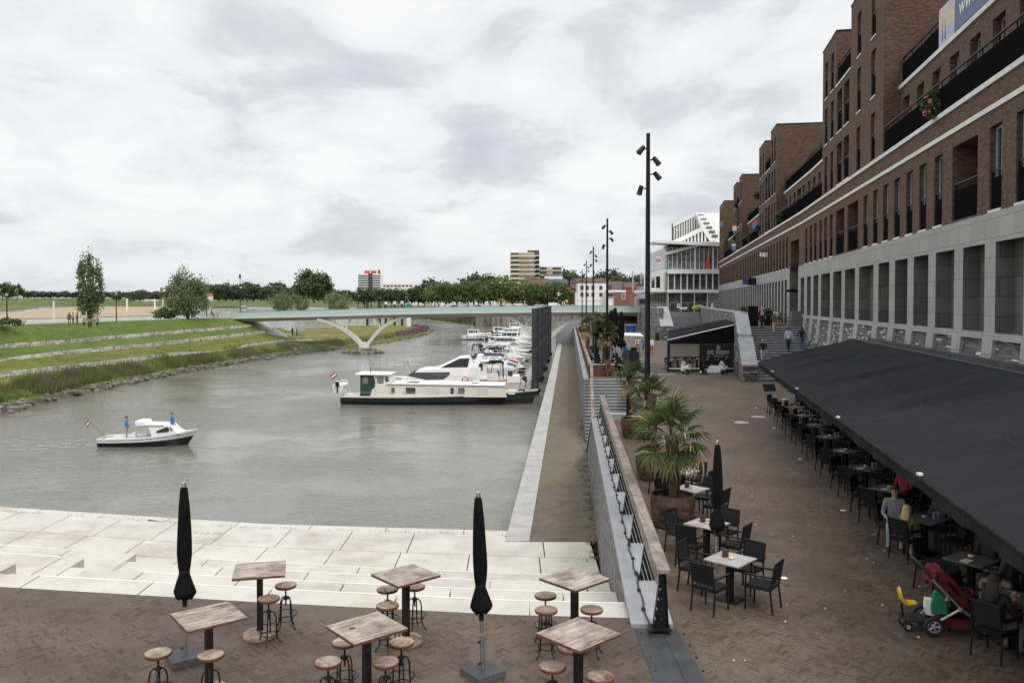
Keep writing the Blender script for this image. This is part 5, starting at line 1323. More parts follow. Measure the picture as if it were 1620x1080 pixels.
# ------------------------------------------------------------------ palms in half barrels
m_palm = leafmat('fan_palm_leaf', (0.024,0.04,0.012), (0.1,0.135,0.04), 2); m_palmd = M('dry_palm_leaf', (0.33,0.24,0.12), .8, var=.3)
m_fibre = M('palm_trunk_fibre', (0.11,0.07,0.042), .95, var=.5, scale=25, bump=.9, bscale=60); m_stave = woodmat('old_barrel_staves', (0.035,0.022,0.015), (0.14,0.09,0.062), 9, 9); m_hoop = M('rusty_hoop', (0.1,0.04,0.02), .7, .3, var=.4); m_soil = M('bark_soil', (0.06,0.035,0.022), .95, var=.5, scale=30, bump=.8)
def frond_mesh(seed, dry):
    r_ = random.Random(seed); b = MB(); L = r_.uniform(.42,.55)
    b.tube([(0,0,0),(L*.5,0,.04),(L,0,.03)], [.012,.009,.007], m_palmd if dry else m_palm, 5)
    n = 17
    for k in range(n):
        a = R(-112 + 224*k/(n-1)) + r_.uniform(-.04,.04); l = r_.uniform(.42,.56)*(1-.22*abs(a)/R(112)); d = Vector((math.cos(a), math.sin(a), 0)); s_ = Vector((-d.y, d.x, 0)); w_ = .026
        o = Vector((L,0,.03)); droop = r_.uniform(.05,.16) + (.25 if dry else 0); m = m_palmd if (dry or r_.random() < .06) else m_palm
        p1 = o + d*l*.5 + Vector((0,0,.03)); p2 = o + d*l*.8 + Vector((0,0,.0-droop*.35)); p3 = o + d*l + Vector((0,0,-droop))
        b.add([o, p1+s_*w_+Vector((0,0,.012)), p1-Vector((0,0,.008)), p1-s_*w_+Vector((0,0,.012)), p2+s_*w_*.6, p2-s_*w_*.6, p3], [(0,1,2),(0,2,3),(1,4,2),(2,4,5),(2,5,3),(4,6,5)], m)
    return b.mesh('frond')
FR = [frond_mesh(k, k >= 4) for k in range(6)]
def palm(x, y, zc, lab, blab, seed, sc=1.0, nf=34, barrel=True):
    r_ = random.Random(seed)
    z0 = .72 if barrel else .4
    r = thing('fan_palm', lab, 'palm', (x, y, 0), 0, 'fan palms in barrels')
    b = MB(); pts = []; rad = []
    for k in range(9): f = k/8; pts.append((.05*math.sin(f*3+seed), .04*math.sin(f*2+seed*2), z0-.1 + (zc-z0+.1)*f)); rad.append((.105+.03*f+r_.uniform(-.012,.012))*sc)
    b.tube(pts, rad, m_fibre, 12)
    for k in range(90):
        f = r_.random()**.7; p_ = Vector(pts[int(f*7.99)]); a = r_.uniform(0,6.3); rr_ = .12*sc; h = r_.uniform(.06,.14)
        b.add([p_+Vector((math.cos(a)*rr_,math.sin(a)*rr_,0)), p_+Vector((math.cos(a+.3)*rr_,math.sin(a+.3)*rr_,0)), p_+Vector((math.cos(a+.15)*(rr_+.05),math.sin(a+.15)*(rr_+.05),h*(1 if k%2 else -1)))], [(0,1,2)], m_fibre)
    b.build('trunk', r, smooth=60)
    top = Vector(pts[-1])
    for k in range(nf):
        f = k/(nf-1); el = R(78 - 128*f**.9) + r_.uniform(-.15,.15); az = k*2.39996 + r_.uniform(-.2,.2)
        o = link('frond', FR[r_.choice((4,5)) if f > .86 else r_.randrange(4)], r)
        o.location = top + Vector((0,0,-.22*f)); s_ = sc*r_.uniform(.85,1.1); o.scale = (s_,)*3
        o.rotation_euler = (Matrix.Rotation(az,4,'Z') @ Matrix.Rotation(-el,4,'Y') @ Matrix.Rotation(r_.uniform(-.5,.5),4,'X')).to_euler()
    if barrel:
        t_ = thing('barrel_planter', blab, 'planter', (x, y, 0), seed, 'half barrel planters')
        b = MB(); n = 36; pr_ = [(.43,0),(.48,.2),(.52,.42),(.53,.6),(.52,.78),(.485,.78),(.49,.66)]
        b.loft([[(math.cos(2*PI*k/n)*rr_*(1+.008*(k%2)), math.sin(2*PI*k/n)*rr_*(1+.008*(k%2)), z) for k in range(n)] for rr_, z in pr_], m_stave); b.build('staves', t_)
        for z, rr_ in ((.1,.462),(.3,.503),(.52,.533)):
            h = MB(); h.lathe([(rr_,z-.03),(rr_+.007,z-.028),(rr_+.01,z+.028),(rr_+.004,z+.03)], m_hoop, n=36, caps=False); h.build('hoop', t_, smooth=40)
        h = MB(); h.lathe([(.488,.66),(.3,.7),(.001,.71)], m_soil, n=24, caps=False); h.ring((0,0,.715), .31, .018, m_hoop, 24, 6); h.build('soil', t_)
    return r
c = W(1064,812,.3); palm(c.x, c.y, 2.2, 'large fan palm nearest the camera, in front of the third marble table', 'oak half barrel holding the nearest palm', 1, 1.14, 30)
c = W(1028,757,0); palm(c.x+.1, c.y, 2.55, 'second fan palm from the camera, its crown behind the nearest palm', 'half barrel of the second palm from the camera', 2, .9, 22)
palm(PX(1004,33), 33, 2.35, 'third fan palm with drooping dry leaves beside the dark speaker pole', 'half barrel of the third palm, seen through the railing', 3, .95, 20)
palm(PX(957,66), 66, 3.0, 'slender fan palm at the far terrace before the closed black parasols', 'half barrel of the slender far palm', 4, 1.4, 26)
palm(PX(930,80), 80, 3.1, 'farthest fan palm, close to the far railing', 'half barrel of the farthest palm', 5, 1.4, 24)
palm(PX(945,95), 95, 3.2, 'fan palm half hidden behind the far speaker box', 'half barrel of the palm behind the far speaker', 6, 1.3, 20)

# ------------------------------------------------------------------ lamp posts
def lamp(Y, px_, lab, H=12.0):
    r = thing('lamp_post', lab, 'lamp post', (PX(px_, Y), Y, 0), 0, 'tall spotlight lamp posts along the promenade')
    p = MB(); p.tube([(0,0,0),(0,0,H*.5),(0,0,H)], [.115,.1,.075], m_black, 12); p.lathe([(.2,0),(.2,.03)], m_black, n=12); p.build('pole', r, smooth=50)
    for z, a, dn in ((H-.62,R(200),.8),(H-1.05,R(-25),.9),(H-1.6,R(30),.9),(H-2.15,R(160),1.3)):
        d = Vector((math.cos(a), math.sin(a)*.6-.4, 0)).normalized(); o = d*.12; ax = (d*math.cos(dn) + Vector((0,0,-math.sin(dn)))); s_ = Vector((0,0,z)) + d*.3 - ax*.1
        f = MB(); f.tube([(0,0,z),tuple(d*.25+Vector((0,0,z)))], .025, m_black, 6); f.tube([s_, s_+ax*.1, s_+ax*.34, s_+ax*.36], [.08,.095,.11,.12], m_black, 12)
        f.tube([s_+ax*.362, s_+ax*.366], .095, m_glass, 12); f.build('spotlight', r, smooth=40)
    return r
for k, (Y, px_, lab) in enumerate(((32.5,1024.5,'nearest and tallest looking black lamp post with four spotlights'),(65.4,960.5,'second black lamp post, left of the nearest one'),(98.5,938.5,'third black lamp post along the quay'),(131.5,927.5,'fourth black lamp post towards the bridge'),(165,921,'fifth lamp post at the bridge'))): lamp(Y, px_, lab)
# ------------------------------------------------------------------ people: one skinned body each, clothes by region, hair and face as children
def cloth(c): 
    nm = 'cloth_%02x%02x%02x' % tuple(int(x*255) for x in c); return M(nm, c, .85, var=.15, scale=14)
H_DK, H_BR, H_BL, H_GR = (0.025,0.018,0.014), (0.09,0.045,0.025), (0.5,0.34,0.15), (0.4,0.38,0.35)
def person(loc, rz, lab, top, legs, hair=H_DK, pose='stand', ph=0.0, h=1.75, shoe=(0.03,0.025,0.022), longh=False, sleeve=True, grp=None, arms=None, stem='person', bald=False, skirt=None, lean=0.0):
    S_ = h/1.75; bones = []; V = []; E = []; Rr = []
    def v(p_, r_): V.append(Vector(p_)); Rr.append(r_); return len(V)-1
    def e(a, b_, tag_): E.append((a, b_)); bones.append(tag_)
    sit = pose == 'sit'
    zp = .56 if sit else .95
    P = Vector((0,0,zp)); up = Vector((0, math.sin(lean), math.cos(lean)))
    pel = v(P, .125); wa = v(P+up*.17, .118); chs = v(P+up*.36, .145); nk = v(P+up*.5, .06); 
    hd0 = v(P+up*.565+Vector((0,.012,0)), .058); hd1 = v(P+up*.62+Vector((0,.03,0)), .073); hd2 = v(P+up*.69+Vector((0,.015,0)), .09); hd3 = v(P+up*.765+Vector((0,.005,0)), .06)
    e(pel,wa,'top'); e(wa,chs,'top'); e(chs,nk,'top'); e(nk,hd0,'skin'); e(hd0,hd1,'skin'); e(hd1,hd2,'skin'); e(hd2,hd3,'skin')
    for s_ in (-1, 1):
        sw = math.sin(ph)*s_*.42 if pose == 'walk' else (.05*s_ if pose == 'stand' else 0)
        hip = v(P+Vector((s_*.095,0,-.05)), .092)
        if sit: kn = P+Vector((s_*.12,.43,-.03)); an = P+Vector((s_*.12,.42,-.45)); th = 0
        else:
            kn = P+Vector((s_*.1, math.sin(sw)*.43, -.05-math.cos(sw)*.41)); b2 = sw - (.5*max(0,-sw)/.42 if pose == 'walk' else 0)
            an = kn+Vector((0, math.sin(b2)*.4, -math.cos(b2)*.41))
        k_ = v(kn, .06); a_ = v(an, .042); t_ = v(an+Vector((s_*.015,.13,-.05)), .036); hl = v(an+Vector((0,-.03,-.045)), .04)
        e(pel,hip,'legs'); e(hip,k_,'legs'); e(k_,a_,'skin' if skirt else 'legs'); e(a_,t_,'shoe'); e(a_,hl,'shoe')
        sh = P+up*.46+Vector((s_*.17,0,0)); A = (arms or {}).get(s_)
        if A: el, wr = sh+Vector(A[0]), sh+Vector(A[0])+Vector(A[1])
        elif sit: el = sh+Vector((s_*.06,.06,-.27)); wr = el+Vector((-s_*.06,.23,-.02))
        else: f = -sw*.9; el = sh+Vector((s_*.06, math.sin(f)*.27, -math.cos(f)*.27)); wr = el+Vector((s_*.0, math.sin(f+.35)*.25, -math.cos(f+.35)*.25))
        i1 = v(sh, .068); i2 = v(el, .047); i3 = v(wr, .031); d = (wr-el).normalized(); sd_ = d.cross(Vector((0,0,1)) if abs(d.z) < .8 else Vector((0,1,0))).normalized()
        e(chs,i1,'top'); e(i1,i2,'top'); e(i2,i3,'top' if sleeve else 'skin'); pm = v(wr+d*.065, .03); e(i3,pm,'skin')
        cur = d.cross(sd_)*s_
        for q_ in range(4):
            o = sd_*(.027-.018*q_); l = (.075,.085,.08,.062)[q_]
            f1 = v(wr+d*(.09+l*.45)+o*1.1+cur*.008, .0095); f2 = v(wr+d*(.09+l*.85)+o*1.15+cur*.03, .0085); e(pm,f1,'skin'); e(f1,f2,'skin')
        t1 = v(wr+d*.055+sd_*.045, .011); t2 = v(wr+d*.095+sd_*.058+cur*.015, .0095); e(i3,t1,'skin'); e(t1,t2,'skin')
    me = bpy.data.meshes.new('b'); me.from_pydata([tuple(x) for x in V], E, []); o = bpy.data.objects.new('b', me); COL.objects.link(o)
    o.modifiers.new('s','SKIN'); me.skin_vertices[0].data[pel].use_root = True
    for i, r_ in enumerate(Rr): me.skin_vertices[0].data[i].radius = (r_*(1.22 if i in (wa,chs) else 1), r_*(.82 if i in (wa,chs,pel) else 1))
    o.modifiers.new('u','SUBSURF').levels = 2
    bpy.context.view_layer.update(); bm = bpy.data.meshes.new_from_object(o.evaluated_get(bpy.context.evaluated_depsgraph_get())); bpy.data.objects.remove(o)
    ms_ = [m_skin, cloth(top), cloth(legs), cloth(shoe)]; ix = {'skin':0,'top':1,'legs':2,'shoe':3}
    bm.materials.clear(); [bm.materials.append(m) for m in ms_]
    A_ = np.array([V[a] for a, _ in E]); B_ = np.array([V[b_] for _, b_ in E]); D_ = B_-A_; L2 = (D_**2).sum(1)+1e-9
    ra = np.array([Rr[a] for a,_ in E]); rb = np.array([Rr[b_] for _,b_ in E]); n = len(bm.polygons); C_ = np.zeros(n*3); bm.polygons.foreach_get('center', C_); C_ = C_.reshape(-1,3)
    t_ = np.clip(((C_[:,None]-A_)*D_).sum(2)/L2, 0, 1); dist = np.linalg.norm(C_[:,None]-(A_+D_*t_[:,:,None]), axis=2) - (ra*(1-t_)+rb*t_)
    tg = np.array([ix[b_] for b_ in bones]); mi = tg[dist.argmin(1)]
    if not sit: mi[(mi == 1) & (C_[:,2] < .9) & (abs(C_[:,0]) < .17)] = 2
    bm.polygons.foreach_set('material_index', mi.astype(np.int32)); bm.polygons.foreach_set('use_smooth', [True]*n)
    r = thing(stem, lab, 'person', loc, rz, grp); r.scale = (S_,)*3; link('body', bm, r)
    hc = Vector(V[hd2]); hm = M('hair_%02x%02x%02x' % tuple(int(x*255) for x in hair), hair, .7, var=.3, scale=40)
    b = MB()
    if not bald: b.blob(hc+Vector((0,-.022,.03)), (.093,.1,.088), hm, 12, 8)
    else: b.blob(hc+Vector((0,-.035,-.0)), (.093,.075,.05), hm, 12, 8)
    if longh: b.loft([[(hc.x+math.cos(a)*w_, hc.y-.05+math.sin(a)*w_*.5-dy, hc.z+dz) for a in np.linspace(0, 2*PI, 11)[:-1]] for w_, dy, dz in ((.085,.0,.03),(.1,.03,-.08),(.11,.045,-.2),(.07,.045,-.32))], hm)
    b.build('hair', r, smooth=60)
    f = MB(); f.tube([hc+Vector((0,.083,-.005)), hc+Vector((0,.108,-.04))], [.009,.015], m_skin, 6)
    for s_ in (-1,1): f.blob(hc+Vector((s_*.032,.083,.0)), (.011,.008,.007), M('eye_dark', (0.02,0.015,0.012), .3), 8, 5); f.blob(hc+Vector((s_*.09,.0,-.02)), (.014,.022,.032), m_skin, 8, 5)
    f.box(-.025,.025,.072,.095,-.0,.006, M('lips', (0.32,0.1,0.08), .5)) if False else f.blob(hc+Vector((0,.083,-.067)), (.024,.009,.006), M('lips', (0.32,0.1,0.08), .5), 8, 5)
    f.build('face', r, smooth=60)
    if skirt:
        k_ = MB(); k_.lathe([(.16,.98),(.2,.75),(.23,.5)], cloth(skirt), n=16, caps=False); k_.build('skirt', r, smooth=60)
    return r
def extra(r, name, fn, m=None):
    b = MB(); fn(b); return b.build(name, r, smooth=50)
def zs(px_, py_, Y): return PZ(py_, Y)
# people on the street stairs
def on(px_, py_foot, Y): return (PX(px_, Y), Y, PZ(py_foot, Y))
nosew = lambda Y: ZU*(min(max(Y,56.5),64)-56.5)/7.5 + .175*.5
def onstair(px_, Y): 
    i = int((Y-56.5)/.375); return (PX(px_, Y), 56.5+.375*(i+.45), ZU*(i+1)/20)
pr1 = person(onstair(1207,58.6), PI-.15, 'man in black jacket and pale jeans walking down near the stair foot', (0.015,0.015,0.016), (0.35,0.45,0.55), H_GR, 'walk', .9, 1.78, bald=True)
person(onstair(1246.5,60.2), .1, 'man in light blue shirt and dark trousers climbing the stairs', (0.5,0.56,0.72), (0.02,0.022,0.03), H_DK, 'walk', .5, 1.85, arms={1:((.1,-.03,-.27),(.08,.05,-.24))})
person(onstair(1267.5,60.6), .05, 'dark haired woman in black jacket and jeans climbing beside the man in the blue shirt', (0.012,0.012,0.014), (0.05,0.07,0.18), H_DK, 'walk', 1.2, 1.7, longh=True, arms={-1:((-.15,.0,-.25),(-.12,.0,-.2))})
p_ = person(onstair(1205.5,63.4), PI, 'fair haired woman in black coat with pink scarf coming down the stairs', (0.014,0.014,0.015), (0.012,0.012,0.014), H_BL, 'walk', .8, 1.7, longh=True)
extra(p_, 'scarf', lambda b: b.loft([[(math.cos(a)*w_, .1+.02*math.sin(a), z) for a in np.linspace(0, 2*PI, 9)[:-1]] for w_, z in ((.06,1.47),(.13,1.3),(.12,1.1))], M('pink_scarf', (0.7,0.3,0.35), .9)))
extra(p_, 'shoulder_bag', lambda b: b.blob((.3,.02,.85), (.08,.15,.17), m_blackmat))
p_ = person(onstair(1225,62.6), PI+.1, 'fair woman in brown top and beige trousers coming down the stairs', (0.13,0.1,0.07), (0.55,0.45,0.3), H_BL, 'walk', 2.2, 1.7)
extra(p_, 'shoulder_bag', lambda b: b.blob((-.02+.27,.02,1.0), (.09,.16,.16), m_blackmat))
# group by the kiosk, farther walkers
person((PX(1009.5,88),88,0), PI-.3, 'person in white top and dark trousers in the group beyond the nearest lamp post', (0.65,0.65,0.65), (0.03,0.03,0.035), H_BR, 'stand', 0, 1.8)
person((PX(1017.5,87),87,0), PI+.2, 'person in blue denim jacket and jeans in the group beyond the nearest lamp post', (0.1,0.16,0.3), (0.1,0.15,0.26), H_BR, 'walk', 1.0, 1.8)
person((PX(1031,86),86,0), 2.6, 'person in white shirt and red trousers half behind the nearest lamp post', (0.7,0.7,0.68), (0.5,0.04,0.04), H_DK, 'stand', 0, 1.75)
for k, (px_, Y, c_, lab) in enumerate(((920,128,(0.55,0.03,0.03),'leftmost far walker in red on the promenade below the bridge'),(924,126,(0.02,0.02,0.03),'far walker in black between the two in red below the bridge'),(930,130,(0.5,0.05,0.04),'rightmost far walker in red below the bridge'))):
    person((PX(px_,Y),Y,0), PI+k, lab, c_, (0.03,0.03,0.04), H_BR, 'walk', k, 1.78)
# people on the river bank
for k, (px_, Y, c_, lg, lab) in enumerate(((109.5,117,(0.06,0.055,0.05),(0.05,0.05,0.055),'leftmost person of the group beside the poplar on the dike'),(115.5,117.5,(0.5,0.48,0.45),(0.04,0.04,0.05),'person in pale top in the middle of the dike group'),(122,117,(0.05,0.06,0.06),(0.06,0.06,0.06),'person nearest the poplar in the dike group'))):
    person((PX(px_,Y),Y,2.2), .5+k, lab, c_, lg, H_DK, 'stand', 0, 1.78)
for k, (px_, lab) in enumerate(((462.5,'left one of two dark figures under the left bridge end'),(469.5,'right one of two dark figures under the left bridge end'))):
    Y = 172; person((PX(px_,Y),Y,-1.6), 1+k, lab, (0.03,0.03,0.035), (0.03,0.03,0.04), H_DK, 'stand', 0, 1.75)
# restaurant guests
def csit(Ytab, j, dx=0): 
    x = EX(Ytab)+1.45; a = ua - R(45) + R(90)*j; return (x+math.cos(a)*.68, Ytab+math.sin(a)*.68), a + PI/2
(c_, a) = csit(17.7, 1); p_ = person((c_[0],c_[1],-.06), a-1.0, 'man in grey jacket and glasses seated sideways at the third awning table', (0.27,0.26,0.3), (0.3,0.34,0.4), (0.035,0.022,0.015), 'sit', 0, 1.82)
extra(p_, 'glasses', lambda b: [b.tube([(s_*.045,.11,1.255),(s_*.092,.1,1.255),(s_*.095,.02,1.25)], .004, m_black, 5) for s_ in (-1,1)] + [b.tube([(-.045,.112,1.255),(.045,.112,1.255)], .004, m_black, 5)])
(c_, a) = csit(17.7, 2); person((c_[0],c_[1],-.06), a, 'blonde long haired girl in green top seated at the third awning table', (0.14,0.16,0.05), (0.4,0.36,0.36), (0.62,0.43,0.2), 'sit', 0, 1.55, (0.6,0.6,0.6), True)
(c_, a) = csit(20.6, 0); person((c_[0],c_[1],-.06), a, 'guest in red sweater in the shade at the fourth awning table', (0.35,0.02,0.025), (0.03,0.03,0.05), H_BR, 'sit')
(c_, a) = csit(17.7, 0); person((c_[0],c_[1],-.06), a, 'guest in dark blue top in the shade across from the blonde girl', (0.05,0.06,0.09), (0.06,0.08,0.14), H_DK, 'sit')
(c_, a) = csit(14.9, 3); person((c_[0],c_[1],-.06), a, 'guest in pale trousers in the shade at the second awning table', (0.05,0.05,0.055), (0.35,0.31,0.28), H_BR, 'sit')
(c_, a) = csit(14.9, 0); person((c_[0],c_[1],-.06), a, 'guest in jeans in deep shade at the second awning table', (0.03,0.03,0.035), (0.06,0.1,0.22), H_DK, 'sit')
(c_, a) = csit(31.3, 0); person((c_[0],c_[1],-.06), a, 'guest in white trousers at the eighth awning table', (0.1,0.09,0.09), (0.5,0.48,0.45), H_BR, 'sit', sleeve=False)
(c_, a) = csit(12.9, 2); p_ = person((c_[0]-.0,c_[1],-.06), a-.15, 'brown haired woman in black seen from behind, seated with baby at nearest awning table', (0.012,0.012,0.014), (0.2,0.18,0.17), (0.03,0.014,0.01), 'sit', 0, 1.72, (0.12,0.02,0.015), True, arms={1:((.1,.06,-.25),(-.02,.22,.0))})
bx, by = c_[0]+.36, c_[1]+.12
person((bx,by,.32), a+2.2, 'baby in dark red top held on the lap of the woman in black', (0.16,0.02,0.02), (0.2,0.15,0.15), (0.4,0.25,0.12), 'sit', 0, .82, stem='baby')

# ------------------------------------------------------------------ boats
def hull(r, L, B, zs_, zb, strips, mdeck, rake=.9, sheer=2.0, mid=.45, transom=.82, deck=True, bul=0.0, name='hull'):
    """strips: (height fraction 0..1 of freeboard) bands from the waterline up"""
    N = 26; 
    def st_(i, f):
        t = i/N; z = zs_ + (zb-zs_)*t**sheer; b = B/2*((transom + (1-transom)*math.sin(min(1,t/mid)*PI/2)) if t < mid else max(.02, (1-((t-mid)/(1-mid))**2.4)))
        zz = -.35 + (z+.35)*f; fl = .62 + .38*min(1, f*1.3)**.6; x = -L/2 + L*t - rake*t**3*(1-f)
        return x, b*fl, zz
    strips = [((.35+f*zs_)/(.35+zs_), m) for f, m in strips]
    bands = [(0, .18 if strips[0][0] > .18 else strips[0][0]/2, strips[0][1])]; p_ = bands[0][1]
    for f, m in strips: bands.append((p_, f, m)); p_ = f
    mb = MB()
    for s_ in (-1, 1):
        for a, b_, m in bands:
            for i in range(N):
                q_ = [st_(i,a), st_(i+1,a), st_(i+1,b_), st_(i,b_)]; mb.face([(x, s_*y, z) for x, y, z in q_], m)
    for a, b_, m in bands:
        q0, q1 = st_(0,a), st_(0,b_); mb.face([(q0[0],-q0[1],q0[2]),(q0[0],q0[1],q0[2]),(q1[0],q1[1],q1[2]),(q1[0],-q1[1],q1[2])], m)
    mb.build(name, r, smooth=50)
    if deck:
        d = MB()
        for i in range(N):
            a, b_ = st_(i,1), st_(i+1,1); d.face([(a[0],-a[1],a[2]-bul),(a[0],a[1],a[2]-bul),(b_[0],b_[1],b_[2]-bul),(b_[0],-b_[1],b_[2]-bul)], mdeck)
        d.build('deck', r)
    return st_
def cabin(r, prof, w_, m, name='cabin', tumble=.1, parent=None):
    """side profile (x,z) with inward leaning sides"""
    zlo = min(z for _, z in prof); zhi = max(z for _, z in prof); b = MB(); n = len(prof)
    f = lambda z: w_/2 - tumble*(z-zlo)/(zhi-zlo+1e-6)
    b.add([(x,-f(z),z) for x, z in prof]+[(x,f(z),z) for x, z in prof], [tuple(range(n)), tuple(range(n,2*n))[::-1]]+[(j,(j+1)%n,(j+1)%n+n,j+n) for j in range(n)], m)
    return b.build(name, r, bevel=.03)
def sidewins(r, polys, w_, zlo, zhi, tumble, m=None, name='window'):
    f = lambda z: w_/2 - tumble*(z-zlo)/(zhi-zlo+1e-6)
    for poly in polys:
        for s_ in (-1,1):
            b = MB(); n = len(poly); o = .012
            b.add([(x, s_*(f(z)-.02), z) for x, z in poly]+[(x, s_*(f(z)+o), z) for x, z in poly], [tuple(range(n)), tuple(range(n,2*n))[::-1]]+[(j,(j+1)%n,(j+1)%n+n,j+n) for j in range(n)], m or m_glass)
            b.build(name, r)
def rr4(x0, x1, z0, z1, c=.06): return [(x0+c,z0),(x1-c,z0),(x1,z0+c),(x1,z1-c),(x1-c,z1),(x0+c,z1),(x0,z1-c),(x0,z0+c)]
def rails(r, st_, i0, i1, h, m=None, off=0, n=26, name='guard_rail'):
    b = MB()
    for s_ in (-1,1):
        pts = []
        for i in range(i0, i1+1):
            x, y, z = st_(i,1); pts.append((x, s_*max(y-.08,.02), z+h+off))
            if (i-i0) % 3 == 0: b.tube([(x, s_*max(y-.08,.02), z+off),(x, s_*max(y-.08,.02), z+h+off)], .014, m or m_steel, 5)
        b.tube(pts, .016, m or m_steel, 5)
    b.build(name, r)
def flag(loc, lab, h=1.1, s_=.7, a=0.0, tilt=-.5):
    r = thing('flag', lab, 'flag', loc, a, 'Dutch flags on boats'); r.rotation_euler = (0, tilt, a)
    b = MB(); b.tube([(0,0,0),(0,0,h)], .026, m_teak, 6); b.build('staff', r)
    for k, m in enumerate((m_blue, m_white, m_red)):
        b = MB(); pts = []
        for i in range(7): pts.append((-s_*i/6, .05*math.sin(i*1.3)*i/6, -.12*s_*i/6))
        z0, z1 = h-.47*s_*1.3+.2*s_*k, h-.47*s_*1.3+.2*s_*(k+1)
        b.loft([[(x-.01,y,z0+dz),(x-.01,y+.008,z0+dz),(x-.01,y+.008,z1+dz),(x-.01,y,z1+dz)] for x, y, dz in pts], m); b.build('stripe', r)
    return r
def boat(name, lab, pxc, Y, rz, grp='boats moored along the quay'): return thing(name, lab, 'boat', (PX(pxc, Y), Y, ZW), rz, grp)
# 1. the long barge
bg = boat('houseboat_barge', 'long cream barge with dark green hull moored nearest the camera', 697, 85.3, R(-2.2))
st_ = hull(bg, 20.2, 4.2, .85, 1.5, [(.3,M('black_boot_topping',(0.02,0.016,0.015),.5)),(.86,m_green),(.9,m_white),(1.0,m_cream)], m_cream, .8, 2.6, .3, .78, bul=.05)
b = MB(); 
for i in range(26):
    for s_ in (-1,1):
        a, c_ = st_(i,.56), st_(i+1,.56); b.tube([(a[0],s_*(a[1]+.02),a[2]),(c_[0],s_*(c_[1]+.02),c_[2])], .05, m_black, 5, False)
b.build('rubbing_strake', bg)
cabin(bg, [(-6.4,.8),(6.9,.8),(6.5,1.95),(-5.2,2.12),(-6.4,2.12)], 3.5, m_cream)
cabin(bg, [(-5.3,2.1),(6.7,1.95),(6.7,2.02),(-5.3,2.18)], 3.66, m_white, 'cabin_roof', 0)
cabin(bg, [(-8.0,.8),(-5.0,.8),(-5.0,2.2),(-4.9,2.3),(-5.2,3.0),(-8.0,3.05)], 3.1, m_cream, 'wheelhouse', .08)
cabin(bg, [(-8.55,3.0),(-4.95,2.98),(-4.95,3.08),(-8.55,3.14)], 3.5, m_white, 'wheelhouse_roof', .0)
cabin(bg, [(-8.05,.85),(-7.0,.85),(-6.85,1.5),(-6.55,1.75),(-6.5,2.3),(-6.7,2.95),(-8.05,3.0)], 3.16, M('green_canvas',(0.012,0.06,0.045),.8), 'canvas_screen', .08)
sidewins(bg, [rr4(-7.8,-7.25,2.1,2.8), [(-7.1,2.1),(-6.65,2.1),(-6.62,2.4),(-6.8,2.8),(-7.1,2.8)], rr4(-6.3,-5.65,2.15,2.85), [(-5.45,2.35),(-5.1,2.35),(-5.3,2.85),(-5.45,2.85)]], 3.2, .8, 3.05, .08)
m_curt = M('white_curtain', (0.6,0.6,0.58), .8, var=.15, scale=9)
for xa, xb, kind in ((-5.1,-4.45,0),(-3.6,-2.35,0),(-1.25,.1,1),(1.2,1.55,2),(1.7,2.65,0),(3.85,5.05,1)):
    sidewins(bg, [rr4(xa-.07,xb+.07,1.08,1.82,.1)], 3.53, .8, 2.12, .1, m_white, 'window_frame')
    sidewins(bg, [rr4(xa,xb,1.14,1.76,.08)], 3.56, .8, 2.12, .1, m_curt if kind == 1 else m_glass)
    if kind == 0: sidewins(bg, [rr4(xa,xa+.28,1.15,1.75,.04)], 3.6, .8, 2.12, .1, m_curt, 'curtain')
b = MB(); b.box(-3.4,-2.2,-.9,.3,2.12,2.2,M('solar_panel',(0.1,0.11,0.13),.25)); b.box(3.2,3.9,-.5,.5,1.98,2.1,m_glass); b.build('roof_panels', bg)
b = MB(); b.box(6.9,7.7,-.9,.9,1.0,1.35,m_cream); b.box(8.0,8.7,-.5,.5,1.05,1.45,m_green); b.build('foredeck_lockers', bg)
rails(bg, st_, 1, 23, .42, M('grey_rail',(0.4,0.4,0.4),.5))
b = MB(); b.tube([(-5.6,.4,3.05),(-5.6,.4,4.6)], .02, m_steel, 6); b.tube([(-7.2,-.5,3.1),(-7.2,-.5,3.7)], .04, m_black, 6); b.tube([(-8.3,.8,3.0),(-8.2,.8,4.7)], .012, m_white, 5); b.build('masts', bg)
b = MB(); [b.tube([(-9.6,y_,.85),(-9.9,y_,2.2),(-10.7,y_,2.3)], .04, m_white, 6) for y_ in (-.8,.8)]; b.build('davits', bg)
for k in range(2):
    bk = thing('bicycle', 'bicycle standing on the barge foredeck, %s' % ('nearer the bow' if k else 'nearer the cabin'), 'bicycle', (0,0,0), 0, 'bicycles on the barge'); bk.location = (PX(834+8*k,85), 85.0-.3*k, ZW+1.45); bk.rotation_euler = (0,0,R(20+30*k))
    for xx in (-.5,.5):
        b = MB(); b.T = Matrix.Translation((xx,0,.33)) @ Matrix.Rotation(R(90),4,'X'); b.ring((0,0,0),.32,.02,m_rubber,20,5)
        for q_ in range(6): b.tube([(0,0,0),(.32*math.cos(q_),.32*math.sin(q_),0)], .006, m_steel, 4)
        b.build('wheel', bk)
    b = MB(); [b.tube(p_, .018, m_iron, 5) for p_ in ([(-.5,0,.33),(-.15,0,.8),(.35,0,.85),(.5,0,.33)],[(-.15,0,.8),(-.05,0,.33),(.38,0,.78)],[(.35,0,.85),(.33,0,1.0)],[(.33,-.28,1.03),(.33,.28,1.03)],[(-.5,0,.33),(-.05,0,.33)])]; b.cb((-.17,0,.88),(.25,.14,.07),m_black); b.build('bike_frame', bk)
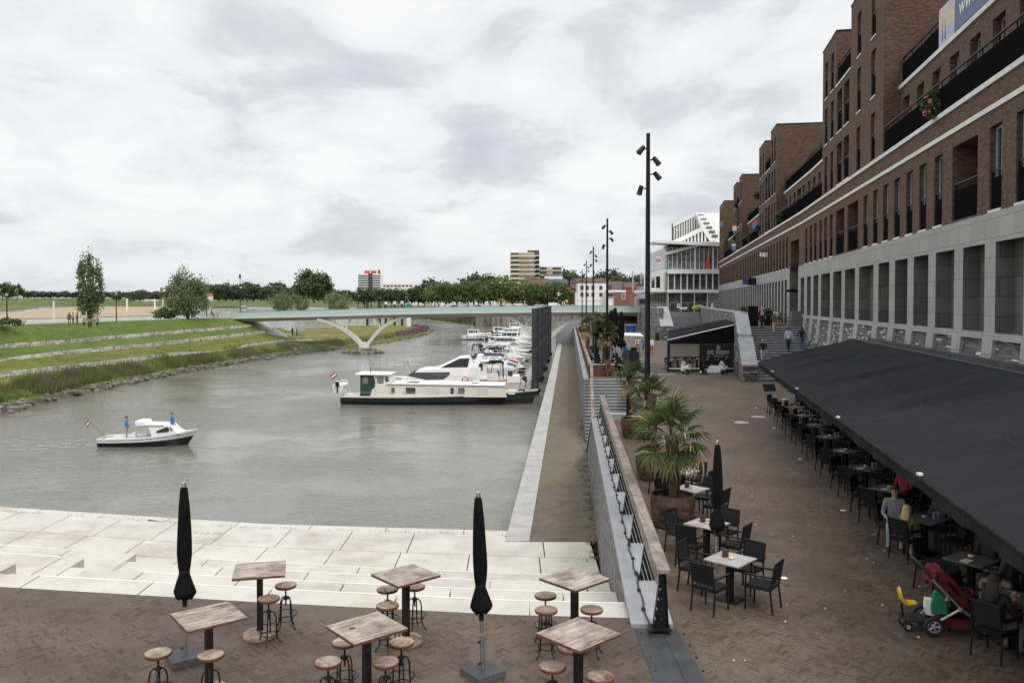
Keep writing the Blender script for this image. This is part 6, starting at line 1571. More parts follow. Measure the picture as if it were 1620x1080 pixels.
# tender hanging behind the barge with outboard
tn = boat('tender_dinghy', 'small white dinghy with black outboard hanging behind the long barge', 540, 85.3, R(84), 'small dinghies'); tn.location.z = ZW+1.55
hull(tn, 2.6, 1.3, .42, .55, [(1.0,m_gel)], m_white, .3, 2, .4, .9, bul=.15)
b = MB(); b.cb((-1.45,0,.55),(.36,.34,.42),m_black); b.cb((-1.45,0,.1),(.14,.12,.7),m_black); b.cb((-1.45,0,-.3),(.3,.1,.14),m_black); b.build('outboard_motor', tn, bevel=.04)
flag((PX(545,85.3),85.3,ZW+1.6), 'Dutch flag at the stern of the long barge', 1.9, .75, 0, -.55)
# 2. white motor yacht behind the barge
ya = boat('motor_yacht', 'large white motor yacht with black windows moored behind the barge', 722, 91.5, PI+R(1))
st_ = hull(ya, 15.2, 4.4, 1.5, 2.3, [(.2,m_navyhull),(1.0,m_gel)], m_gel, 1.4, 1.8, .4, .9)
cabin(ya, [(-2.5,1.4),(6.0,1.9),(4.8,2.5),(4.2,2.95),(3.4,3.15),(-2.2,3.3),(-2.7,3.0)], 3.9, m_gel, 'cabin', .25)
sidewins(ya, [[(1.3,2.05),(3.2,2.02),(5.3,2.45),(4.7,2.78),(.6,2.82),(.7,2.5)]], 3.95, 1.4, 3.3, .25)
cabin(ya, [(-1.9,3.2),(2.3,3.1),(1.7,3.4),(-.4,4.4),(-1.5,4.5),(-1.9,3.7)], 3.3, m_gel, 'flybridge', .3)
sidewins(ya, [[(-1.3,3.35),(1.6,3.3),(-.4,4.25),(-1.5,4.3)]], 3.38, 3.1, 4.5, .3, M('tinted_screen',(0.012,0.012,0.013),.12))
for s_ in (-1,1):
    b = MB(); b.loft([[(x,s_*y-.09,z),(x+w_,s_*y-.09,z),(x+w_,s_*y+.09,z),(x,s_*y+.09,z)] for x, y, z, w_ in ((-1.9,1.95,1.9,.9),(-2.4,1.85,3.3,.75),(-2.9,1.6,4.5,.5))], m_gel); b.build('radar_arch', ya)
b = MB(); b.box(-3.0,-2.35,-1.65,1.65,4.45,4.6,m_gel); b.build('arch_top', ya)
b = MB(); b.box(-7.2,-2.6,-1.8,1.8,1.5,1.62,m_teak); b.box(-7.0,-5.6,-1.7,1.7,1.62,2.3,m_gel); b.box(-4.6,-3.4,-1.5,-.6,1.62,2.4,m_gel); b.build('aft_cockpit', ya)
b = MB(); b.box(-6.2,-5.7,-1.0,.9,2.3,2.75,m_navy); b.build('canvas_cover', ya)
rails(ya, st_, 10, 26, .7)
flag((PX(808,90),90,ZW+2.2), 'large Dutch flag flying from the stern of the white yacht', 1.9, 1.0, 0, .45)
flag((PX(651,91),91,ZW+2.7), 'small Dutch flag above the bow of the white yacht', 1.3, .5, 0, -.35)
lbo = MB(); lbo.T = Matrix.Rotation(R(90),4,'X'); lbo.ring((0,0,0),.3,.085,m_orange,24,8); lbo.T = Matrix()
for k in range(4): a = PI/4+k*PI/2; lbo.cb((.3*math.cos(a),0,.3*math.sin(a)),(.12,.19,.19),m_white)
o = lbo.build('lifebuoy', smooth=60); o.location = (PX(735.5,89),89.2,ZW+2.05); tag(o, 'orange and white lifebuoy on the side of the white yacht', 'lifebuoy')
# 3. generic cruisers
def cruiser(lab, px0, px1, Y, right, hc, cs=None, canvas=None, ch=1.0, rz=0, wins=3, bim=False, dark=False, zs_=.9, zb=1.35, flagp=False):
    L = (px1-px0)/1308*Y; r = boat('motor_cruiser', lab, (px0+px1)/2, Y, (0 if right else PI)+rz); B = max(1.6, min(3.8, L*.34)); k = L/10
    st_ = hull(r, L, B, zs_, zb, [(.22,m_navyhull),(.9,hc),(1.0,m_white)], m_gel, .9*k, 1.8, .45, .85)
    x = lambda f: -L/2+L*f; z0 = zs_-.05; w_ = B*.74; h1 = z0+1.25*ch; h2 = z0+.55*ch
    prof = [(x(.2),z0),(x(.92),z0+.25),(x(.86),z0+.5),(x(.66),h2+.12),(x(.58),h1),(x(.26),h1+.06),(x(.2),h1-.1)] if cs != 'open' else [(x(.45),z0),(x(.92),z0+.2),(x(.84),z0+.45),(x(.62),z0+.6),(x(.45),z0+.45)]
    cabin(r, prof, w_, m_gel)
    if cs != 'open':
        ww = (x(.56)-x(.24))/wins; P_ = [rr4(x(.24)+ww*q_+.05, x(.24)+ww*(q_+1)-.05, h2+.1, h1-.14, .05) for q_ in range(wins)]; P_.append([(x(.595),h2+.2),(x(.64),h2+.2),(x(.585),h1-.14)])
        sidewins(r, P_, w_+.01, z0, h1+.06, .1); b = MB(); b.box(x(.18),x(.6),-w_/2-.02,w_/2+.02,h1+.03,h1+.1,m_white); b.build('cabin_roof', r, bevel=.03)
        sidewins(r, [rr4(x(.7)+.5*q_,x(.7)+.5*q_+.3,z0+.27,z0+.42,.04) for q_ in range(2)], w_+.01, z0, h1+.06, .1, None, 'porthole')
    else:
        b = MB(); 
        for s_ in (-1,1): b.add([(x(.66),s_*w_*.4,z0+.55),(x(.48),s_*w_*.45,z0+.5),(x(.44),s_*w_*.4,z0+1.2),(x(.52),s_*w_*.35,z0+1.2)], [(0,1,2,3)], m_clear)
        b.add([(x(.66),-w_*.4,z0+.55),(x(.66),w_*.4,z0+.55),(x(.52),w_*.35,z0+1.2),(x(.52),-w_*.35,z0+1.2)], [(0,1,2,3)], m_glass)
        b.tube([(x(.66),-w_*.4,z0+.55),(x(.52),-w_*.36,z0+1.2),(x(.52),w_*.36,z0+1.2),(x(.66),w_*.4,z0+.55)], .03, m_white, 6); b.build('windscreen', r)
        b = MB(); b.box(x(.08),x(.4),-w_*.4,w_*.4,z0,z0+.35,m_white); b.build('seats', r, bevel=.05)
    if canvas:
        c0, c1, zt = (.02,.26,h1+.12) if cs != 'open' else (.12,.56,z0+1.75); b = MB()
        b.loft([[(x(c0+(c1-c0)*f),-w_/2*.96,zt-.2-d),(x(c0+(c1-c0)*f),-w_/2*.7,zt-d),(x(c0+(c1-c0)*f),w_/2*.7,zt-d),(x(c0+(c1-c0)*f),w_/2*.96,zt-.2-d)] for f, d in ((0,.25),(.12,.03),(.5,0),(1,.06))], canvas, caps=False, closed=False)
        if not bim:
            b.loft([[(x(c0),-w_/2*.9,z0+.1),(x(c0)+.06,-w_/2*.96,zt-.45),(x(c0)+.06,w_/2*.96,zt-.45),(x(c0),w_/2*.9,z0+.1)],[(x(c0)+.12,-w_/2*.9,z0+.1),(x(c0)+.18,-w_/2*.96,zt-.3),(x(c0)+.18,w_/2*.96,zt-.3),(x(c0)+.12,w_/2*.9,z0+.1)]], canvas, closed=False)
        b.build('canvas_top', r, smooth=50); b = MB()
        for s_ in (-1,1):
            for fa, fb_ in ((c0+.02,c0+.05),(c0+(c1-c0)*.5,c0+(c1-c0)*.62),(c1-.03,c1-.1)): b.tube([(x(fb_),s_*w_*.47,z0),(x(fa),s_*w_*.47,zt-.2)], .025, canvas if bim else m_black, 5)
        b.build('canopy_frame', r)
    rails(r, st_, 15, 26, .55); b = MB(); b.tube([(x(.4),.2,h1),(x(.36),.2,h1+1.6*ch)], .025, m_white, 5); b.tube([(x(.34),-.3,h1),(x(.3),-.3,h1+1.1)], .03, m_steel, 5); b.cb((x(.36),.2,h1+.8),(.3,.5,.08),m_white); b.build('mast', r)
    b = MB(); 
    for i in (5,10,15):
        for s_ in (-1,1): a = st_(i,.75); b.tube([(a[0],s_*(a[1]+.1),a[2]-.3),(a[0],s_*(a[1]+.12),a[2]+.25)], [.09,.11], m_navy if i % 2 else m_white, 8)
    b.build('fenders', r, smooth=50)
    if flagp: flag((r.location.x+(-1 if right else 1)*L*.47, Y-.3, ZW+zs_), flagp, 1.2, .5, 0, -.5 if right else .5)
    return r
cruiser('white cruiser with black canvas cockpit seen above the yacht foredeck', 655, 800, 98, False, m_gel, canvas=m_blackmat, ch=1.55, zs_=1.5, zb=2.0, wins=3)
cruiser('white cruiser under navy bimini on a black frame behind the yacht flybridge', 690, 812, 105, False, m_gel, canvas=m_navy, bim=True, ch=1.5, cs='open', zs_=2.2, zb=2.4)
cruiser('white open cruiser with framed windscreen moored right behind the yacht stern', 745, 815, 122, True, m_gel, cs='open', zs_=1.2, zb=1.4, ch=1.2)
cruiser('small white sports boat beside the pontoon', 778, 824, 131, True, m_gel, cs='open', zs_=.8, zb=1.0)
cruiser('small dark hulled runabout next to the pontoon', 800, 832, 123, True, m_navyhull, cs='open', zs_=.6, zb=.8)
cruiser('white cruiser with navy aft hood beside the yacht stern', 738, 822, 113, True, m_gel, canvas=m_navy, ch=1.2, zs_=1.0, zb=1.5)
cruiser('white weekender with long foredeck behind the framed windscreen boat', 752, 834, 138, True, m_gel, cs='open', canvas=m_blackmat, zs_=1.1, zb=1.5)
cruiser('white cabin boat with black hood just before the navy hulled cruiser', 762, 842, 147, True, m_gel, canvas=m_blackmat, ch=1.0, wins=4)
cruiser('white cruiser with two large panes beyond the sprayhood boat', 766, 846, 184, True, m_gel, canvas=m_navy, ch=1.2, wins=2, zs_=1.1, zb=1.6)
cruiser('white fly cruiser in the dense row before the bridge pier', 776, 850, 207, True, m_gel, canvas=m_blackmat, bim=True, ch=1.35, wins=3, zs_=1.2, zb=1.7)
cruiser('blue hulled cruiser behind the three pane cabin cruiser', 783, 846, 238, True, m_navyhull, canvas=m_navy, ch=1.25, wins=3, zs_=1.2, zb=1.7)
cruiser('white motorboat beside the dark workboat', 770, 822, 250, True, m_gel, ch=1.35, wins=3, zs_=1.2, zb=1.6)
cruiser('long navy hulled cruiser with white cabin and blue aft canopy', 744, 846, 158, True, m_navyhull, canvas=m_navy, ch=1.15, wins=3, zs_=.9, zb=1.5, flagp='small Dutch flag on the navy hulled cruiser')
cruiser('white cruiser with navy sprayhood behind the navy hulled cruiser', 772, 850, 172, True, m_gel, canvas=m_navy, bim=True, cs='open', zs_=1.0, zb=1.4, rz=R(3))
cruiser('navy hulled cruiser with framed canvas behind the long navy cruiser', 757, 838, 195, True, m_navyhull, canvas=m_navy, ch=1.1, wins=3)
cruiser('white cabin cruiser with three large panes near the right bridge pier', 789, 850, 222, True, m_gel, ch=1.1, wins=3, zs_=1.1, zb=1.6)
cruiser('small white motorboat arriving away from the others in open water', 731, 775, 230, True, m_gel, ch=1.25, wins=4, zs_=1.2, zb=1.4, flagp='small flag on the white motorboat in open water')
cruiser('cruiser with blue bimini farthest under the bridge', 796, 842, 285, True, m_gel, canvas=m_navy, bim=True, ch=1.3, wins=3, zs_=1.5, zb=2)
cruiser('dark workboat among the farthest boats', 776, 812, 262, False, m_navyhull, cs='open', canvas=m_blackmat, zs_=1.3, zb=1.6)
# 4. the sloop under way
sl_ = boat('open_sloop', 'small white and navy open sloop under way with two people aboard', 234, 60, R(3), 'boats under way'); sl_.location.y = 60.2
st_ = hull(sl_, 6.9, 2.2, .62, 1.15, [(.48,m_navyhull),(.72,m_gel),(.8,m_navyhull),(1.0,m_gel)], M('sloop_floor',(0.45,0.42,0.36),.7), 1.0, 2.2, .42, .8, bul=.3)
cabin(sl_, [(.4,.6),(2.35,.9),(1.95,1.18),(1.6,1.55),(.1,1.52),(.2,1.2)], 1.55, m_gel, 'cuddy', .12)
cabin(sl_, [(-.75,1.5),(1.2,1.5),(1.2,1.58),(-.1,1.62),(-.2,1.82),(-.85,1.82)], 1.55, m_white, 'folded_sprayhood', .05)
sidewins(sl_, [[(.75,.98),(1.55,1.05),(1.65,1.2),(1.5,1.4),(1.35,1.38),(.7,1.1)],[(1.75,1.15),(1.9,1.12),(1.72,1.4),(1.64,1.38)]], 1.6, .6, 1.7, .12)
for y_ in (-.95,.6): b = MB(); b.box(-2.9,-.6,y_,y_+.35,.35,.62,m_gel); b.build('bench', sl_)
b = MB(); b.cb((-1.0,-.3,.6),(.2,.3,.7),m_gel); b.build('helm_console', sl_)
b = MB(); b.tube([(-2.8,-.95,.7),(-2.8,-.95,.95),(-.5,-1.0,.98),(-.5,-1.0,.72)], .018, m_steel, 5); b.tube([(-2.8,.95,.7),(-2.8,.95,.95),(-.5,1.0,.98),(-.5,1.0,.72)], .018, m_steel, 5); b.tube([(2.2,-.55,1.05),(2.3,-.55,1.25),(3.3,0,1.4),(2.3,.55,1.25),(2.2,.55,1.05)], .016, m_steel, 5); b.build('guard_rails', sl_)
SX, SY = sl_.location.x, sl_.location.y
person((SX-1.72,SY,ZW+.3), -PI/2+.15, 'man in blue shirt and khaki trousers standing at the helm of the sloop', (0.06,0.19,0.55), (0.33,0.29,0.24), H_DK, 'stand', 0, 1.8, arms={1:((.05,.1,-.26),(-.02,.24,-.05))})
person((SX+1.6,SY,ZW+.62), -PI/2, 'person in bright blue shirt standing in the bow hatch of the sloop', (0.03,0.2,0.62), (0.05,0.07,0.15), H_BR, 'stand', 0, 1.75)
flag((SX-3.35,SY,ZW+.6), 'tattered Dutch flag leaning over the stern of the sloop', 1.7, .5, 0, -.75)
wk = MB(); m_foam = M('wake_foam', (0.48,0.48,0.46), .6, var=.3, scale=3)
for k in range(90):
    t_ = rng.random()**1.4; a = rng.choice((-1,1,.3,-.3)); x = SX-3.2-9*t_; y = SY + a*(.5+3.2*t_)+rng.gauss(0,.2); wk.add([(x,y-.03,ZW+.03),(x+rng.uniform(.3,1.1),y,ZW+.04),(x+rng.uniform(-.2,.2),y+rng.uniform(.03,.1),ZW+.03)], [(0,1,2)], m_foam)
stuff(wk.build('wake_foam'), 'thin white wake foam trailing the sloop', 'wake')
# ------------------------------------------------------------------ piles, pontoon
m_pile = M('dark_steel_pile', (0.055,0.058,0.063), .5, .4, var=.4, scale=1.2)
for k, Y in enumerate((92.5,108,124,141,158)):
    p_ = MB(); p_.tube([(0,0,ZW-1),(0,0,4.65)], .42, m_pile, 20); p_.lathe([(.42,4.65),(.36,4.72)], m_rubber, n=20); p_.lathe([(.6,ZW+.3),(.6,ZW+.75)], m_iron, n=16)
    o = p_.build('mooring_pile', smooth=40); o.location = (q(-3.75-.0*k, Y), Y, 0); tag(o, 'tall dark steel mooring pile, %s of the row from the camera' % ORD[k], 'pile', 'mooring piles along the pontoon')
pn_ = thing('pontoon', 'grey planked pontoon beside the steel piles', 'pontoon', (q(-5.2,90), 90, ZW+.45)); m_plank = woodmat('grey_pontoon_planks', (0.2,0.19,0.17), (0.42,0.4,0.37), 2, 8, .0)
b = MB(); 
for k in range(330): y = k*.25; b.box(QD*y-.75, QD*y+.75, y, y+.235, -.02, .03, m_plank)
b.build('planks', pn_); b = MB()
for k in range(12): y = 3+k*7; b.box(QD*y-.7, QD*y+.7, y-2.4, y+2.4, -.6, -.03, m_rubber)
b.build('floats', pn_)
for k in range(7):
    b = MB(); y = 8+k*11.5; b.box(-7.5, QD*y-.76, y-.3, y+.3, -.05, .02, m_plank); b.tube([(-7.3,y,-1),(-7.3,y,.7)], .1, m_iron, 8); b.build('finger_pier', pn_)
gp = thing('mooring_service_post', 'red service post on the pontoon beside the nearest pile', 'post', (q(-5.1,91.3), 91.3, ZW+.48)); b = MB(); b.cb((0,0,.55),(.32,.25,1.1),m_red); b.cb((0,0,1.13),(.36,.3,.08),m_white); b.build('cabinet', gp, bevel=.03)
person((q(-5.0,93.5),93.5,ZW+.48), PI, 'person in black standing on the pontoon behind the red post', (0.014,0.014,0.015), (0.02,0.02,0.025), H_BR, 'stand', 0, 1.8)
# ------------------------------------------------------------------ trees
def crown_pts(n, rx, ry, rz, ncl, seed, sig=.16, low=-.55, flat=1.0):
    g = np.random.default_rng(seed); c = g.normal(0,1,(ncl,3)); c /= np.linalg.norm(c,axis=1)[:,None]; c *= (.45+.55*g.random((ncl,1))**.5); c[:,2] = np.maximum(c[:,2], low)
    sz = .6+.8*g.random(ncl); k = g.integers(0, ncl, n); p_ = c[k] + g.normal(0,1,(n,3))*sig*sz[k][:,None]
    return p_*np.array([rx,ry,rz])
def tree_proto(stem, h, w_, th, m, nleaf, ls, seed, ncl=26, sig=.17, trunk_r=.25, limbs=6, low=-.6, asp=1.0):
    """tree standing at its own origin: crown from th to h, width w_"""
    r = thing(stem, '', 'tree'); g = random.Random(seed)
    b = MB(); zc = (th+h)/2
    b.tube([(0,0,-.4),(.02*w_,0,th*.6),(0,.02*w_,th+ (h-th)*.3),(.02*w_,0,th+(h-th)*.75)], [trunk_r*1.25,trunk_r,trunk_r*.7,trunk_r*.2], m_bark, 8)
    for k in range(limbs):
        a = k*2.4+g.random(); z = th*.85+(h-th)*(.05+.5*k/limbs); L = w_*.42*(1-.4*k/limbs)
        b.tube([(0,0,z),(math.cos(a)*L*.5,math.sin(a)*L*.5,z+(h-th)*.16),(math.cos(a)*L,math.sin(a)*L,z+(h-th)*.27)], [trunk_r*.5,trunk_r*.3,trunk_r*.1], m_bark, 6)
    b.build('trunk', r, smooth=60)
    P = crown_pts(nleaf, w_/2, w_/2, (h-th)/2, ncl, seed, sig, low); P[:,2] += zc
    link('crown', leaf_arr('crown', P, ls, m, asp), r); return r
def put(proto, first, x, y, z, sc, rz, lab, grp):
    if first: o = proto; o.location = (x,y,z); o.rotation_euler = (0,0,rz); o.scale = sc; o['label'] = lab; o['group'] = grp; return o
    return dup(proto, (x,y,z), rz, lab, grp, sc)
protos = {}
def forest(kind, seeds, items, grp, labf, stem='tree'):
    """items: (px, py_top, py_base, Y, width_factor)"""
    for i, (px_, pt_, pb, Y, wf) in enumerate(items):
        key = (kind, i % len(seeds)); first = key not in protos
        if first:
            m, w_, th, ncl, sig, n, ls, low = kind_tab[kind]
            protos[key] = tree_proto(stem, 10, w_, th, m, n, ls, seeds[i % len(seeds)], ncl, sig, low=low)
        H = (pb-pt_)/1308*Y; s_ = H/10
        put(protos[key], first, PX(px_,Y), Y, PZ(pb,Y), (s_*wf, s_*wf, s_), rng.uniform(0,6.3), labf(i, len(items)), grp)
kind_tab = {'plane': (m_leaf_lt, 8.2, 2.6, 24, .2, 1500, .34, -.7), 'forest': (m_leaf_dk, 9.5, .8, 40, .15, 1700, .42, -.95), 'broad': (m_leaf, 8.5, 1.6, 26, .19, 1700, .36, -.8), 'pollard': (m_leaf, 6.4, 2.4, 20, .2, 1000, .36, -.7), 'bush': (m_leaf_wil, 13, .3, 26, .2, 2200, .34, -.7)}
J = lambda a: rng.uniform(-a, a)
forest('plane', (3,4,5), [(688+17.5*k, (451,449,452,448,447,446,440,449,447,452,450)[k], 488, 398+J(3), 1.0) for k in range(11)], 'plane trees along the quay across the harbour', lambda i,n: '%s plane tree from the left in the light green quay row beyond the bridge' % ORD[i], 'plane_tree')
forest('broad', (8,9), [(880,448,487,392,1.25),(840,462,487,396,.8),(866,452,487,400,1.0)], 'round trees before the white house', lambda i,n: ('large round dark green tree left of the white house','small tree below the beige flats, right in the plane row','tree touching the left side of the large round tree')[i], 'round_tree')
forest('pollard', (12,13,14), [(566+10.6*k, 457+J(2), 486, 620, 1.0) for k in range(12)], 'dark lime row on the far river bank', lambda i,n: '%s lime tree from the left in the dark row below the white office block' % ORD[i], 'lime_tree')
forest('forest', (21,22,23), [(px_, t_, 480, 720, 1.0) for px_, t_ in ((662,452),(679,442),(692,449),(706,447),(722,450),(737,446),(750,433),(765,437),(776,438),(788,446),(800,444))], 'dark wood behind the plane row', lambda i,n: '%s crown from the left in the dark wood behind the plane row' % ORD[i], 'dark_tree')
forest('forest', (21,22,23), [(px_, t_, 476, 1500+J(40), 1.15) for px_, t_ in zip(range(325,480,11), (455,450,452,447,453,451,446,449,455,452,447,453,455,452,450))], 'treeline across the river', lambda i,n: '%s crown from the left in the dark treeline across the river' % ORD[i], 'dark_tree')
forest('forest', (21,22,23), [(px_, t_, 477, 1450+J(30), 1.1) for px_, t_ in zip(range(505,570,11), (457,455,458,460,459,462))], 'treeline right of the tall broad tree', lambda i,n: '%s crown right of the tall broad tree across the river' % ORD[i], 'dark_tree')
forest('forest', (21,22,23), [(44+12*k, 461+J(1.2)-(2 if k in (8,15,20) else 0), 472, 2280, 1.5) for k in range(24)], 'hazy low treeline on the left horizon', lambda i,n: '%s crown from the left in the low hazy treeline on the horizon' % ORD[i], 'dark_tree')
forest('broad', (8,9), [(4,449,474,1400,1.1),(14,450,474,1420,.9),(27,451,474,1400,1.0)], 'clump at the left edge', lambda i,n: ('tree at the very left edge of the meadow','middle tree of the clump at the left edge','rightmost tree of the clump at the left edge')[i], 'round_tree')
forest('broad', (8,9), [(207,463,477,1800,1.3),(222,461,477,1800,1.4),(185,466,476,1850,1.6),(247,465,475,1850,1.9),(236,468,475,1850,1.2)], 'small trees on the meadow right of the poplar', lambda i,n: '%s small tree on the meadow between poplar and willow' % ORD[i], 'round_tree')
forest('broad', (8,9), [(497,430,478,1000,1.0),(484,433,478,1010,.8),(512,436,478,1005,.75)], 'tall broad tree group across the river', lambda i,n: ('tallest broad tree standing above the treeline left of the office block','left part tree of the tall broad clump','right part tree of the tall broad clump')[i], 'broad_tree')
forest('forest', (21,22,23), [(px_, t_, 480, 640, 1.0) for px_, t_ in ((896,428),(908,433),(885,436),(944,436),(957,431),(970,430),(984,437),(998,440),(1010,436),(1022,440))], 'wood behind the white house', lambda i,n: '%s crown from the left in the wood behind the white house roofs' % ORD[i], 'dark_tree')
forest('bush', (31,32), [(448,463,494,330,1.0),(477,468,494,333,.6),(533,463,494,330,.9)], 'willow bushes behind the bridge', lambda i,n: ('large round willow bush behind the left part of the bridge','small bush at the right of the large willow bush','willow bush behind the bridge below the lime row')[i], 'willow_bush')
# tall poplar and willow on the dike
def special(stem, px_, pt_, pb, Y, wpx, m, n, ls, seed, lab, th, ncl, sig, limbs, stems=4, taper=.0):
    H = (pb-pt_)/1308*Y; wd_ = wpx/1308*Y; r = thing(stem, lab, 'tree', (PX(px_,Y), Y, PZ(pb,Y))); g = random.Random(seed)
    b = MB()
    for k in range(stems):
        a = k*2*PI/stems; d = wd_*.2; b.tube([(math.cos(a)*.1,math.sin(a)*.1,-.4),(math.cos(a)*d*.6,math.sin(a)*d*.6,H*.4),(math.cos(a)*d,math.sin(a)*d,H*(.8+.15*g.random()))], [.016*H,.01*H,.002*H], m_bark, 6)
        for q_ in range(limbs):
            z = H*(.15+.7*q_/limbs); a2 = g.uniform(0,6.3); b.tube([(math.cos(a)*d*z/H,math.sin(a)*d*z/H,z),(math.cos(a2)*wd_*.38,math.sin(a2)*wd_*.38,z+H*.12)], [.005*H,.0015*H], m_bark, 5)
    b.build('trunk', r, smooth=60)
    P = crown_pts(n, 1, 1, 1, ncl, seed, sig, -.98); 
    zz = (P[:,2]+1)/2; wz = np.clip(np.interp(zz, *taper), 0.05, 2)
    P[:,0] *= wd_/2*wz; P[:,1] *= wd_/2*wz; P[:,2] = th*H + (1-th)*H*zz; 
    link('crown', leaf_arr('crown', P, ls, m, 1.5, .0), r); return r
special('poplar', 142, 404, 513, 118, 40, m_leaf_wil, 5200, .1, 41, 'tall slender poplar on the dike beside three people', .1, 75, .11, 9, 5, ([0,.12,.4,.7,.9,1],[.8,1.05,1.0,1.05,.95,.7]))
special('willow', 297, 430, 503, 160, 62, m_leaf_wil, 9000, .125, 42, 'broad silvery willow on the dike left of the bridge', .02, 60, .14, 7, 5, ([0,.12,.4,.7,.9,1],[1.1,1.1,1.05,1.0,.95,.8]))
special('willow', 262, 488, 502, 162, 34, m_leaf_wil, 2200, .13, 43, 'low willow shrub at the foot of the broad willow', .0, 18, .2, 3, 3, ([0,.5,1],[1,1,.6]))
special('shrub', 12, 504, 516, 112, 36, m_leaf, 1400, .08, 44, 'green shrub at the foot of the left dike lamp', .0, 14, .2, 2, 3, ([0,.5,1],[1,1,.6]))

# ------------------------------------------------------------------ far buildings
m_tan = M('tan_facade', (0.42,0.33,0.21), .8, var=.06, scale=.1); m_dkb = M('dark_brown_tower', (0.075,0.058,0.052), .8); m_yel = M('yellow_panels', (0.6,0.48,0.2), .7); m_roofb = M('brown_tile_roof', (0.13,0.07,0.055), .85, var=.25, scale=.4); m_roofr = M('orange_tile_roof', (0.45,0.13,0.07), .8); m_roofg = M('slate_roof', (0.07,0.075,0.085), .7, var=.2, scale=.3); m_redbr = M('far_red_brick', (0.21,0.085,0.06), .85, var=.2, scale=.3); m_wwall = M('white_render_wall', (0.75,0.74,0.71), .7, var=.05, scale=.2); m_gw = M('far_window', (0.05,0.055,0.065), .3)
def bld(stem, lab, Y): 
    r = thing(stem, lab, 'building', (0, Y, 0)); return r
def bx(r, name, Y, x0, x1, y0, y1, d, m, o=0.0):
    """front face from pixels x0..x1, y0 (top)..y1 on depth Y; o moves it towards the camera"""
    b = MB(); b.box(PX(x0,Y), PX(x1,Y), -o, d, PZ(y1,Y), PZ(y0,Y), m); return b.build(name, r)
Y = 560; r = bld('apartment_tower', 'beige high-rise flats with white balcony bands and a dark stair tower', Y)
bx(r,'wall',Y,808,846,400,480,16,m_tan); bx(r,'stair_tower',Y,835,853.5,395.5,480,18,m_dkb,-4); bx(r,'penthouse',Y,812,844,399,400.8,14,m_white,-2)
for k in range(11):
    y = 402+7.05*k; b = MB(); b.box(PX(807,Y),PX(822.5,Y),-1.6,-.05,PZ(y+3.2,Y),PZ(y+.9,Y),m_tan); b.box(PX(806.6,Y),PX(847.5,Y),-1.7,0,PZ(y+4.3,Y),PZ(y+3.2,Y),m_white); b.build('balcony', r)
    b = MB(); b.box(PX(807.5,Y),PX(820,Y),-.06,-.0,PZ(y+.7,Y),PZ(y-2.0,Y),m_gw); b.build('window', r); b = MB(); b.box(PX(838,Y),PX(843,Y),-.08,0.02,PZ(y+1.8,Y),PZ(y-.2,Y),m_white); b.box(PX(838.7,Y),PX(842.3,Y),-.12,-.081,PZ(y+1.3,Y),PZ(y+.3,Y),m_gw); b.build('window', r)
for k in range(6): 
    y = 404+7.05*k; b = MB(); b.box(PX(847,Y),PX(854,Y),-.6,3.9,PZ(y+1,Y),PZ(y,Y),m_white); b.build('floor_band', r)
Y = 575; r = bld('apartment_block', 'low white and yellow flats attached right of the beige high-rise', Y)
bx(r,'wall',Y,847,888.5,421,480,14,m_white)
for k in range(4):
    y = 423+6.9*k
    for x0,x1,m in ((850,865,m_gw),(874,888,m_gw),(866,873.5,m_yel)): bx(r,'window' if m is m_gw else 'panel',Y,x0,x1,y,y+3.6,.1,m,.15)
    bx(r,'balcony_band',Y,849,889,y+4.6,y+5.6,.1,m_tan,.9)
Y = 545; r = bld('apartment_block', 'low white banded flats left of the beige high-rise', Y); bx(r,'wall',Y,785,809,443,480,12,m_tan)
for k in range(3): bx(r,'balcony_band',Y,784.5,806,446+6*k,448.3+6*k,.1,m_white,1.0); bx(r,'window',Y,788,800,443.6+6*k,446+6*k,.1,m_gw,.1)
Y = 900; r = bld('office_block', 'white office block with dark bands and two red rooftop units', Y); bx(r,'wall',Y,566.5,602,433,478,20,m_white)
for k in range(6): bx(r,'window_band',Y,567,602,435.5+3.7*k,437.3+3.7*k,.1,m_gw,.3)
bx(r,'dark_column',Y,583,589.5,432.6,478,.2,m_dkb,.5); bx(r,'chimney',Y,597.5,600.5,427,433,6,m_dkb,-3)
for x in (576,586.5): bx(r,'red_rooftop_unit',Y,x,x+8,428,432.4,6,M('signal_red', (0.75,0.04,0.03), .5),-2)
Y = 950; r = bld('long_hall', 'long low cream building right of the office block', Y); bx(r,'wall',Y,603,655,449,478,10,m_cream); bx(r,'penthouse',Y,618,640,446.5,449,8,m_white,-1)
for k in range(8): bx(r,'window',Y,606+6*k,610+6*k,451,453.5,.1,m_gw,.2)
def house(lab, x0, x1, yt, ye, yb, Y, mw, mr, nw=0, d=9, hip=.0, stem='house'):
    r = bld(stem, lab, Y); bx(r,'wall',Y,x0,x1,ye,yb,d,mw); b = MB(); xa, xb = PX(x0,Y)-.3, PX(x1,Y)+.3; zt, ze = PZ(yt,Y), PZ(ye,Y); c_ = (xb-xa)*hip
    b.add([(xa,-.4,ze),(xb,-.4,ze),(xb,d+.4,ze),(xa,d+.4,ze),(xa+c_,d/2,zt),(xb-c_,d/2,zt)], [(0,1,5,4),(1,2,5),(2,3,4,5),(3,0,4),(0,3,2,1)], mr); b.build('roof', r)
    for k in range(nw):
        xw = x0+(x1-x0)*(k+.5)/nw; bx(r,'window',Y,xw-1.1,xw+1.1,ye+(yb-ye)*.25,ye+(yb-ye)*.25+4,.1,m_gw,.06)
    return r
house('brown roofed terrace house below the beige high-rise, leftmost', 832,851,437,452,482,470,m_redbr,m_roofb,2)
house('tall dark brown roofed house left of the slate roofed one', 848,868,440,453,482,450,m_redbr,m_roofb,2)
house('slate roofed house right of the brown roofs', 868,897,441,450,482,460,m_wwall,m_roofg,3)
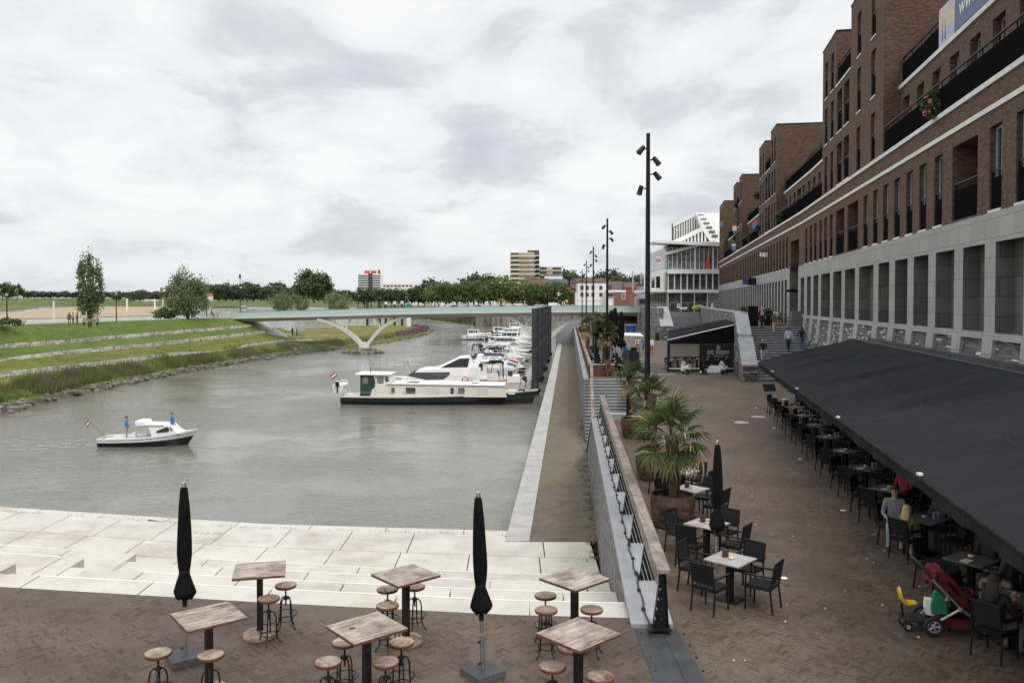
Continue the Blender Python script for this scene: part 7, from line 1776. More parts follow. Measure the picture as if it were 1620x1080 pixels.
house('white flat with dark roof behind the round tree', 862,890,433,436,470,520,m_wwall,m_roofg,4)
house('small house with orange roof left of the white house', 899,907,455,463,482,400,m_redbr,m_roofr,1)
r = house('narrow brick house with pointed dark turret beside the white house', 904,912,443,456,482,402,m_redbr,m_roofb,1,6); b = MB(); b.lathe([(PX(907.5,402)-PX(904.5,402),0),(.9,3.2),(.02,6)], m_roofg, n=8); o = b.build('turret', r); o.location = (PX(908.5,402),2,PZ(457,402))
house('brown roof house behind the white house, left', 912,960,440,449,470,470,m_redbr,m_roofb)
house('red tiled roof behind the brick house at the right', 962,985,445,452,478,450,m_redbr,m_roofb)
house('dark slate roofed house behind the brick house', 970,1004,449,457,480,440,m_wwall,m_roofg,3)
house('dark roofed house close to the theatre', 988,1012,446,455,482,430,m_redbr,m_roofb,2)
Y = 385; r = bld('white_house', 'white rendered three storey corner house beyond the bridge', Y)
bx(r,'wall',Y,914,959,447,484,11,m_wwall); bx(r,'side_annex',Y,910.5,918,462,484,9,m_wwall,-.5); bx(r,'roof_edge',Y,913,960,446,447.3,12,m_roofb,.3)
for px_ in (920.5,929,938,950.5):
    for py_ in (452,463): 
        if px_ == 938 and py_ == 452: pass
        bx(r,'window_frame',Y,px_-3.2,px_+3.2,py_-.6,py_+6.6,.1,m_cream,.12); bx(r,'window',Y,px_-2.4,px_+2.4,py_,py_+6,.1,m_gw,.22)
bx(r,'plinth',Y,914,959,474,475,.1,m_cream,.2)
Y = 380; r = bld('brick_building', 'low red brick building with white window beside the white house', Y)
bx(r,'wall',Y,972,1012,462,484,12,m_redbr); bx(r,'white_wing',Y,959,974,459,484,10,m_wwall,-1); bx(r,'window',Y,962,970,463,469,.1,m_gw,-.9); bx(r,'roof_edge',Y,971.5,990,459,462.2,11,m_wwall,.2); bx(r,'window_frame',Y,983.5,989,463.5,474,.1,m_white,.1)
for k in range(3): bx(r,'window',Y,984.2,988.3,464.2+3.2*k,466.6+3.2*k,.1,m_gw,.2)
Y = 300; r = bld('row_house', 'narrow grey row house seen left of the theatre', Y); bx(r,'wall',Y,1013,1030,452,486,10,m_granite); bx(r,'roof',Y,1012.5,1030.5,449,452,11,m_roofb,.2); bx(r,'window',Y,1016,1019,458,464,.1,m_gw,.05); bx(r,'window',Y,1023,1026,458,464,.1,m_gw,.05); bx(r,'gable',Y,1020,1028,440,449,8,m_redbr,-1)
r = house('small house with orange roof right of the willow, across the river', 326,334,464,468,476,1300,m_wwall,m_roofr)
wt = thing('water_tower', 'tiny red and white water tower on the left horizon', 'tower', (PX(256,2300),2300,PZ(474,2300))); b = MB(); b.tube([(0,0,0),(0,0,22)], 2.2, m_white, 10); b.build('shaft', wt); b = MB(); b.tube([(0,0,22),(0,0,34)], 4.2, M('faded_red', (0.5,0.2,0.18), .7), 12); b.build('tank', wt)
hl = MB(); hl.box(PX(217,1900),PX(250,1900),1895,1905,PZ(476,1900),PZ(473.4,1900),m_white); tag(hl.build('white_shed'), 'long low white shed on the far meadow behind the poplar', 'building')
# masts and cranes on the skyline
for k, (px_, yt, Y) in enumerate(((1001,428,420),(1014,432,330),(1017.5,436,330))):
    b = MB(); b.tube([(0,0,0),(0,0,(480-yt)/1308*Y)], .35, m_steel, 6); [b.cb((0,0,(480-yt)/1308*Y*(.8+.05*q_)),(1.4,.1,.1),m_steel) for q_ in range(4)]; o = b.build('antenna_mast'); o.location = (PX(px_,Y),Y,PZ(480,Y)); tag(o, 'thin antenna mast on the skyline left of the theatre, %s' % ('leftmost','middle','rightmost')[k], 'mast')
# beacons, piles, ships on the river
m_bcn = M('beacon_green', (0.02,0.25,0.16), .5)
bc = thing('river_beacon', 'green and white river beacon rising behind the bridge', 'beacon', (PX(646.5,300),300,ZW)); b = MB(); b.tube([(0,0,0),(0,0,7.2)], .85, m_white, 12); b.build('base_column', bc); b = MB(); b.tube([(0,0,7.2),(0,0,9.8)], .85, m_bcn, 12); b.lathe([(.5,9.8),(.3,10.6),(.05,11.5)], m_bcn, n=10); b.build('light', bc)
for k, (px_, yt, Y) in enumerate(((581,477,310),(600.5,477,302),(610.5,477,304),(624,476.5,308),(636,476,312))):
    b = MB(); b.tube([(0,0,ZW-1),(0,0,PZ(yt,Y))], .5, m_pile, 10); b.tube([(0,0,PZ(yt,Y)-1.1),(0,0,PZ(yt,Y)+.02)], .52, m_pile if k in (0,1) else m_white, 10); o = b.build('dolphin_pile'); o.location = (PX(px_,Y),Y,0); tag(o, 'mooring dolphin pile standing behind the bridge, %s from the left' % ORD[k], 'pile', 'dolphin piles behind the bridge')
def ship(lab, x0, x1, Y):
    r = boat('cargo_barge', lab, (x0+x1)/2, Y, 0, 'ships on the river'); L = (x1-x0)/1308*Y; hull(r, L, L*.11, 1.6, 2.2, [(.85,M('barge_blue_grey',(0.09,0.12,0.16),.5)),(1,m_white)], m_cap, 2, 3, .15, .95)
    cabin(r, [(L*.28,1.6),(L*.44,1.6),(L*.42,4.6),(L*.3,4.6)], L*.09, m_white, 'wheelhouse'); b = MB(); b.box(-L*.45,L*.24,-L*.045,L*.045,1.6,2.9,m_cap); b.build('hatch_covers', r)
    sidewins(r, [rr4(L*.31,L*.41,3.2,4.2,.1)], L*.09, 1.6, 4.6, .1)
ship('long low cargo barge with white wheelhouse on the river right of the willow', 334, 392, 1480)
cruiser('small white cabin boat on the river behind the bridge', 474, 489, 620, True, m_gel, ch=1.3, zs_=1.1, zb=1.6)
bu = MB(); bu.lathe([(.9,0),(.9,.5),(.3,.8),(.3,1.6),(.5,1.7),(.05,2.6)], m_white, n=12); o = bu.build('white_buoy'); o.location = (PX(700,340),340,PZ(489,340)); tag(o, 'small white marker rising just above the bridge rail', 'buoy')
for k, (px_, yb, yt, Y) in enumerate(((85,508,476,160),(201,492,472,700),(245,490,473,800),(258,490,474,900))):
    b = MB(); b.tube([(0,0,0),(0,0,(yb-yt)/1308*Y)], .0011*Y, m_white, 8); o = b.build('marker_pole'); o.location = (PX(px_,Y),Y,PZ(yb,Y)); tag(o, ('white marker pole on the river side of the dike left of the poplar','white river marker pole right of the poplar','left of the two thin white poles beside the willow','right of the two thin white poles beside the willow')[k], 'pole', 'white river marker poles')
# lamps on the dike, bench, cyclist, barrier
def dlamp(px_, yb, yt, Y, lab, multi=False):
    r = thing('path_lamp', lab, 'lamp post', (PX(px_,Y),Y,PZ(yb,Y))); H = (yb-yt)/1308*Y; b = MB(); b.tube([(0,0,0),(0,0,H*.9)], [.09,.07], m_black, 8); b.build('pole', r)
    b = MB(); b.lathe([(.16,H*.9),(.2,H*.92),(.2,H*.99),(.12,H)], m_steel if not multi else m_black, n=10); b.build('lantern', r)
    if multi:
        for k in range(3): b = MB(); b.cb((.15*(-1)**k,0,H*(.88-.1*k)),(.3,.25,.28),m_white); b.build('spotlight', r)
dlamp(11,512,464,113,'black path lamp on the dike at the left edge'); dlamp(184,509,462,128,'path lamp on the dike between poplar and willow'); dlamp(327,502,466,160,'path lamp on the dike right of the willow'); dlamp(380,499,434,172,'tall lamp mast with spotlights at the left bridge end', True)
bn_ = thing('park_bench', 'wooden bench on the dike under the poplar', 'bench', (PX(143,115),115,2.2), .1)
b = MB(); b.box(-1.1,1.1,-.2,.2,.42,.48,m_rail); b.build('seat', bn_); b = MB(); b.box(-1.1,1.1,.18,.24,.55,.9,m_rail); b.build('backrest', bn_)
for x in (-.9,.9): b = MB(); b.box(x-.06,x+.06,-.18,.24,0,.42,m_iron); b.build('leg', bn_)
for k, px_ in enumerate((338.5,344.5)):
    b = MB(); b.box(-.04,.04,-.04,.04,0,.55,m_black); [b.box(-.32+.16*i,-.16+.16*i,-.05,.05,.55,.95,(m_red,m_white)[i%2]) for i in range(4)]; o = b.build('road_barrier'); o.location = (PX(px_,166),166,2.2); tag(o, 'small red and white barrier at the left bridge end, %s one' % ('left','right')[k], 'barrier', 'red white barriers')
def bike(loc, rz, lab, grp=None, mfr=None, basket=None):
    bk = thing('bicycle', lab, 'bicycle', loc, rz, grp)
    for xx in (-.52,.52):
        b = MB(); b.T = Matrix.Translation((xx,0,.34)) @ Matrix.Rotation(R(90),4,'X'); b.ring((0,0,0),.33,.02,m_rubber,20,5); b.ring((0,0,0),.3,.01,m_steel,20,5)
        for q_ in range(8): b.tube([(0,0,0),(.31*math.cos(q_*PI/4),.31*math.sin(q_*PI/4),0)], .005, m_steel, 4)
        b.build('wheel', bk)
    b = MB(); [b.tube(p_, .02, mfr or m_black, 6) for p_ in ([(-.52,0,.34),(-.18,0,.82),(.36,0,.86),(.52,0,.34)],[(-.18,0,.82),(-.06,0,.32),(.4,0,.74)],[(-.52,0,.34),(-.06,0,.32)],[(.36,0,.84),(.33,0,1.06)],[(.36,-.28,1.08),(.31,-.05,1.06),(.31,.05,1.06),(.36,.28,1.08)],[(-.18,0,.8),(-.2,0,.95)])]; b.build('bike_frame', bk)
    b = MB(); b.blob((-.2,0,.97),(.14,.09,.04),m_black); b.build('saddle', bk)
    b = MB(); [b.box(-.56,-.2,y_-.012,y_+.012,.7,.72,m_iron) for y_ in (-.07,.07)]; b.box(-.56,-.2,-.07,.07,.705,.715,m_iron); b.build('carrier', bk)
    if basket: b = MB(); b.cb((.56,0,.95),(.36,.42,.32),basket); b.build('crate', bk, bevel=.02)
    return bk
Yc = 163; bike((PX(334,Yc),Yc,2.22), .2, 'bicycle ridden along the dike path right of the willow'); person((PX(333.6,Yc),Yc,2.62), -PI/2+.2, 'dark clad cyclist riding on the dike path right of the willow', (0.02,0.02,0.025), (0.02,0.02,0.03), H_DK, 'sit', 0, 1.75, lean=.25)
# ------------------------------------------------------------------ things on the street and promenade
for k, (px_, Y, rz, bs_) in enumerate(((1207,66.4,1.2,None),(1224,66,2.0,None),(1231,66.2,1.9,None),(1239,65.6,2.1,m_white))):
    bike((PX(px_,Y),Y,ZU), rz, ('bicycle at the stair top left of the black bin','dark bicycle leaning at the granite wall, left of two','dark bicycle leaning at the granite wall, right of two','bicycle with a white crate parked at the stair top')[k], 'bicycles at the stair top', None, bs_)
b = MB(); b.box(-.28,.28,-.28,.28,0,1.15,m_black); b.box(-.3,.3,-.3,.3,1.15,1.22,m_black); b.box(-.2,.2,-.29,-.281,.85,1.0,m_dsteel); o = b.build('litter_bin', bevel=.02); o.location = (PX(1216,66.3),66.3,ZU); tag(o, 'square black bin among the bicycles at the stair top', 'bin')
b = MB(); [b.cb((0,0,.15+.31*i),(1.0,.7,.26),m_riser) for i in range(4)]; [b.cb((0,0,.3+.31*i),(.94,.64,.05),m_cap) for i in range(3)]; o = b.build('stone_block_stack'); o.location = (PX(1260,64.6),64.6,ZU); tag(o, 'stack of dark stone blocks at the stair top beside the granite building', 'stone stack')
b = MB(); b.box(-.4,.4,-.3,.3,0,1.6,m_black); o = b.build('utility_box', bevel=.02); o.location = (RW(66)+1.2,66,ZU); tag(o, 'tall black utility box right of the stair parapet', 'box')
for k, px_ in enumerate((1154.5,1178)):
    Y = 100-20*k; r = thing('wall_planter', 'small dark round bush in a pot along the far granite wall, %s of two' % ('left','right')[k], 'plant', (22.87+.172*(Y-65.5)-.7,Y,ZU)); b = MB(); b.lathe([(.22,0),(.3,.45)], m_black, n=12); b.build('pot', r); P = crown_pts(300,.42,.42,.42,10,k+70,.3); P[:,2] += .85; link('foliage', leaf_arr('foliage', P, .09, m_leaf_dk), r)
sg_ = MB(); sg_.cb((0,0,0), (1.0,.06,.22), m_black); o = sg_.build('passage_sign'); o.location = onf2(69.3, PZ(460,69.3), -.0); tag(o, 'small dark name sign in the passage between the brick blocks', 'sign')
m_statue = m_white
b = MB(); b.lathe([(.3,0),(.25,.2),(.15,.5),(.25,.9),(.12,1.2)], m_statue, n=12); b.blob((0,0,1.35),(.17,.17,.2),m_statue); b.blob((.25,0,.75),(.25,.15,.15),m_statue); o = b.build('white_statue', smooth=50); o.location = (PX(1127,140),140,ZU+.2); tag(o, 'small white statue beside the theatre corner', 'statue')
tr_ = thing('blue_lorry', 'blue lorry partly hidden behind the nearest lamp post at the theatre', 'lorry', (PX(1018,200),200,ZU)); b = MB(); b.box(-1.1,1.1,0,2.2,.6,2.9,M('lorry_blue',(0.05,0.12,0.2),.4)); b.build('cab', tr_, bevel=.08); b = MB(); b.box(-.95,.95,-.03,.02,1.7,2.6,m_glass); b.build('windscreen', tr_); b = MB(); b.box(-1.2,1.2,2.3,7,.9,3.2,m_cap); b.build('body', tr_)
for x in (-.95,.95):
    for y in (1,5.5): b = MB(); b.T = Matrix.Translation((x,y,.5)) @ Matrix.Rotation(R(90),4,'Y'); b.lathe([(.5,-.15),(.5,.15)], m_rubber, n=16); b.build('wheel', tr_)
vn = thing('white_van', 'white van parked on the far quay right of the plane trees', 'van', (PX(877,360),360,2.7)); b = MB(); b.extr([(-2.6,.5),(2.6,.5),(2.6,1.3),(1.9,1.6),(1.2,2.4),(-2.4,2.5),(-2.6,2.3)], -1, 1, m_gel); b.build('body', vn, bevel=.08); b = MB(); b.extr([(1.1,1.5),(1.8,1.5),(1.1,2.25)], -1.01, 1.01, m_glass); b.build('window', vn)
for x in (-1.7,1.7):
    for y in (-.9,.9): b = MB(); b.T = Matrix.Translation((x,y,.35)) @ Matrix.Rotation(R(90),4,'X'); b.lathe([(.35,-.1),(.35,.1)], m_rubber, n=14); b.build('wheel', vn)
for k in range(9):
    px_ = 700+19*k+J(4); Y = 372+J(4); c_ = (m_gel,m_navy,m_steel,m_redbr,m_gel,m_black,m_gel,m_steel,m_gel)[k]
    v_ = thing('parked_car', '%s parked car from the left on the far quay beneath the plane trees' % ORD[k], 'car', (PX(px_,Y),Y,2.65), J(.1), 'cars under the plane trees'); b = MB(); b.extr([(-2.1,.35),(2.1,.35),(2.15,.8),(1.2,.95),(.6,1.42),(-1.2,1.45),(-2.0,.98),(-2.1,.9)], -.85, .85, c_); b.build('body', v_, bevel=.08); b = MB(); b.extr([(-1.7,1.0),(.95,1.0),(.5,1.36),(-1.15,1.38)], -.86, .86, m_glass); b.build('window', v_)
    for x in (-1.3,1.3): b = MB(); b.T = Matrix.Translation((x,0,.32)) @ Matrix.Rotation(R(90),4,'X'); b.lathe([(.32,-.87),(.32,.87)], m_rubber, n=12); b.build('wheel', v_)
b = MB(); b.cb((0,0,1.0),(.9,.9,.9),M('signal_yellow',(0.75,0.5,0.03),.5)); b.tube([(0,0,-2),(0,0,.6)],.1,m_black,6); o = b.build('yellow_sign', bevel=.05); o.location = (PX(896.5,355),355,PZ(480,355)); tag(o, 'yellow round topped sign right of the white van', 'sign')
# container, bins
cn = thing('waste_container', 'blue wheeled waste container under the right bridge end', 'container', (PX(998,150),150,0), .1); b = MB(); b.extr([(-.75,.25),(.75,.25),(.9,1.25),(-.9,1.25)], -.6, .6, M('container_blue',(0.01,0.06,0.36),.5)); b.build('body', cn, bevel=.03); b = MB(); b.box(-.92,.92,-.64,.64,1.25,1.36,M('lid_yellow',(0.5,0.35,0.05),.5)); b.build('lid', cn, bevel=.03)
for x in (-.6,.6):
    for y in (-.45,.45): b = MB(); b.T = Matrix.Translation((x,y,.12)) @ Matrix.Rotation(R(90),4,'X'); b.lathe([(.12,-.04),(.12,.04)], m_rubber, n=10); b.build('wheel', cn)
b = MB(); b.lathe([(.28,0),(.3,1.05),(.26,1.12)], m_black, n=14); o = b.build('litter_bin', smooth=40); o.location = (PX(1040,117),117,0); tag(o, 'round black bin in front of the sloped wall end block', 'bin')
# pavilion
pv = thing('pavilion', 'black framed glass pavilion with sloping dark roof below the upper street', 'pavilion', (12.05,64,0)); iv = Matrix.Translation((-12.05,-64,0))
FL, FR_, BR_, BL = (12.05,64,2.45), (17.4,64,3.68), (18.3,70.5,3.98), (13.4,70.5,3.05)
b = MB(); b.T = iv; dn = lambda p_, d: (p_[0],p_[1],p_[2]-d)
b.add([FL,FR_,BR_,BL,dn(FL,.14),dn(FR_,.14),dn(BR_,.14),dn(BL,.14)], [(0,1,2,3),(4,7,6,5),(0,4,5,1),(1,5,6,2),(2,6,7,3),(3,7,4,0)], m_awn); b.build('roof', pv)
b = MB(); b.T = iv
for f in (.33,.66): 
    p0 = [FL[i]+(BL[i]-FL[i])*f for i in range(3)]; p1 = [FR_[i]+(BR_[i]-FR_[i])*f for i in range(3)]; b.tube([(p0[0],p0[1],p0[2]+.02),(p1[0],p1[1],p1[2]+.02)], .035, m_black, 6)
b.tube([(FL[0],FL[1]-.02,FL[2]+.01),(FR_[0],FR_[1]-.02,FR_[2]+.01)], .05, m_steel, 6); b.build('roof_ribs', pv)
b = MB(); b.T = iv; b.add([(12.08,64.03,2.2),(14.55,64.03,2.2),(14.55,64.03,2.88),(12.08,64.03,2.3)], [(0,1,2,3)], m_blackmat); b.add([(14.65,64.03,2.2),(17.3,64.03,2.2),(17.35,64.03,3.5),(14.65,64.03,2.9)], [(0,1,2,3)], m_blackmat); b.build('gable_cloth', pv)
b = MB(); b.T = iv
for x in (12.1,14.6,17.3): b.box(x-.06,x+.06,63.95,64.09,0,2.25 if x < 17 else 3.4,m_black)
for z, m in ((.05,m_black),(1.12,m_dsteel),(2.12,m_dsteel),(.24,m_white)): b.box(12.16,14.54,63.97,64.07,z,z+.07,m); b.box(14.66,17.24,63.97,64.07,z,z+.07,m)
b.tube([(12.1,64.1,2.3),(13.4,70.3,2.9)], .07, m_black, 6); b.tube([(13.4,70.3,0),(13.4,70.3,2.9)], .05, m_black, 6); b.build('frame', pv)
m_pgl = NT('smoky_pavilion_glass'); m_pgl.out((0.03,0.033,0.033), .08); m_pgl.b.inputs['Alpha'].default_value = .25; m_pgl = m_pgl.m
for x0, x1 in ((12.16,14.54),(14.66,17.24)):
    for z0, z1 in ((.31,1.12),(1.19,2.12)): b = MB(); b.T = iv; b.box(x0,x1,64.01,64.03,z0,z1,m_pgl); b.build('pane', pv)
b = MB(); b.T = iv; b.add([(16.0,70.4,0),(18.2,70.4,0),(18.2,70.4,3.8),(16.0,70.4,3.4)], [(0,1,2,3)], M('pavilion_back_wall',(0.25,0.2,0.16),.8,var=.4,scale=1.5)); b.add([(17.35,64.1,0),(18.2,70.4,0),(18.2,70.4,3.8),(17.35,64.1,3.5)], [(0,1,2,3)], m_loggia); b.build('rear_wall', pv)
m_let = M('pale_lettering', (0.5,0.48,0.42), .6)
for txt, sz, z in (('DE WERF',.42,1.5),('restaurant',.17,1.26)):
    o = link('lettering', text_mesh(txt, sz, m_let, .004), pv); o.rotation_euler = (R(90),0,0); o.location = (16.0-12.05,-.005,z)
b = MB(); b.T = Matrix.Translation((3.95,-.01,1.88))
for k in range(5): a = R(-60+30*k); b.add([(0,0,-.1),(math.sin(a-.12)*.2,0,math.cos(a-.12)*.2-.02),(math.sin(a+.12)*.2,0,math.cos(a+.12)*.2-.02)], [(0,1,2)], m_let)
b.cb((0,0,-.13),(.34,.01,.04),m_let); b.build('emblem', pv)
for k in range(6):
    o = dup(tb0, (12.7+.78*k,66.3+.9*(k%2),0), R(45), '%s pale table from the left inside the pavilion' % ORD[k], 'tables inside the pavilion')
    dup(ch0, (12.7+.78*k,67.2+.9*(k%2),0), PI+J(.5), 'chair behind the %s table inside the pavilion' % ORD[k], 'chairs inside the pavilion')
def scooter(loc, rz, lab, mb_, box=False):
    r = thing('motor_scooter', lab, 'scooter', loc, rz, 'scooters in front of the pavilion')   # facing +y, seen from behind
    for y in (-.55,.62):
        b = MB(); b.T = Matrix.Translation((0,y,.24)) @ Matrix.Rotation(R(90),4,'Y'); b.ring((0,0,0),.18,.065,m_rubber,18,8); b.lathe([(.14,-.03),(.14,.03)], m_iron, n=12); b.build('wheel', r, smooth=50)
    b = MB(); b.loft([[(x*w_,y,z+zz) for x, zz in ((-1,0),(-.8,.14),(0,.2),(.8,.14),(1,0),(.7,-.16),(-.7,-.16))] for y, z, w_ in ((-.86,.62,.1),(-.78,.58,.2),(-.4,.52,.22),(-.05,.42,.18),(.1,.3,.16))], mb_); b.box(-.17,.17,.05,.5,.2,.28,mb_); b.loft([[(-.2,.5,.28),(.2,.5,.28),(.2,.56,.28),(-.2,.56,.28)],[(-.2,.44,.7),(.2,.44,.7),(.16,.5,.7),(-.16,.5,.7)],[(-.07,.4,.95),(.07,.4,.95),(.07,.46,.95),(-.07,.46,.95)]], mb_); b.blob((0,.62,.42),(.1,.24,.1),mb_); b.build('body', r, smooth=45)
    b = MB(); b.loft([[(-.15,y,z),(.15,y,z),(.12,y,z+.09),(-.12,y,z+.09)] for y, z in ((-.75,.72),(-.4,.7),(.0,.66))], m_black); b.build('seat', r, bevel=.02)
    b = MB(); b.tube([(-.36,.32,1.02),(-.1,.4,1.04),(.1,.4,1.04),(.36,.32,1.02)], .02, m_black, 6); b.blob((0,.43,1.05),(.1,.08,.08),m_black); b.build('handlebar', r)
    for s_ in (-1,1): b = MB(); b.tube([(s_*.25,.35,1.04),(s_*.36,.33,1.24)], .01, m_steel, 5); b.blob((s_*.37,.32,1.28),(.07,.02,.05),m_glass); b.build('mirror', r)
    b = MB(); b.cb((0,-.86,.66),(.2,.05,.07),m_red); b.build('tail_light', r); b = MB(); b.cb((0,-.84,.47),(.2,.02,.2),M('plate_blue',(0.35,0.5,0.62),.4)); b.build('number_plate', r)
    if box: b = MB(); b.cb((0,-.75,.98),(.36,.32,.28),m_black); b.build('top_case', r, bevel=.04)
scooter((PX(1088.5,61.5),62.3,0), .12, 'white scooter, leftmost in front of the pavilion', m_gel, False)
scooter((PX(1118,61.5),62.2,0), -.05, 'black scooter between two light ones before the pavilion', m_black, True)
scooter((PX(1147,61.5),62.2,0), -.15, 'white and black scooter, rightmost in front of the pavilion', m_gel, False)
bike((PX(1168.5,60),60.3,0), 1.35, 'bicycle with red and white parts leaning at the slate wall by the stairs', None, m_red)
b = MB(); b.add([(-1.1,0,0),(.6,0,0),(1.0,.1,.5),(-.3,.1,.55),(-1.1,.6,.05),(.8,.6,.1)], [(0,1,2,3),(0,3,4),(3,2,5,4),(1,5,2),(0,4,5,1)], m_white); o = b.build('white_tarpaulin'); o.location = (PX(1132,63.4),63.4,0); tag(o, 'crumpled white tarpaulin heap between the scooters', 'tarpaulin')
# far terrace by the quay railing: simple tables and chairs
sc_ = MB(); sc_.box(-.22,.22,-.22,.22,.42,.46,m_mesh); sc_.box(-.22,.22,-.3,-.25,.5,.88,m_mesh)
for x in (-.22,.22):
    for y in (-.25,.22): sc_.tube([(x,y,0),(x,y,.46 if y > 0 else .88)], .02, m_chair, 5)
    sc_.tube([(x,.22,.45),(x,.2,.64),(x,-.27,.66)], .018, m_chair, 5)
fch = sc_.build('terrace_chair'); tag(fch, '', 'chair', 'chairs of the far terrace'); sb_ = MB(); sb_.box(-.38,.38,-.38,.38,.71,.75,m_marble); sb_.box(-.05,.05,-.05,.05,0,.71,m_black); sb_.box(-.2,.2,-.2,.2,0,.02,m_black); ftb = sb_.build('terrace_table'); tag(ftb, '', 'table', 'tables of the far terrace')
n = 0
for row in range(8):
    Y = 61.5+3.3*row
    for c_ in range(3):
        if row in (0,1) and c_ == 2: continue
        x = q(2.35+1.65*c_, Y)+J(.15); nm = 'far terrace, row %d from the stairs, %s' % (row+1, ('next to the railing','in the middle','on the promenade side')[c_])
        if n == 0: o = ftb; o.location = (x,Y,0)
        else: o = dup(ftb, (x,Y,0))
        o.rotation_euler = (0,0,J(.2)); o['label'] = 'pale table, ' + nm
        for j, (dx,dy,a) in enumerate(((-.1,-.62,0),(.1,.62,PI))):
            if n == 0 and j == 0: o = fch; o.location = (x+dx,Y+dy,0)
            else: o = dup(fch, (x+dx,Y+dy,0))
            o.rotation_euler = (0,0,a+J(.25)); o['label'] = '%s chair, %s' % (('near black','far black')[j], nm)
        n += 1
for k, (px_, Y, sz) in enumerate(((967,72,1.15),(973,71,1.2),(983,70,1.12))):
    r = parasol((PX(px_,Y),Y,0), k, ('leftmost','middle and tallest','rightmost')[k]+' of three big closed black parasols at the far terrace'); r.scale = (2.4*sz, 2.4*sz, 1.55*sz)
ks = thing('bar_trolley', 'white roofed bar trolley standing on the promenade by the far terrace', 'kiosk', (PX(997,72),72,0), .0); b = MB()
b.add([(-1.05,-.8,2.5),(1.05,-.8,2.42),(1.0,.9,2.6),(-1.0,.9,2.65),(-1.05,-.8,2.58),(1.05,-.8,2.5),(1.0,.9,2.68),(-1.0,.9,2.73)], [(0,3,2,1),(4,5,6,7),(0,1,5,4),(1,2,6,5),(2,3,7,6),(3,0,4,7)], m_white); b.build('roof', ks)
for x in (-.75,.75):
    for y in (-.6,.6): b = MB(); b.tube([(x,y,0),(x*.9,y,2.55)], .04, m_steel, 6); b.build('post', ks)
b = MB(); b.box(-.8,.8,-.55,.55,.15,1.05,m_dsteel); b.box(-.85,.85,-.6,.6,1.05,1.1,m_marble); b.build('counter', ks); b = MB(); b.cb((-.5,-.3,1.35),(.35,.3,.45),m_blue); b.build('blue_box', ks); b = MB(); b.cb((.3,0,1.3),(.5,.4,.35),m_black); b.build('black_box', ks)
def speaker(px_, py_, Y, lab, s_=1.0, zp=0):
    r = thing('outdoor_speaker', lab, 'loudspeaker', (PX(px_,Y),Y,0), 0, 'speakers on posts'); z = PZ(py_,Y); b = MB(); b.box(-.14*s_,.14*s_,-.1*s_,.1*s_,zp,z-.3*s_,m_black); b.build('post', r)
    b = MB(); b.cb((.05*s_,-.1,z),(.62*s_,.5*s_,.85*s_),m_black,.5,Matrix.Rotation(R(-18),4,'X') @ Matrix.Rotation(R(12),4,'Y')); b.build('cabinet', r, bevel=.04)
speaker(996,570,36,'near tilted black loudspeaker on a thick black post rising beside the palms',.95); speaker(944,519,66,'far tilted black loudspeaker on a post above the far terrace',1.25)
hm_ = thing('heater_lamp', 'thin steel gallows lamp frame with cross bar above the far speaker', 'lamp', (PX(944,68),68,0)); b = MB(); b.tube([(0,0,0),(0,0,3.15)], .04, m_steel, 6); b.tube([(-.5,0,3.15),(.5,0,3.15)], .035, m_steel, 6); b.build('frame', hm_)
dk = thing('folding_chair', 'reddish wooden folding chair near the top of the quay stairs', 'chair', (PX(964,60),60,0), .4); b = MB(); b.tube([(-.25,-.3,0),(-.2,.3,1.25)], .03, m_edge, 6); b.tube([(.25,-.3,0),(.2,.3,1.25)], .03, m_edge, 6); b.build('back_frame', dk); b = MB(); b.tube([(-.25,.4,0),(-.22,-.3,.6)], .03, m_edge, 6); b.tube([(.25,.4,0),(.22,-.3,.6)], .03, m_edge, 6); b.build('front_frame', dk); b = MB(); b.box(-.24,.24,-.3,.2,.45,.48,m_edge); b.box(-.22,.22,.2,.24,.8,1.2,m_edge); b.build('slats', dk)
b = MB(); b.box(-.9,.9,-.35,.35,0,.8,m_edge); b.box(-.95,.95,-.4,.4,.8,.85,m_marble); o = b.build('serving_counter', bevel=.01); o.location = (PX(952,60.8),60.8,0); tag(o, 'dark wooden serving counter with pale top at the stair head', 'counter')
for k, (px_, Y) in enumerate(((1024,62),(1010,57))):
    b = MB(); b.box(-1.3,1.3,-.06,.06,.003,.01,m_white); o = b.build('painted_line'); o.location = (PX(px_+18,Y),Y,0); tag(o, 'short white painted line on the promenade left of the pavilion, %s' % ('farther','nearer')[k], 'marking')

# ------------------------------------------------------------------ stroller with buggy board
c = W(1478,1006,.0); sv_ = thing('baby_stroller', 'dark red stroller with silver frame, green bag and yellow toddler seat behind', 'stroller', (c.x, c.y+.05, 0), R(-8))
m_sred = M('dark_red_cloth', (0.14,0.008,0.016), .85, var=.2, scale=9); m_alu = M('silver_tube', (0.62,0.63,0.64), .3, .7)
def wheel(par, x, y, r_, w_=.03):
    o = bpy.data.objects.new('wheel', None); COL.objects.link(o); o.parent = par; o.location = (x,y,r_)
    b = MB(); b.T = Matrix.Rotation(R(90),4,'X'); b.ring((0,0,0), r_-w_*.9, w_, m_rubber, 28, 8); b.build('tyre', o, smooth=60)
    b = MB(); b.T = Matrix.Rotation(R(90),4,'X'); b.ring((0,0,0), r_-w_*2.1, .011, m_alu, 28, 6); b.lathe([(.03,-.03),(.03,.03)], m_alu, n=12)
    for k in range(5): a = k*2*PI/5; b.tube([(0,0,0),((r_-w_*2)*math.cos(a),(r_-w_*2)*math.sin(a),0)], .01, m_alu, 6)
    b.build('rim', o, smooth=50)
for y in (-.05,.5): wheel(sv_, 0, y, .155); wheel(sv_, .82, .08+y*.55, .11, .024)
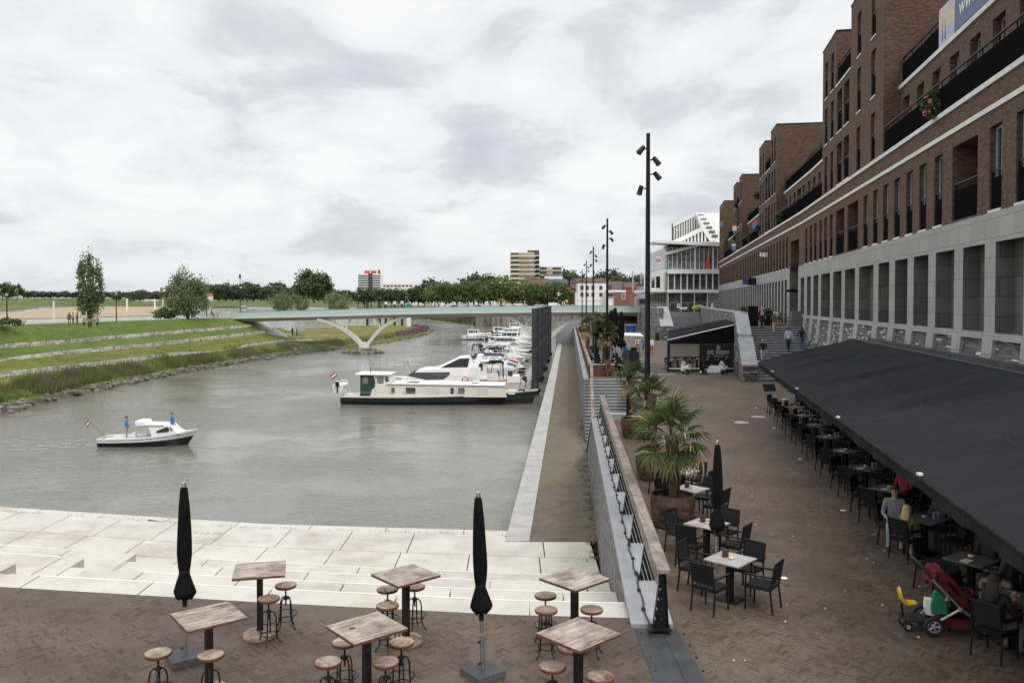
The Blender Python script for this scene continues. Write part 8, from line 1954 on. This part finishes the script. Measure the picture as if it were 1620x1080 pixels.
for y in (.0,.48):
    b = MB(); b.tube([(.05,y,.2),(.42,y,.44)], .022, m_alu, 8); b.tube([(-.02,y,.92),(.42,y,.46),(.76,y,.2),(.8,y,.12)], .021, m_alu, 8); b.lathe([(.045,-.03),(.045,.03)], m_alu, (.42,y,.45), 14); b.build('frame_tube', sv_, smooth=50)
b = MB(); b.tube([(-.02,.0,.92),(-.13,.0,1.06),(-.2,.05,1.15),(-.2,.43,1.15),(-.13,.48,1.06),(-.02,.48,.92)], .026, m_rubber, 8); b.build('handle', sv_, smooth=60)
b = MB(); b.loft([[(x,y0,z),(x,y1,z),(x+.05,y1,z+.1),(x+.05,y0,z+.1)] for x, z, y0, y1 in ((.78,.2,.08,.4),(.62,.36,.06,.42),(.45,.5,.05,.43),(.3,.6,.05,.43),(.16,.82,.06,.42),(.1,1.0,.1,.38))], m_sred); b.build('seat', sv_, smooth=60, bevel=.02)
b = MB()
for s_, y in ((0,.03),(1,.45)): b.loft([[(x,y-.025,z),(x,y+.025,z),(x+.03,y+.025,z-.14),(x+.03,y-.025,z-.14)] for x, z in ((.08,1.0),(.22,1.02),(.36,.86),(.5,.68))], m_sred)
b.tube([(.5,.03,.64),(.64,.06,.66),(.68,.24,.68),(.64,.42,.66),(.5,.45,.64)], .035, m_sred, 8); b.build('bumper_bar', sv_, smooth=60)
b = MB(); b.loft([[(x,.07,z),(x,.41,z),(x-.02,.41,z-.02),(x-.02,.07,z-.02)] for x, z in ((.2,.99),(.3,.76),(.44,.62),(.55,.56))], m_blackmat); b.build('liner', sv_)
b = MB(); b.tube([(.08,.03,1.0),(.02,.24,1.04),(.08,.45,1.0)], .05, m_sred, 10); b.loft([[(x,.0,z),(x,.48,z),(x,.48,z-.05),(x,.0,z-.05)] for x, z in ((-.02,.88),(.06,1.03),(.16,1.05))], m_sred); b.build('hood', sv_, smooth=60)
b = MB(); b.loft([[(x,.04,z0),(x,.44,z0),(x,.44,z1),(x,.04,z1)] for x, z0, z1 in ((.1,.16,.3),(.4,.1,.26),(.62,.16,.24))], m_sred); b.box(.14,.5,.08,.4,.261,.34,m_blackmat); b.build('basket', sv_)
b = MB(); b.loft([[(x-.1*w_,-.06,z),(x+.1*w_,-.08,z),(x+.1*w_,-.0,z),(x-.1*w_,.02,z)] for x, z, w_ in ((.08,.36,1.2),(.08,.5,1.25),(.06,.66,.8),(.03,.74,.25))], M('green_cloth_bag',(0.01,0.2,0.09),.8)); b.build('green_bag', sv_, bevel=.02)
b = MB(); b.loft([[(x-.06,-.0,z),(x+.06,-.03,z),(x+.06,.06,z),(x-.06,.08,z)] for x, z in ((-.04,.32),(-.07,.45),(-.06,.6))], m_white); b.build('white_bag', sv_, bevel=.015)
b = MB(); b.box(-.42,-.06,.06,.42,.17,.2,m_rubber); b.tube([(-.06,.24,.2),(.05,.24,.3)], .03, m_black, 6); b.tube([(-.4,.2,.2),(-.42,.2,.42)], .018, m_black, 6); b.build('buggy_board', sv_)
for y in (.1,.38): wheel(sv_, -.34, y, .075, .02)
b = MB(); b.loft([[(x,y0,z),(x,y1,z),(x+.02,y1-.01,z+.03),(x+.02,y0+.01,z+.03)] for x, z, y0, y1 in ((-.2,.43,.14,.32),(-.34,.42,.1,.36),(-.42,.46,.1,.36),(-.46,.6,.12,.34),(-.46,.66,.17,.29))], m_yellow); b.build('toddler_seat', sv_, smooth=60, bevel=.015)
